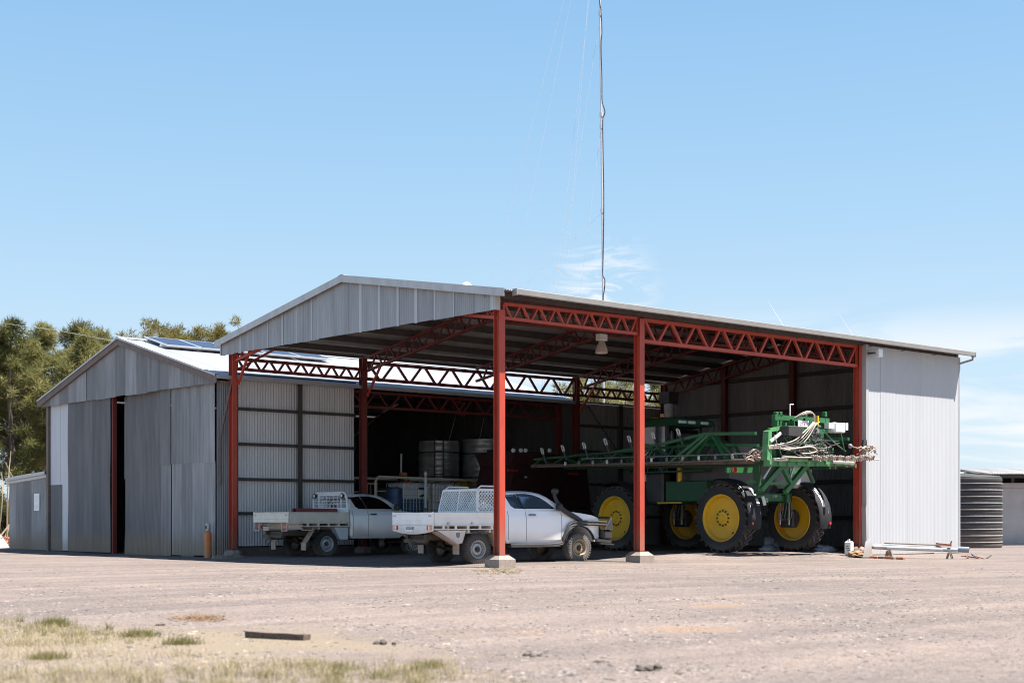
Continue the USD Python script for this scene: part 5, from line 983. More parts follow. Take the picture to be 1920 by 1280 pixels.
for k in range(16):
    q = sv(1446 + 105 * rng.random(), 815 + 44 * rng.random(), PL + 0.05 - 0.1 * rng.random()); s3 = rng.uniform(0.03, 0.10, 3)
    obj('rack_fitting', MB().rbx(q[0] - s3[0], q[0] + s3[0], q[1] - s3[1], q[1] + s3[1], q[2] - s3[2], q[2] + s3[2], 0.01), ('green_dim', 'black_steel', 'green', 'hose_grey')[k % 4], sp, False)
for k in range(5):
    a = (1452 + 20 * k, 806); obj('rack_stay', MB().bar(sv(*a, PL + 0.1), sv(a[0] + 14, 860, PL + 0.05), 0.06, 0.06), 'green_dim', sp, False)
obj('yellow_valve', MB().cyl(sv(1533, 779, PL - 0.25), sv(1533, 797, PL - 0.25), 0.04, 10), 'yellow', sp)
obj('diagonal_ram', MB().cyl(sv(1444, 828, PL - 0.1), sv(1464, 812, PL - 0.1), 0.05, 12), 'poly_pale', sp)
# nozzle line across the back
nl = obj('nozzle_pipe', MB().cyl(sv(1466, 856, PL - 0.28), sv(1648, 861, PL - 0.28), 0.022, 8), 'hose_cream', sp)
for k in range(34):
    px = 1524 + k * 3.45; q = sv(px, 856 + rng.normal() * 0.8, PL - 0.3 - 0.06 * rng.random())
    m = MB().rbx(q[0] - 0.03, q[0] + 0.03, q[1] - 0.025, q[1] + 0.025, q[2] - 0.05, q[2] + 0.03, 0.008).cyl(q - [0, 0, 0.05], q - [0, 0, 0.11], 0.022, 8).cyl(q + V(-0.05, 0, 0), q + V(0.04, 0, 0.015), 0.02, 8)
    obj('nozzle', m, ('nozzle', 'hose_grey', 'nozzle', 'hose_cream')[k % 4], nl, False)
# hoses and fittings bunched at both boom hinges
for px0, px1, py0, py1, n, ya, yb in ((1398, 1428, 848, 864, 16, -0.05, -0.3), (1605, 1642, 836, 860, 16, -0.45, -0.7)):
    for k in range(n):
        a = (px0 + (px1 - px0) * rng.random(), py0 + (py1 - py0) * rng.random()); y_ = rng.uniform(yb, ya)
        P = [sv(a[0], a[1], y_), sv(a[0] + rng.uniform(4, 12), a[1] - rng.uniform(2, 9), y_ - 0.08), sv(a[0] + rng.uniform(10, 18), a[1] + rng.uniform(-2, 5), y_)]
        obj('hinge_hose', MB().tube(P, 0.016, 6, 4), ('hose_cream', 'nozzle', 'hose_grey')[k % 3], sp)
obj('camera_arm', MB().cyl(sv(1594, 836, -0.5), sv(1612, 841, -0.6), 0.02, 8).sphere(sv(1594, 836, -0.5), 0.07, 2), 'hose_grey', sp)
a = sv(1620, 832, -0.55); obj('hinge_plate', MB().mani(Manifold.hull_points(np.array([a + V(dx, dy, dz) for dx in (-0.03, 0.03) for dy, dz in ((-0.1, 0.12), (0.05, 0.12), (0.1, -0.14), (-0.12, -0.14))]))), 'black_steel', sp, False)
# the folded booms, triangular lattices tapering to the tips
def boom(sgn):
    yo = 2.15 * sgn; b0, b1 = -1.55, 7.7
    top = lambda x: 3.40 - 0.02 * max(0, x) - (0.12 * max(0, (x - 4)))
    zt = lambda x: np.interp(x, [b0, 0.3, 2, 4, 7.7], [3.36, 3.42, 3.20, 3.02, 2.92]); zb = lambda x: np.interp(x, [b0, 7.7], [2.56, 2.70]); hw = lambda x: np.interp(x, [b0, 0.3, 7.7], [0.22, 0.28, 0.10])
    B = obj('boom', MB().bar((b0, yo, zt(b0)), (0.3, yo, zt(0.3)), 0.09).bar((0.3, yo, zt(0.3)), (2.0, yo, zt(2)), 0.085).bar((2.0, yo, zt(2)), (4.2, yo, zt(4.2)), 0.075).bar((4.2, yo, zt(4.2)), (b1, yo, zt(b1)), 0.06), 'green', sp, False)
    for s in (1, -1): obj('lower_chord', MB().bar((b0 - 0.1, yo + s * hw(b0), zb(b0)), (b1, yo + s * hw(b1), zb(b1)), 0.08, 0.11), 'dusty_brown' if s * sgn > 0 else 'green_dim', B, False)
    obj('spray_line', MB().cyl((b0, yo + sgn * 0.36, 2.78), (5.2, yo + sgn * 0.24, 2.86), 0.018, 8), 'steel', B); obj('spray_line', MB().cyl((b0, yo + sgn * 0.34, 2.62), (7.3, yo + sgn * 0.2, 2.66), 0.02, 8), 'hose_grey', B)
    xs = [-1.5, -0.4, 0.3, 1.5, 2.3, 3.1, 3.8, 4.4, 5.0, 5.6, 6.2, 6.8, 7.3, 7.7]
    for i, (xa, xb) in enumerate(zip(xs[:-1], xs[1:])):
        for s in (1, -1):
            p, q = ((xa, yo, zt(xa)), (xb, yo + s * hw(xb), zb(xb))) if i % 2 == 0 else ((xb, yo, zt(xb)), (xa, yo + s * hw(xa), zb(xa)))
            if i == 1: p, q = (0.15, yo, zt(0.15)), (1.1, yo + s * hw(1.1), zb(1.1))
            if i == 0: p, q = (0.05, yo, zt(0.05)), (-0.75, yo + s * hw(-0.7), zb(-0.7))
            obj('lattice_bar', MB().bar(p, q, 0.075 if i < 3 else 0.04), 'green' if i < 3 else 'green_dim', B, False)
    yi = yo - sgn * 0.42                            # the second section, folded back beside the first
    zt2 = lambda x: np.interp(x, [-1.3, 1.0, 6.6], [3.05, 3.16, 2.98]); zb2 = lambda x: np.interp(x, [-1.3, 6.6], [2.50, 2.62])
    I = obj('inner_boom', MB().bar((-1.3, yi, zt2(-1.3)), (1.0, yi, zt2(1)), 0.08).bar((1.0, yi, zt2(1)), (6.6, yi, zt2(6.6)), 0.07), 'green', sp, False)
    for s in (1, -1): obj('lower_chord', MB().bar((-1.3, yi + s * 0.15, zb2(-1.3)), (6.6, yi + s * 0.08, zb2(6.6)), 0.06, 0.08), 'green_dim' if s > 0 else 'dusty_brown', I, False)
    for k in range(20):
        xa = -1.2 + k * 0.39
        for s in (1, -1):
            p, q = ((xa, yi, zt2(xa)), (xa + 0.36, yi + s * 0.12, zb2(xa + 0.36))) if k % 2 == 0 else ((xa + 0.36, yi, zt2(xa + 0.36)), (xa, yi + s * 0.12, zb2(xa)))
            obj('lattice_bar', MB().bar(p, q, 0.045), 'green_dim', I, False)
    for k in range(12):
        xa = -1.0 + k * 0.62; obj('boom_hose', MB().tube([(xa, yi + sgn * 0.2, zb2(xa) + 0.2), (xa + 0.3, yi + sgn * 0.3, zb2(xa) + 0.02 + 0.1 * rng.random()), (xa + 0.68, yi + sgn * 0.2, zb2(xa) + 0.22)], 0.018, 6, 4), 'hose_black' if k % 3 else 'hose_grey', I)
        if sgn > 0: obj('boom_nozzle', MB().rbx(xa - 0.03, xa + 0.03, yo + 0.36 - 0.03, yo + 0.36 + 0.03, 2.66, 2.78, 0.01), ('nozzle', 'hose_grey', 'white_plastic')[k % 3], B, False)
    obj('outer_tube', MB().bar((2.0, yo + sgn * 0.1, 3.05), (5.8, yo + sgn * 0.06, 2.99), 0.05), 'green_dim', B, False)
    if sgn > 0:
        for px, py in ((1016, 845.7), (1054.5, 840.6), (1094.5, 835.5), (1134.7, 828.4), (1179, 823), (1224, 817), (1271, 810)):
            c = S(pu(px, py, SX - yo - 0.12)); m = MB()
            m.tube([c + V(0.02, 0, 0.10), c + V(-0.05, 0, 0.05), c + V(-0.09, 0, -0.09), c + V(-0.03, 0, -0.1), c + V(0.03, 0, 0.02), c + V(0.06, 0, 0.09), c + V(0.02, 0, 0.10)], 0.022, 8)
            hb_ = obj('boom_rest', m, 'white_plastic', B); obj('rest_arm', MB().bar(c + V(-0.06, 0, -0.08), c + V(-0.16, -0.05, -0.38), 0.05), 'black_steel', hb_, False)
    return B
boom(1); boom(-1)
for k in range(5):
    q = S(pu(1398 + 7 * k, 856 + (k % 3) * 3, SX - 2.5)); obj('boom_fitting', MB().cyl(q, q + V(0.08, 0, 0.03), 0.03, 8), 'nozzle', sp)

# ------------------------------------------------------------------ things deeper in the sheds
TX = thing('flatbed_trailer', 'long flatbed trailer with cream pipe sides in the open side of the old shed', 'trailer', (0, 0, 0))
gz0 = 0.1
obj('deck', MB().bx(6.05, 14.0, 13.4, 15.0, 1.22, 1.30).bx(6.05, 14.0, 13.8, 13.9, 1.05, 1.22).bx(6.05, 14.0, 14.5, 14.6, 1.05, 1.22), 'chassis', TX, False)
for yy in (13.42, 14.98):
    z1, z2 = 2.58, 2.48
    rl = obj('side_rail', MB().tube([(6.06, yy, 1.25), (6.06, yy, z1 - 0.2), (6.10, yy, z1 - 0.08), (6.2, yy, z1), (10.0, yy, (z1 + z2) / 2), (13.8, yy, z2), (13.94, yy, z2 - 0.06), (13.98, yy, z2 - 0.2), (13.98, yy, 1.25)], 0.042, 10), 'cream_pipe', TX)
    for k in range(15): xx = 10.6 + k * 0.235; obj('rail_bar', MB().cyl((xx, yy, 1.3), (xx, yy, 2.5), 0.016, 6), 'cream_pipe', rl)
    obj('rail_bar', MB().cyl((10.4, yy, 1.9), (13.98, yy, 1.88), 0.02, 6), 'cream_pipe', rl)
    for zz in (1.7, 2.1): obj('rail_bar', MB().cyl((6.06, yy, zz), (6.5, yy, zz), 0.016, 6), 'cream_pipe', rl)
for xx in (11.2, 12.3):
    for yy in (13.55, 14.85): obj('wheel', MB().lathe([(0.2, -0.12), (0.4, -0.12), (0.44, 0), (0.4, 0.12), (0.2, 0.12), (0.0, 0.05)], (xx, yy, 0.52), (0, -1, 0), 28), 'rubber', TX)
def ibc(px, y, label, blue):
    x, t = on_y(px, y)
    r = thing('liquid_tank', label, 'liquid tank', (x, y, 1.30))
    a = 1.15; b = 0.98; h = 1.12
    obj('pallet', MB().bx(0, a, 0, b, 0.0, 0.04).bx(0, a, 0, 0.1, 0.04, 0.12).bx(0, a, b - 0.1, b, 0.04, 0.12).bx(0, a, b / 2 - 0.05, b / 2 + 0.05, 0.04, 0.12), 'black_steel', r, False)
    obj('bottle', MB().rbx(0.04, a - 0.04, 0.04, b - 0.04, 0.54, h, 0.06), 'ibc_white', r, False, 'milky upper half of the tank'); obj('bottle', MB().rbx(0.035, a - 0.035, 0.035, b - 0.035, 0.13, 0.56, 0.05), 'blue_liquid' if blue else 'ibc_white', r, False)
    obj('lid', MB().lathe([(0, 0.06), (0.09, 0.05), (0.1, 0), (0, 0)], (a / 2, b / 2, h), (0, 0, 1), 16), 'lamp_red' if blue else 'black', r)
    for k in range(9):
        for yy in (0.005, b - 0.005): xx = 0.01 + (a - 0.02) * k / 8; obj('cage_bar', MB().cyl((xx, yy, 0.1), (xx, yy, h - 0.02), 0.009, 6), 'steel', r)
        for xx in (0.005, a - 0.005): yy = 0.01 + (b - 0.02) * k / 8; obj('cage_bar', MB().cyl((xx, yy, 0.1), (xx, yy, h - 0.02), 0.009, 6), 'steel', r)
    for z in (0.2, 0.45, 0.68, 0.9, h - 0.02): obj('cage_hoop', MB().tube([(0, 0, z), (a, 0, z), (a, b, z), (0, b, z), (0, 0, z)], 0.010, 6), 'steel', r)
    if blue:
        lb = obj('label_plate', MB().bx(0.62, 1.06, -0.02, -0.014, 0.58, 0.98), 'plate', r, False); obj('label_band', MB().bx(0.63, 0.95, -0.0225, -0.0205, 0.87, 0.96), 'blue_poly', lb, False); obj('label_print', MB().prism([(0.66, 0.63), (0.80, 0.62), (0.95, 0.70), (0.86, 0.73), (0.70, 0.68)], (0, -0.0205, 0), (1, 0, 0), (0, 0, 1), 0.002), 'green_dim', lb, False)
        for z in (0.80, 0.75): obj('label_print', MB().bx(0.84, 1.02, -0.0225, -0.0205, z, z + 0.018), 'grey_mark', lb, False)
    return r
ibc(756, 13.6, 'caged liquid tank half full of blue liquid behind the white ute tray', True)
ibc(812, 13.65, 'caged white tank just right of the half-blue liquid tank on the trailer', False)
ibc(992, 13.6, 'caged white tank behind the cream rails above the white ute bonnet', False)
for px, yy, lb, m in ((724, 14.1, 'dark blue drum at the left end of the trailer, nearer the cream rail corner', 'black_steel'), (739, 13.75, 'dark blue ribbed drum between the cream rail corner and the half-blue tank', 'blue_poly')):
    x, t = on_y(px, yy); dr = thing('drum', lb, 'drum', (x, yy, 1.30))
    obj('shell', MB().lathe([(0, 0), (0.27, 0), (0.28, 0.3), (0.29, 0.32), (0.28, 0.34), (0.28, 0.6), (0.29, 0.62), (0.28, 0.64), (0.27, 0.9), (0.20, 0.94), (0, 0.95)], n=28), m, dr, 30); obj('bung', MB().lathe([(0, 0.03), (0.03, 0.03), (0.03, 0), (0, 0)], (0.12, 0, 0.95), n=10), 'black', dr)
x, t = on_y(798, 13.34)
st = thing('standpipe', 'tall white plastic standpipe with a valve on top in front of the caged tank', 'pipe', (x, 13.34, 0.3))
obj('pipe', MB().cyl((0, 0, 0.98), (0, 0, 2.2), 0.05, 14), 'white_plastic', st); obj('valve', MB().lathe([(0, 0), (0.075, 0), (0.06, 0.05), (0.03, 0.12), (0.06, 0.18), (0.055, 0.26), (0.02, 0.3), (0, 0.3)], (0, 0, 2.2), n=14), 'white_plastic', st); obj('base_fitting', MB().lathe([(0.09, 1.05), (0.09, 1.22), (0.05, 1.25)], n=14), 'hose_grey', st)
x, t = on_y(751, 14.4); single('pale_pole', MB().cyl((x, 14.4, 1.3), (x + 0.03, 14.4, hz(850, t)), 0.035, 8), 'poly_pale', 'short pale pole standing up behind the blue drums on the trailer', 'pole')
x, t = on_y(756, 14.3); pm = thing('motor_pump', 'small orange red motor pump on top of the trailer load', 'pump', (x, 14.3, 2.44))
obj('engine', MB().rbx(-0.16, 0.16, -0.14, 0.14, 0, 0.22, 0.03), 'harvester_red', pm, False); obj('tank', MB().rbx(-0.12, 0.12, -0.1, 0.1, 0.22, 0.34, 0.03), 'orange', pm, False); obj('starter', MB().lathe([(0, 0.05), (0.09, 0.04), (0.1, 0), (0, 0)], (0, -0.14, 0.12), (0, -1, 0), 14), 'orange', pm)
x, t = on_y(866, 14.0); yp = thing('transfer_pump', 'yellow framed pump on the trailer behind the dog cage', 'pump', (x, 14.0, 2.2))
for zz in (0.0, 0.36): obj('frame_tube', MB().tube([(-0.55, -0.25, zz), (0.5, -0.25, zz), (0.5, 0.25, zz), (-0.55, 0.25, zz), (-0.55, -0.25, zz)], 0.03, 8), 'yellow_dim', yp)
for xx in (-0.5, 0.0, 0.48): obj('frame_post', MB().cyl((xx, -0.25, 0), (xx, -0.25, 0.36), 0.028, 8), 'yellow_dim', yp)
obj('motor', MB().rbx(-0.35, 0.35, -0.2, 0.2, 0.02, 0.34, 0.05), 'yellow_dim', yp, False); obj('hose', MB().tube([(-0.6, -0.28, 0.0), (-0.5, -0.3, 0.3), (-0.2, -0.3, 0.38), (0.1, -0.28, 0.3)], 0.04, 8, 5), 'black', yp)
tb = thing('timber_stool', 'orange brown wooden stool seen past the dark red post', 'stool', (0, 0, 0)); x, t = on_y(694, 13.5); zz = hz(905, t)
obj('seat', MB().rbx(x - 0.2, x + 0.25, 13.4, 13.8, zz - 0.05, zz, 0.01), 'wood', tb, False)
for dx, dy in ((-0.18, 0.02), (0.2, 0.02), (-0.18, 0.36), (0.2, 0.36)): obj('leg', MB().bar((x + dx * 1.3, 13.4 + dy * 1.2, 0.08), (x + dx, 13.4 + dy, zz - 0.05), 0.035), 'wood', tb, False)

# silos in the dark of the old shed
for px, t, r, zt, lb in ((823, 54.4, 0.75, 4.06, 'left dark galvanised silo with a ladder in the old shed'), (905, 55.4, 0.77, 4.18, 'right galvanised silo without a ladder in the old shed')):
    p = pd(px, HZ, t); so = thing('steel_silo', lb, 'silo', (p[0], p[1], 0))
    pr = [(0, 0), (r, 0)]; z = 0.0
    while z < zt - 0.01: pr += [(r + 0.012 * math.cos(z * 2 * PI / 0.38), z)]; z += 0.05
    pr += [(r, zt), (r - 0.03, zt), (r - 0.03, zt - 0.25), (0, zt - 0.25)]
    s_ = obj('shell', MB().lathe(pr, n=44), 'silo', so, 30)
    for z in (0.9, 1.8, 2.7, 3.6): obj('hoop', MB().lathe([(r + 0.012, z), (r + 0.022, z), (r + 0.022, z + 0.05), (r + 0.012, z + 0.05)], n=44), 'girt', s_)
    if px == 823:
        d = np.array([CAM[0] - p[0], CAM[1] - p[1]]); d /= np.linalg.norm(d); e = np.array([-d[1], d[0]]) * -1; c = d * (r + 0.1)
        la = MB()
        for s in (-0.17, 0.17): la.cyl((c[0] + e[0] * s, c[1] + e[1] * s, 0.1), (c[0] + e[0] * s, c[1] + e[1] * s, zt + 0.05), 0.022, 6)
        obj('ladder_rail', la, 'girt', so)
        for k in range(14): z = 0.3 + k * 0.28; obj('ladder_rung', MB().cyl((c[0] - e[0] * 0.17, c[1] - e[1] * 0.17, z), (c[0] + e[0] * 0.17, c[1] + e[1] * 0.17, z), 0.014, 6), 'girt', so)
# red harvester in the dark
hv = thing('harvester', 'dark red harvester standing in the shade beyond the tip of the sprayer boom', 'harvester', (0, 0, 0))
hx, ht = on_y(1012, 10.2)
obj('body', MB().mani(Manifold.hull_points(np.array([(hx + a, b, c) for a, c in ((-1.1, 1.6), (-1.3, 2.2), (-1.1, 2.95), (2.2, 2.95), (2.4, 1.5)) for b in (10.2, 12.0)]))), 'harvester_red', hv, False)
obj('grain_tank', MB().mani(Manifold.hull_points(np.array([(hx + a, b, c) for a, b0, c in ((-1.2, 10.3, 2.95), (2.2, 10.3, 2.95), (-1.25, 10.1, 3.35), (2.2, 10.1, 3.35)) for b in (b0, 22.2 - b0)]))), 'harvester_red', hv, False)
obj('roof_panel', MB().rbx(hx - 1.3, hx + 0.4, 10.1, 12.1, 3.35, 3.42, 0.03), 'black', hv, False)
for px in (963, 977, 986, 1031): a = pv(px, 844, 10.08); obj('work_lamp', MB().lathe([(0, -0.02), (0.06, -0.02), (0.075, 0.03), (0, 0.04)], a, (0, 1, 0), 16), 'lamp_clear', hv)
for px, py in ((962, 882), (1075, 888)): a = pv(px, py, 10.12); obj('tail_lamp', MB().rbx(a[0] - 0.25, a[0] + 0.2, a[1] - 0.03, a[1] + 0.02, a[2] - 0.03, a[2] + 0.04, 0.01), 'lamp_red', hv, False)
a = pv(986, 894, 10.15); obj('latch', MB().rbx(a[0] - 0.06, a[0] + 0.06, a[1] - 0.03, a[1], a[2] - 0.04, a[2] + 0.04, 0.01), 'steel', hv, False)
for xx in (-0.9, 2.0):
    for yy in (10.5, 11.7): obj('wheel', MB().lathe([(0.3, -0.3), (0.75, -0.3), (0.85, 0), (0.75, 0.3), (0.3, 0.3), (0, 0.1)], (hx + xx, yy, 0.85), (0, -1, 0), 28), 'rubber', hv)
a = pv(904, 905, 12.9); b = pv(926, 843, 12.9)
fh = thing('folding_header', 'tall black steel panel leaning behind the dog cage, left of the corner post', 'steel panel')
obj('panel', MB().mani(Manifold.hull_points(np.array([(a[0], 12.9, 1.0), (b[0] + 0.3, 12.9, 1.0), (a[0] + 0.35, 12.95, b[2]), (b[0] + 0.35, 12.95, b[2])] + [(a[0], 13.0, 1.0), (b[0] + 0.3, 13.0, 1.0), (a[0] + 0.35, 13.05, b[2]), (b[0] + 0.35, 13.05, b[2])]))), 'black', fh, False)
obj('foot', MB().bx(a[0] - 0.1, b[0] + 0.4, 12.7, 13.3, 0.0, 0.08).bx(a[0] + 0.3, a[0] + 0.4, 12.9, 13.0, 0.08, 1.0), 'black', fh, False)
obj('rod', MB().cyl(pv(914, 890, 12.85), pv(921, 862, 12.85), 0.02, 6), 'poly_pale', fh)

# hanging lamp, flood lamp, white duct at the back corner
p = pd(1128, 640, 40.0); rz_ = roofz(p[1]) - 0.2
hl = thing('hanging_lamp', 'large bell shaped high-bay lamp hanging from the red roof trusses', 'lamp', (p[0], p[1], 0))
zb, zm, zt = hz(662, 40), hz(639, 40), hz(626, 40)
obj('bell', MB().lathe([(0.175, zb), (0.18, zb + 0.01), (0.165, zb + 0.1), (0.13, zb + 0.2), (0.085, zm - 0.03), (0.06, zm), (0.0, zm), (0.055, zm - 0.02), (0.12, zb + 0.19), (0.155, zb + 0.1), (0.17, zb)], n=28), 'lamp_bell', hl)
obj('gear_box', MB().rbx(-0.14, 0.14, -0.1, 0.1, zm, zt, 0.015), 'poly_pale', hl, False); obj('hanger', MB().cyl((0, 0, zt), (0, 0, rz_), 0.012, 6), 'girt', hl); obj('bulb', MB().lathe([(0, zb + 0.06), (0.05, zb + 0.09), (0.05, zb + 0.15), (0, zb + 0.2)], n=12), 'lamp_clear', hl)
a = pv(1641, 662, -0.35)
fl = thing('flood_lamp', 'square flood lamp on a bracket at the top of the pale end wall', 'flood lamp', a, 0)
obj('housing', MB().rbx(-0.02, 0.24, -0.12, 0.02, -0.12, 0.14, 0.02), 'grey_pale', fl, False); obj('glass', MB().bx(0.01, 0.21, -0.126, -0.121, -0.1, 0.12), 'lamp_clear', fl, False); obj('bracket', MB().bx(-0.14, -0.02, -0.03, 0.18, -0.02, 0.02), 'black_steel', fl, False)
p = pd(1254, HZ, 55.0); dk = thing('roof_duct', 'white upright cylinder under a grey box at the back corner of the shed', 'duct', (p[0], p[1], 0))
obj('cylinder', MB().lathe([(0, 4.2), (0.17, 4.2), (0.17, hz(757, 55)), (0, hz(757, 55))], n=20), 'ibc_white', dk); obj('box', MB().bx(-0.26, 0.26, -0.25, 0.25, hz(757, 55), hz(735, 55)), 'poly_grey', dk, False); obj('stand', MB().bx(-0.06, 0.06, -0.06, 0.06, 0.1, 4.2), 'girt', dk, False)

# ------------------------------------------------------------------ around the sheds
p = gd(390, 43.9); gc = thing('gas_cylinder', 'rusty orange gas cylinder with a grey cap standing by the old shed corner', 'gas cylinder', (p[0], p[1], -0.02))
obj('bottle', MB().lathe([(0, 0), (0.10, 0), (0.105, 0.03), (0.105, 0.72), (0.09, 0.79), (0.055, 0.82), (0, 0.82)], n=24), 'orange', gc)
cp = MB().lathe([(0.055, 0.82), (0.075, 0.84), (0.085, 0.92), (0.075, 1.02), (0.05, 1.06), (0.0, 1.07)], n=20)
obj('valve_cap', cp, 'wheel_grey', gc); obj('cap_slot', MB().rbx(-0.095, -0.06, -0.045, 0.02, 0.88, 0.99, 0.01), 'black', gc, False)
p = pd(1592, HZ, 43.3); wd = thing('white_jerrycan', 'white plastic chemical drum at the foot of the right red post', 'plastic drum', (p[0], p[1], float(ground_z(p[0], p[1])) + 0.02), 0.3)
obj('body', MB().rbx(-0.11, 0.11, -0.11, 0.11, 0, 0.42, 0.035), 'white_plastic', wd, False); obj('cap', MB().lathe([(0, 0.05), (0.035, 0.05), (0.035, 0), (0, 0)], (0.04, 0.04, 0.42), n=12), 'white_plastic', wd); obj('handle', MB().tube([(-0.08, -0.02, 0.41), (-0.07, -0.02, 0.47), (0.0, -0.02, 0.47), (0.01, -0.02, 0.41)], 0.014, 6), 'white_plastic', wd)
obj('print', MB().bx(-0.114, -0.111, -0.07, 0.02, 0.14, 0.17).bx(-0.114, -0.111, -0.05, 0.06, 0.2, 0.23).bx(-0.114, -0.111, -0.02, 0.05, 0.26, 0.3), 'grey_mark', wd, False)
def blob(c, r, sc, seed, amp=0.35, sub=3):
    m = trimesh.creation.icosphere(sub, 1.0); n = meshkit.fbm(m.vertices * 2.2 + seed * 7.3, 4, seed)
    v = m.vertices * (1 + amp * (n[:, None] - 0.5) * 2) * np.array(sc) * r; v[:, 2] = np.maximum(v[:, 2], -0.4 * r * sc[2]); return MB().add(v + np.asarray(c, float), m.faces)
for px, t, r, sc, lb, sd in ((1446, 45.5, 0.3, (0.8, 0.8, 1.1), 'crumpled white sack on the shed floor between the sprayer wheels', 1), (1443, 45.2, 0.26, (1.2, 1, 0.6), 'flattened white sack in front of the crumpled one between the sprayer wheels', 2), (1546, 45.0, 0.26, (1.6, 1.1, 0.55), 'loose heap of pale cloth on the floor behind the right sprayer wheel', 3)):
    p = pd(px, HZ, t); single('sack', blob((p[0], p[1], float(ground_z(p[0], p[1])) + 0.28 * r * sc[2] / 0.5 * 0.5), r, sc, sd, 0.5), 'white_cloth', lb, 'sack', smooth=50)
p = pd(1607, HZ, 43.0); single('cardboard', blob((p[0], p[1], 0.12), 0.24, (1.3, 0.9, 0.5), 5, 0.5, 2), 'straw_clump', 'crumpled brown cardboard at the foot of the right red post', 'cardboard', smooth=False)
p = pd(1618, HZ, 42.6); single('torn_flashing', MB().mani(Manifold.hull_points(np.array([(p[0], p[1], 0.05), (p[0] + 0.35, p[1] - 0.1, 0.05), (p[0] + 0.3, p[1] - 0.05, 0.62), (p[0] + 0.12, p[1], 0.5), (p[0] + 0.05, p[1] + 0.04, 0.06), (p[0] + 0.3, p[1] - 0.02, 0.6)]))), 'galv_white', 'torn pale piece of sheet metal at the bottom corner of the end wall', 'sheet', smooth=False)
p = pd(428, HZ, 42.6)
for k, (dx, dy, s) in enumerate(((0, 0, 0.34), (0.3, 0.12, 0.28), (-0.25, -0.05, 0.26))):
    pts = np.array([(p[0] + dx + s * math.cos(a) * (1.3 + 0.3 * math.sin(3 * a + k)), p[1] + dy + s * math.sin(a) * 0.8, z) for z in (-0.02, 0.05 + 0.03 * k) for a in np.linspace(0, 2 * PI, 8)[:-1]])
    single('broken_slab', MB().mani(Manifold.hull_points(pts)), 'concrete', ['flat broken concrete slab at the foot of the left red post', 'broken concrete slab right of the left red post footing', 'small broken concrete slab left of the left red post footing'][k], 'concrete slab', smooth=False)
# pipes on trestles by the end wall
PA, PB = V(13.75, -0.85, 0.36), V(15.0, -3.2, 0.28)
d = (PB - PA) / np.linalg.norm(PB - PA); e = np.cross(d, V(0, 0, 1))
for k, (s, q) in enumerate(((0.16, PA + d * 0.10), (0.80, PA + d * 2.0))):
    c = PA + (PB - PA) * s; tr = thing('steel_trestle', ['short grey steel trestle under the pipes, nearer the wall corner', 'short grey steel trestle under the pipes, nearer the black tank'][k], 'trestle', (c[0], c[1], 0))
    zb = c[2] - 0.12
    obj('top_bar', MB().bar(-e * 0.34 + [0, 0, zb], e * 0.34 + [0, 0, zb], 0.06, 0.06), 'galv_old', tr, False)
    for s2 in (-1, 1):
        for s3 in (-1, 1): obj('leg', MB().bar(e * s2 * 0.24 + d * s3 * 0.03 + [0, 0, zb], e * s2 * 0.24 + d * s3 * 0.09 + [0, 0, -0.03], 0.05, 0.03), 'galv_old', tr, False)
for k, (o, r, a0, a1, dz, m, lb) in enumerate(((-0.10, 0.085, 0.0, 0.0, 0.0, 'pipe_blue', 'thickest blue grey pipe lying on the two trestles'), (0.08, 0.06, 0.0, -0.3, -0.02, 'flashing', 'pale thinner pipe behind the thick one on the trestles'), (0.22, 0.05, 0.4, -0.7, -0.03, 'steel', 'third steel pipe at the wall side of the trestles'))):
    single('pipe', MB().lathe([(r, 0), (r, 1), (r * 0.9, 1), (r * 0.9, 0), (r, 0)], (0, 0, 0), (0, 0, 1), 18).move(np.eye(3) * [1, 1, np.linalg.norm(PB - PA) + a1 - a0]).move(np.stack([e, np.cross(d, e), d], 1), PA + d * a0 + e * o + [0, 0, dz]), m, lb, 'pipe')
single('timber_batten', MB().bar(PA + d * 0.3 + [0, 0, 0.11] + e * 0.02, PA + d * 2.2 + [0, 0, 0.10] + e * 0.05, 0.09, 0.035), 'wood', 'tan timber batten lying on top of the trestle pipes', 'timber', smooth=False)
single('rusty_angle', MB().bar(PA + d * 1.75 + [0, 0, 0.15] - e * 0.1, PA + d * 2.2 + [0, 0, 0.12] + e * 0.12, 0.05, 0.05).bar(PA + d * 2.15 + [0, 0, 0.11] + e * 0.12, PA + d * 2.2 + [0, 0, 0.24] + e * 0.12, 0.04), 'brick_red', 'rusty red angle iron on the trestle pipes', 'angle iron', smooth=False)
single('timber_post', MB().bar(PA - d * 0.25 + [0, 0, -0.03] + e * 0.05, PA + d * 0.4 + [0, 0, -0.03], 0.11, 0.08), 'wood', 'short tan timber poking out at the wall end of the pipe stack', 'timber', smooth=False)
for k in range(7):
    q = PB + V(0.2 + 0.6 * rng.random(), -0.3 + 0.6 * rng.random(), 0); a = rng.uniform(0, 3)
    single('scrap_rod', MB().bar((q[0], q[1], 0.03), (q[0] + 0.5 * math.cos(a), q[1] + 0.5 * math.sin(a), 0.05 + 0.1 * rng.random()), 0.025), 'brick_red' if k % 2 else 'girt', 'rusty scrap rod lying on the gravel beyond the end of the pipe stack', 'scrap metal', 'scrap rods beyond the pipe stack', smooth=False)
for k in range(8):
    q = gd(1626 + 9 * k, 43.0 - 0.25 * k); sz = rng.uniform(0.09, 0.16)
    single('brick', MB().rbx(-sz, sz, -0.05, 0.05, -0.01, 0.07, 0.008).move(rotz(rng.uniform(0, 3)), (q[0], q[1], q[2] + 0.01)), 'brick_red' if k % 3 else 'concrete', 'broken brick lying along the foot of the pale end wall', 'brick', 'bricks along the end wall', smooth=False)

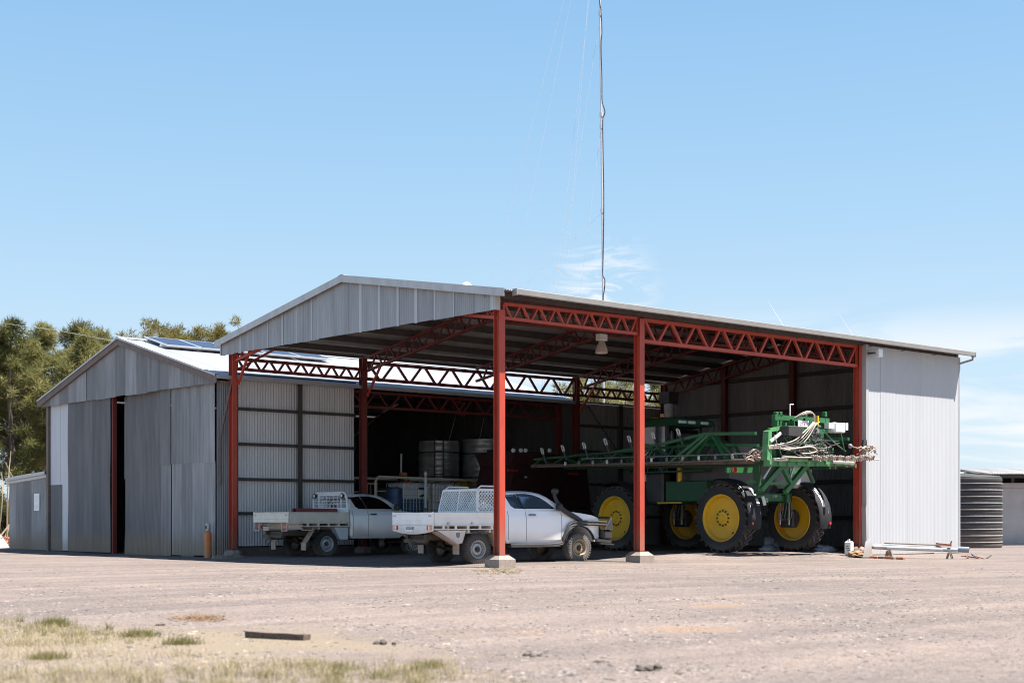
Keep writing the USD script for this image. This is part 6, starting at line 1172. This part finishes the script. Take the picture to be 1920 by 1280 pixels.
# black ribbed water tank and the block building behind
p = pd(1800, HZ, 62.0); wt = thing('water_tank', 'big black ribbed plastic water tank behind the pale end wall', 'water tank', (p[0], p[1], -0.05))
R = 1.70; zt = hz(893, 60.4) + 0.05; nb_ = 11; hb = zt / nb_
pr = [(0, 0), (R, 0)]
for k in range(nb_):
    z = k * hb; pr += [(R - 0.03, z + 0.02), (R + 0.0, z + 0.08), (R + 0.01, z + hb * 0.5), (R + 0.0, z + hb - 0.06), (R - 0.03, z + hb - 0.02)]
pr += [(R - 0.02, zt), (R - 0.1, zt + 0.05), (0.6, zt + 0.16), (0, zt + 0.17)]
sh_ = obj('shell', MB().lathe(pr, n=72), 'poly_black', wt, 40)
for k in range(1, nb_): obj('band', MB().lathe([(R - 0.02, k * hb - 0.03), (R + 0.03, k * hb - 0.012), (R + 0.03, k * hb + 0.012), (R - 0.02, k * hb + 0.018)], n=72), 'tank_band', sh_, 30)
obj('inlet_hose', MB().tube([pd(1797, 881, 60.0) - [p[0], p[1], -0.05], pd(1830, 887, 60.0) - [p[0], p[1], -0.05], pd(1858, 889, 60.0) - [p[0], p[1], -0.05]], 0.035, 8, 4), 'black', wt)
a = pd(1860, HZ, 66.0); rxv, ryv = np.array([*RX, 0]), np.array([*RY, 0])
bb = thing('block_building', 'low pale concrete wall building with an iron roof at the right edge', 'building', (a[0], a[1], 0), math.atan2(RX[1], RX[0]))
zw, zr = hz(905, 66.0), hz(888, 65.0)
for k in range(4):
    x0 = k * 1.62; obj('wall_panel', MB().bx(x0, x0 + 1.605, 0.0 + 0.004 * (k % 2), 0.16, -0.1, zw - 0.24), 'concrete_pale', bb, False); obj('top_panel', MB().bx(x0, x0 + 1.605, 0.008, 0.16, zw - 0.23, zw), 'concrete_pale', bb, False)
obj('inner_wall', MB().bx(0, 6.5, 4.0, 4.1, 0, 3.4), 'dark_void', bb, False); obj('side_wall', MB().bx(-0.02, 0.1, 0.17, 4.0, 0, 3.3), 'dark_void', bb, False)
sheets(bb, 'roof_sheet', V(-0.4, -0.9, zr), V(1, 0, 0), V(0, -0.08, 1), V(0, 1, 0.08), 7.2, 0.0, 5.4, 'roof_under', jit=0, amp=0.02, pitch=0.12)
obj('roof_beam', MB().bx(-0.3, 6.8, -0.7, -0.6, zr - 0.17, zr - 0.03), 'girt', bb, False)
for xx in (0.9, 3.2, 5.6): obj('roof_post', MB().bx(xx, xx + 0.12, 0.04, 0.14, zw, zr + 0.02), 'girt', bb, False)

# radio mast, its guys, aerials
def mp(px, py, t=58.0): return pd(px, py, t)
ms = thing('radio_mast', 'very tall thin grey guyed radio mast rising behind the big shed', 'mast')
obj('pole', MB().tube([V(*mp(1132, HZ)[:2], 0), mp(1131, 560), mp(1127.5, 230), mp(1125, 20), mp(1121, -270)], [0.05, 0.045, 0.042, 0.036, 0.03], 8), 'mast_grey', ms)
for px, py in ((1125.2, 26), (1127.3, 215), (1127.5, 237), (1129, 395)): obj('clamp', MB().cyl(mp(px, py + 4), mp(px, py - 4), 0.07, 8), 'mast_grey', ms)
obj('cable', MB().tube([mp(px, py, 57.9) for px, py in ((1121, -60), (1124, 0), (1127, 22), (1128.5, 60), (1127, 85), (1128.5, 150), (1129, 190), (1134, 207), (1133, 216), (1130, 228), (1131, 300), (1132, 380), (1131, 480), (1130.5, 515), (1134, 525), (1133, 545), (1131, 560), (1131, 640))], 0.022, 6, 4), 'hose_black', ms)
for (xa, ya), (xb, yb) in (((1121.5, -257), (962, 514)), ((1123, -163), (1040, 545)), ((1122, 51), (1053, 482)), ((1122, -250), (1064, 470)), ((1121.5, -260), (925, 500)), ((1127, 240), (1092, 500)), ((1128, 400), (1000, 512))):
    A = mp(xa, ya); g = (HZ - 20 - ya) / (yb - ya); B = mp(xa + (xb - xa) * g, HZ - 20, 57.0); mid = (A + B) / 2 + V(0, 0, -0.35)
    obj('guy_wire', MB().tube([A, mid, B], 0.0065, 5, 6), 'wire', ms)
for px in (1043.5, 1047.5): obj('insulator', MB().cyl(mp(px, 505), mp(px, 500), 0.02, 8), 'mast_grey', ms)
for (a, b, t, lb) in (((1441, 566), (1470, 612), 43.5, 'longer thin whip aerial slanting above the eave'), ((1574, 590), (1598, 627), 47.0, 'shorter faint whip aerial above the eave, further right'), ((955, 533), (955, 545), 40, 'tiny rod on the roof near the corner post')):
    A, B = pd(*a, t), pd(*b, t); B2 = B + (B - A) * 0.4
    single('whip_aerial', MB().tube([A, B2], [0.003, 0.007], 5), 'mast_grey', lb, 'aerial')
single('overhead_wire', MB().tube([pd(-300, 560, 62), pd(0, 605, 62), pd(110, 620, 62), pd(225, 642, 62), pd(300, 660, 62)], 0.009, 5, 4), 'cable_dull', 'thin pale overhead wire crossing in front of the left trees', 'wire')

# ------------------------------------------------------------------ trees
def blades(C, D, L, Wd, r):
    """triangles: base centre C, direction D, length L, width Wd"""
    rv = r.normal(size=D.shape); s = np.cross(D, rv); s /= np.linalg.norm(s, axis=1, keepdims=True) + 1e-9
    v = np.stack([C - s * Wd[:, None] / 2, C + s * Wd[:, None] / 2, C + D * L[:, None]], 1).reshape(-1, 3)
    return v, np.arange(len(v)).reshape(-1, 3)
def tree(px, top, t, spread, seed, leaf, label, name='she_oak', base=0.20, cat='tree', clumps=85, bare=0.0, group=None, per=330, lean=0.0, rnd=False):
    r = np.random.default_rng(seed); H = hz(top, t); p = pd(px, HZ, t)
    T = thing(name, label, cat, (p[0], p[1], 0), 0, group)
    wb = MB(); tip = V(r.normal() * 0.4 + lean, r.normal() * 0.4, H * 0.95)
    stems = [[V(0, 0, -0.2), V(r.normal() * 0.15, r.normal() * 0.15, H * 0.35), V(r.normal() * 0.3 + lean * .5, r.normal() * 0.3, H * 0.65), tip]]
    if spread > 1.6: stems.append([V(0.1, 0, -0.2), V(r.normal() * 0.6, r.normal() * 0.6, H * 0.3), V(r.normal() * 1.0, r.normal() * 1.0, H * 0.6), V(r.normal() * 1.3, r.normal() * 1.3, H * 0.88)])
    for s in stems: wb.tube(s, [0.20 * H / 11, 0.03], 8, 6)
    cl = []
    for k in range(clumps):
        s = spline(stems[k % len(stems)], 12); f = base + (0.99 - base) * (k + r.random()) / clumps; c = s[int(f * (len(s) - 1))]
        prof = math.sin(PI * min(1, max(0.0, (f - base) / (1 - base)) * (0.55 if rnd else 0.80) + 0.22)) ** 0.8
        a = r.uniform(0, 2 * PI); L = spread * prof * r.uniform(0.35, 1.08); e = c + V(math.cos(a) * L, math.sin(a) * L, L * r.uniform(0.1, 0.75))
        e[2] = min(e[2], H - 0.2)
        if k % 2 == 0 or f < base + 0.3: wb.tube([c, (c + e) / 2 + V(0, 0, 0.12 * L), e], [0.05 * (1.2 - f), 0.008], 5, 3)
        cl.append((e, r.uniform(0.22, 0.50) * (0.72 + 0.12 * spread))); 
        if r.random() < 0.6: cl.append(((c + e * 1.5) / 2.5 + r.normal(size=3) * 0.2, r.uniform(0.25, 0.5)))
    obj('trunk', wb, 'bark', T, 40)
    Cs, Ds, Ls = [], [], []
    for e, rad in cl:
        n = int(0.64 * per * (rad / 0.45) ** 1.6 * r.uniform(0.4, 1.2)); q = r.normal(size=(n, 3)); q /= np.linalg.norm(q, axis=1, keepdims=True); q *= (r.random(n) ** 0.5)[:, None]
        C = e + q * rad * [1, 1, 0.85]; D = q * 0.7 + V(0, 0, 0.25) + r.normal(size=(n, 3)) * 0.55; D /= np.linalg.norm(D, axis=1, keepdims=True)
        Cs.append(C); Ds.append(D); Ls.append(r.uniform(0.16, 0.42, n))
    C, D, L = np.vstack(Cs), np.vstack(Ds), np.concatenate(Ls)
    obj('crown', blades(C, D, L, r.uniform(0.03, 0.065, len(L)), r), leaf, T, False)
    return T
for i, (px, top, t, spd, lf, lb) in enumerate((
    (-55, 592, 74, 2.6, 'leaf_olive', 'olive she-oak cut by the left edge of the picture'),
    (22, 584, 72, 2.3, 'leaf_olive', 'tallest olive she-oak, second from the left edge'),
    (84, 588, 76, 2.1, 'leaf_olive', 'tall olive she-oak behind the lean-to roof'),
    (124, 594, 80, 2.1, 'leaf_dark', 'darker she-oak just left of the old shed gable'),
    (160, 612, 73, 1.5, 'leaf_olive', 'slim she-oak close behind the old shed gable'),
    (200, 603, 82, 2.0, 'leaf_olive', 'loose she-oak rising behind the left slope of the old gable'))):
    tree(px, top - 8, t, spd, 100 + i, lf, lb, base=0.30, clumps=125)
for i, (px, top, t, spd, lf, lb) in enumerate((
    (268, 628, 105, 1.6, 'leaf_gold', 'sparse tree tip just right of the old shed ridge'),
    (305, 606, 98, 2.0, 'leaf_gold', 'round yellow green tree behind the solar panels, left one'),
    (338, 614, 100, 2.0, 'leaf_gold', 'yellow green tree behind the middle of the solar panels'),
    (372, 622, 101, 1.9, 'leaf_gold', 'low yellow green tree between the solar panels and the big gable'),
    (408, 610, 99, 2.0, 'leaf_gold', 'yellow green tree beside the left eave of the big shed'),
    (446, 602, 98, 2.1, 'leaf_gold', 'yellow green tree half hidden by the big gable'))):
    tree(px, top - 9, t, spd * 1.15, 130 + i, lf, lb, 'garden_tree', base=0.6, clumps=75, per=300, rnd=True)
for i, (px, t) in enumerate(((1092, 92), (1135, 88), (1180, 90), (1226, 87), (1268, 91))):
    tree(px, 690, t, 2.2, 150 + i, 'leaf_olive', ['first', 'second', 'third', 'fourth', 'fifth'][i] + ' tree from the left in the strip of foliage seen under the far eave', 'far_tree', base=0.45, clumps=45, per=240)
for i, (px, t, h, lb) in enumerate(((2, 66, 1.9, 'low green bush beside the lean-to at the left edge'), (-30, 70, 2.6, 'taller bush at the very left edge'))):
    tree(px, HZ - (h - EYE) * F / t, t, 1.2, 170 + i, 'leaf_dark', lb, 'bush', base=0.1, cat='bush', clumps=30, per=260)
r_ = np.random.default_rng(3)
for k in range(4):
    A = pd(-14 + 9 * k, 985, 64); B = pd(-2 + 8 * k + 6 * r_.normal(), 905 - 20 * k, 64)
    single('dead_branch', MB().tube([A - V(0, 0, .9), (A + B) / 2 + r_.normal(size=3) * 0.2, B], [0.05, 0.012], 6, 4), 'bark_pale', ['short bare branch at the very left edge, left of the lean-to', 'bare branch second from the left edge beside the lean-to', 'bare branch third from the left edge beside the lean-to', 'tallest bare branch, nearest the lean-to wall'][k], 'branch')
# brick heap and white sheet at the left edge
for k in range(34):
    lv = k // 14; q = pd(-12 + 30 * r_.random() + 3 * lv, HZ, 58.5 + 1.2 * r_.random())
    single('brick', MB().rbx(-0.115, 0.115, -0.055, 0.055, -0.038, 0.038, 0.006).move(rotz(r_.uniform(0, 3)) @ rotx(r_.uniform(-0.3, 0.3)), (q[0], q[1], 0.05 + 0.16 * lv + 0.1 * r_.random())), 'brick_red', 'orange red brick in the heap at the left edge of the picture', 'brick', 'bricks heaped at the left edge', smooth=False)
a = [pd(-30, 1000, 57.6), pd(-2, 1000, 57.9), pd(17, 1026, 57.2), pd(-30, 1028, 57.0)]
single('white_sheet', MB().mani(Manifold.hull_points(np.array(a + [q + V(0.02, 0.02, 0.03) for q in a]))), 'galv_white', 'white metal sheet leaning on the bricks at the left edge', 'sheet', smooth=False)
single('timber_prop', MB().bar(pd(2, 1003, 57.5), pd(20, 980, 57.8), 0.04), 'wood', 'thin tan timber leaning on the lean-to by the bricks', 'timber', smooth=False)

# ------------------------------------------------------------------ foreground
def gp_(px, py): t = EYE * F / (py - HZ); return gd(px, t)
a, b = gp_(459, 1199), gp_(568, 1205)
d = (b - a); d /= np.linalg.norm(d); e = np.cross(V(0, 0, 1), d)
tm = []
for s in np.linspace(0, 1, 9):
    for (u_, w_) in ((0, 0), (0.11, 0), (0.11, 0.075), (0, 0.08)): tm.append(a + (b - a) * s + e * (u_ + r_.normal() * 0.004) + V(0, 0, w_ - 0.012 + r_.normal() * 0.003))
fq = [(i * 4 + j, i * 4 + (j + 1) % 4, (i + 1) * 4 + (j + 1) % 4, (i + 1) * 4 + j) for i in range(8) for j in range(4)] + [(0, 3, 2, 1), (32, 33, 34, 35)]
single('sleeper_offcut', MB().add(tm, fq), 'wood_dark', 'weathered dark timber offcut lying on the gravel in the foreground', 'timber', smooth=False)
def clod(px, py, r, sd, lb):
    q = gp_(px, py); mb = MB(); rr = np.random.default_rng(sd)
    for k in range(7):
        o = rr.normal(size=3) * r * [0.55, 0.55, 0.1]; b_ = blob((0, 0, 0), r * rr.uniform(0.25, 0.5), (1, 1, 0.7), sd + k, 0.4, 2); b_.move(None, q + o + [0, 0, r * 0.15]); mb.add(*b_.mesh())
    single('dung_clod', mb, 'dung', lb, 'clod', smooth=40)
clod(1210, 1259, 0.09, 11, 'largest dark clod on the gravel, at the bottom of the picture'); clod(1125, 1245, 0.055, 12, 'small dark clod left of the largest clod on the gravel'); clod(712, 1211, 0.07, 13, 'dark clod right of the timber offcut'); clod(300, 1174, 0.055, 14, 'dark clod behind the grass on the left'); clod(1000, 1234, 0.06, 15, 'flat dark clod between the offcut and the largest clod')
def fibres(name, mt, lb, cat, n, fn, seed, kind=None, flat=0.12, L=(0.05, 0.14), W=(0.003, 0.006)):
    rr = np.random.default_rng(seed); P = np.array([fn(rr) for _ in range(n)]); a = rr.uniform(0, 2 * PI, n); up = np.abs(rr.normal(size=n)) * flat
    D = np.stack([np.cos(a), np.sin(a), up], 1); D /= np.linalg.norm(D, axis=1, keepdims=True)
    v, f = blades(P + [0, 0, 0.004], D, rr.uniform(*L, n), rr.uniform(*W, n), rr); single(name, (v, f), mt, lb, cat, smooth=False, kind=kind)
fibres('straw_patch', 'straw_clump', 'flat reddish straw patch on the gravel behind the grass', 'straw', 900, lambda r: gp_(375 + 32 * r.normal() * 0.7, 1162 + 2.2 * r.normal()) + [0, 0, 0.03 * r.random()], 5, 'stuff', 0.3)
fibres('straw_patch', 'straw', 'loose pale straw and rubble around the corner post footing', 'straw', 500, lambda r: gp_(936 + 22 * r.normal(), 1072 + 2.5 * r.normal()) + [0, 0, 0.03 * r.random()], 6, 'stuff', 0.3, (0.05, 0.2), (0.008, 0.02))

def stuff(name, pb, mt, lb, cat): return single(name, pb, mt, lb, cat, smooth=False, kind='stuff')
rg = np.random.default_rng(21)
def grass_set(n, dens, hl, hw, lean, droop=0.25):
    out = []; got = 0
    while got < n:
        m = n * 3; px = rg.uniform(-260, 1050, m); t = rg.uniform(9.2, 17.2, m); py = HZ + EYE * F / t
        nz = meshkit.fbm(np.stack([px * t / F * 1.6, t * 1.6, np.zeros(m)], 1), 4, 3)
        k = rg.random(m) < dens(px, py, nz); out.append(np.stack([px[k], t[k]], 1)); got += k.sum()
    q = np.vstack(out)[:n]; r0 = (q[:, 0] - 960) / F; x = CAM[0] + q[:, 1] * (RX[0] * r0 + RY[0]); y = CAM[1] + q[:, 1] * (RX[1] * r0 + RY[1])
    B = np.stack([x, y, ground_z(x, y) - 0.004], 1); a = rg.uniform(0, 2 * PI, n); ln = np.abs(rg.normal(size=n)) * lean
    D = np.stack([np.cos(a) * ln, np.sin(a) * ln, np.ones(n)], 1); D /= np.linalg.norm(D, axis=1, keepdims=True); h = rg.uniform(*hl, n); w = rg.uniform(*hw, n)
    s = np.stack([-np.sin(a + 0.7), np.cos(a + 0.7), np.zeros(n)], 1)
    Mi = B + D * (h * 0.55)[:, None]; Tp = Mi + (D + np.stack([np.cos(a), np.sin(a), -0.6 * np.ones(n)], 1) * (droop + 0.5 * ln)[:, None]) * (h * 0.5)[:, None]; Tp[:, 2] = np.maximum(Tp[:, 2], B[:, 2] + 0.012)
    v = np.stack([B - s * w[:, None] / 2, B + s * w[:, None] / 2, Mi - s * w[:, None] * 0.4, Mi + s * w[:, None] * 0.4, Tp], 1).reshape(-1, 3); k = np.arange(n)[:, None] * 5
    return v, np.vstack([k + [0, 1, 3], k + [0, 3, 2], k + [2, 3, 4]])
ed = lambda px, py: np.clip((py - np.interp(px, [-260, 0, 120, 280, 330, 420, 560, 900, 1050], [1158, 1160, 1166, 1192, 1215, 1236, 1242, 1252, 1300])) / 14, 0, 1)
band = lambda px, py: np.clip((np.interp(px, [-260, 0, 150, 280, 330], [1240, 1232, 1222, 1212, 1200]) - py) / 10, 0, 1) * (px < 320) + np.clip((py - np.interp(px, [0, 200, 560, 830, 900], [1262, 1268, 1250, 1244, 1300])) / 10, 0, 1) * (px < 860)
def clumps(n, dens, rad, per, hl, hw, lean):
    cs = []
    while len(cs) < n:
        px, t = rg.uniform(-260, 900), rg.uniform(9.2, 17.2); py = HZ + EYE * F / t
        if rg.random() < dens(px, py): cs.append((px, t))
    P, A, R0 = [], [], []
    for px, t in cs:
        q = gd(px, t); k = int(per * rg.uniform(0.3, 1.3)); r1 = rg.uniform(*rad); o = rg.normal(size=(k, 2)) * r1 * 0.6
        P.append(np.stack([q[0] + o[:, 0], q[1] + o[:, 1], np.full(k, q[2] - 0.004)], 1)); A.append(np.arctan2(o[:, 1], o[:, 0]) + rg.normal(size=k) * 0.9); R0.append(rg.uniform(0.45, 1.0) * np.exp(-(o ** 2).sum(1) / (2 * r1 * r1)))
    B, a, hs = np.vstack(P), np.concatenate(A), np.concatenate(R0); n = len(B); ln = np.abs(rg.normal(size=n)) * lean
    D = np.stack([np.cos(a) * ln, np.sin(a) * ln, np.ones(n)], 1); D /= np.linalg.norm(D, axis=1, keepdims=True); h = rg.uniform(*hl, n) * hs; w = rg.uniform(*hw, n)
    s = np.stack([-np.sin(a + 0.7), np.cos(a + 0.7), np.zeros(n)], 1); Mi = B + D * (h * 0.55)[:, None]
    Tp = Mi + (D + np.stack([np.cos(a), np.sin(a), -0.5 * np.ones(n)], 1) * (0.3 + 0.5 * ln)[:, None]) * (h * 0.5)[:, None]; Tp[:, 2] = np.maximum(Tp[:, 2], B[:, 2] + 0.012)
    v = np.stack([B - s * w[:, None] / 2, B + s * w[:, None] / 2, Mi - s * w[:, None] * 0.4, Mi + s * w[:, None] * 0.4, Tp], 1).reshape(-1, 3); k = np.arange(n)[:, None] * 5
    return v, np.vstack([k + [0, 1, 3], k + [0, 3, 2], k + [2, 3, 4]])
gd_ = lambda px, py: float(ed(px, py) * np.clip(band(px, py) + 0.05, 0, 1))
stuff('dry_grass', clumps(300, gd_, (0.05, 0.16), 60, (0.07, 0.20), (0.003, 0.006), 0.45), 'grass_mix', 'pale dry grass growing at the lower left of the gravel yard', 'grass')
stuff('green_grass', clumps(50, gd_, (0.03, 0.10), 45, (0.08, 0.22), (0.003, 0.006), 0.32), 'grass_green', 'greener tufts among the dry grass at the lower left', 'grass')
stuff('straw_litter', grass_set(26000, lambda px, py, nz: np.clip(ed(px, py) * 1.2, 0, 1) * (0.35 + 0.65 * sst(nz, 0.35, 0.6)), (0.03, 0.09), (0.0025, 0.005), 2.6, 0.1), 'straw', 'flattened pale straw litter in the foreground', 'straw')
for px, py, n, h, lb in ((340, 1212, 420, 0.12, 'single rusty green grass tuft right of the grass bank'), (90, 1242, 500, 0.10, 'dark green grass tuft low on the left'), (805, 1258, 420, 0.10, 'green weed tuft at the right end of the bottom grass'), (640, 1262, 350, 0.09, 'small green tuft at the bottom, below the timber offcut'), (262, 1196, 520, 0.13, 'green tuft at the right end of the grass bank'), (100, 1176, 700, 0.17, 'tallest green tuft on the grass bank at the left')):
    q = gp_(px, py); rr = np.random.default_rng(px); P = q + rr.normal(size=(n, 3)) * [0.08, 0.08, 0]; D = np.stack([rr.normal(size=n) * 0.4, rr.normal(size=n) * 0.4, np.ones(n)], 1); D /= np.linalg.norm(D, axis=1, keepdims=True)
    v, f = blades(P, D, rr.uniform(0.4, 1.0, n) * h, rr.uniform(0.004, 0.007, n), rr); single('grass_tuft', (v, f), 'grass_green', lb, 'grass tuft', smooth=False, kind='stuff')

def scatter(name, n, tr, size, mats, label, cat, flat, seed, aspect=(1, 0.75, 0.5)):
    rr = np.random.default_rng(seed); pi = UsdGeom.PointInstancer.Define(stage, f'/World/{name}'); data(pi.GetPrim(), label, cat, None, 'stuff')
    paths = []
    for k, m in enumerate(mats):
        s = trimesh.creation.icosphere(1, 1.0); v = s.vertices * (1 + 0.25 * rr.normal(size=(len(s.vertices), 1))) * aspect
        usdkit.mesh(stage, f'/World/{name}/stone_shape_{k}', (v, s.faces), M[m]); paths.append(Sdf.Path(f'/World/{name}/stone_shape_{k}'))
    pi.CreatePrototypesRel().SetTargets(paths)
    t = tr[0] + (tr[1] - tr[0]) * rr.random(n) ** 1.3; px = rr.uniform(-150, 2070, n); r0 = (px - 960) / F
    x = CAM[0] + t * (RX[0] * r0 + RY[0]); y = CAM[1] + t * (RX[1] * r0 + RY[1]); keep = ~((x > -0.4) & (x < 20) & (y > -0.3)) & ~((x > -0.6) & (y > 12))
    x, y = x[keep], y[keep]; n = len(x); s = rr.uniform(*size, n) * rr.uniform(0.5, 1, n); z = ground_z(x, y) + 0.018 * 0 + s * flat
    a = rr.uniform(0, 2 * PI, n)
    pi.CreatePositionsAttr(Vt.Vec3fArray.FromNumpy(np.stack([x, y, z], 1).astype(np.float32))); pi.CreateProtoIndicesAttr(Vt.IntArray.FromNumpy(rr.integers(0, len(mats), n).astype(np.int32)))
    pi.CreateScalesAttr(Vt.Vec3fArray.FromNumpy(np.repeat(s[:, None], 3, 1).astype(np.float32)))
    pi.CreateOrientationsAttr(Vt.QuathArray([Gf.Quath(float(math.cos(q / 2)), 0, 0, float(math.sin(q / 2))) for q in a]))
mat('stone_grey', (0.17, 0.15, 0.14), (0.12, 0.105, 0.10), 0.9, 0, 20); mat('stone_pale', (0.30, 0.265, 0.24), (0.23, 0.20, 0.18), 0.9, 0, 20); mat('stone_dark', (0.06, 0.05, 0.047), (0.09, 0.075, 0.07), 0.9, 0, 20); mat('chip', (0.45, 0.38, 0.30), (0.36, 0.28, 0.21), 0.8, 0, 20)
scatter('gravel_stones', 60000, (9.0, 36.0), (0.007, 0.026), ('stone_grey', 'stone_pale', 'stone_grey', 'stone_dark'), 'loose grey and brown gravel stones over the yard', 'gravel', 0.2, 31)
scatter('wood_chips', 1500, (9.0, 24.0), (0.012, 0.05), ('chip', 'chip', 'bark'), 'pale and dark chips and sticks scattered on the yard', 'wood chips', 0.15, 32, (1, 0.22, 0.14))
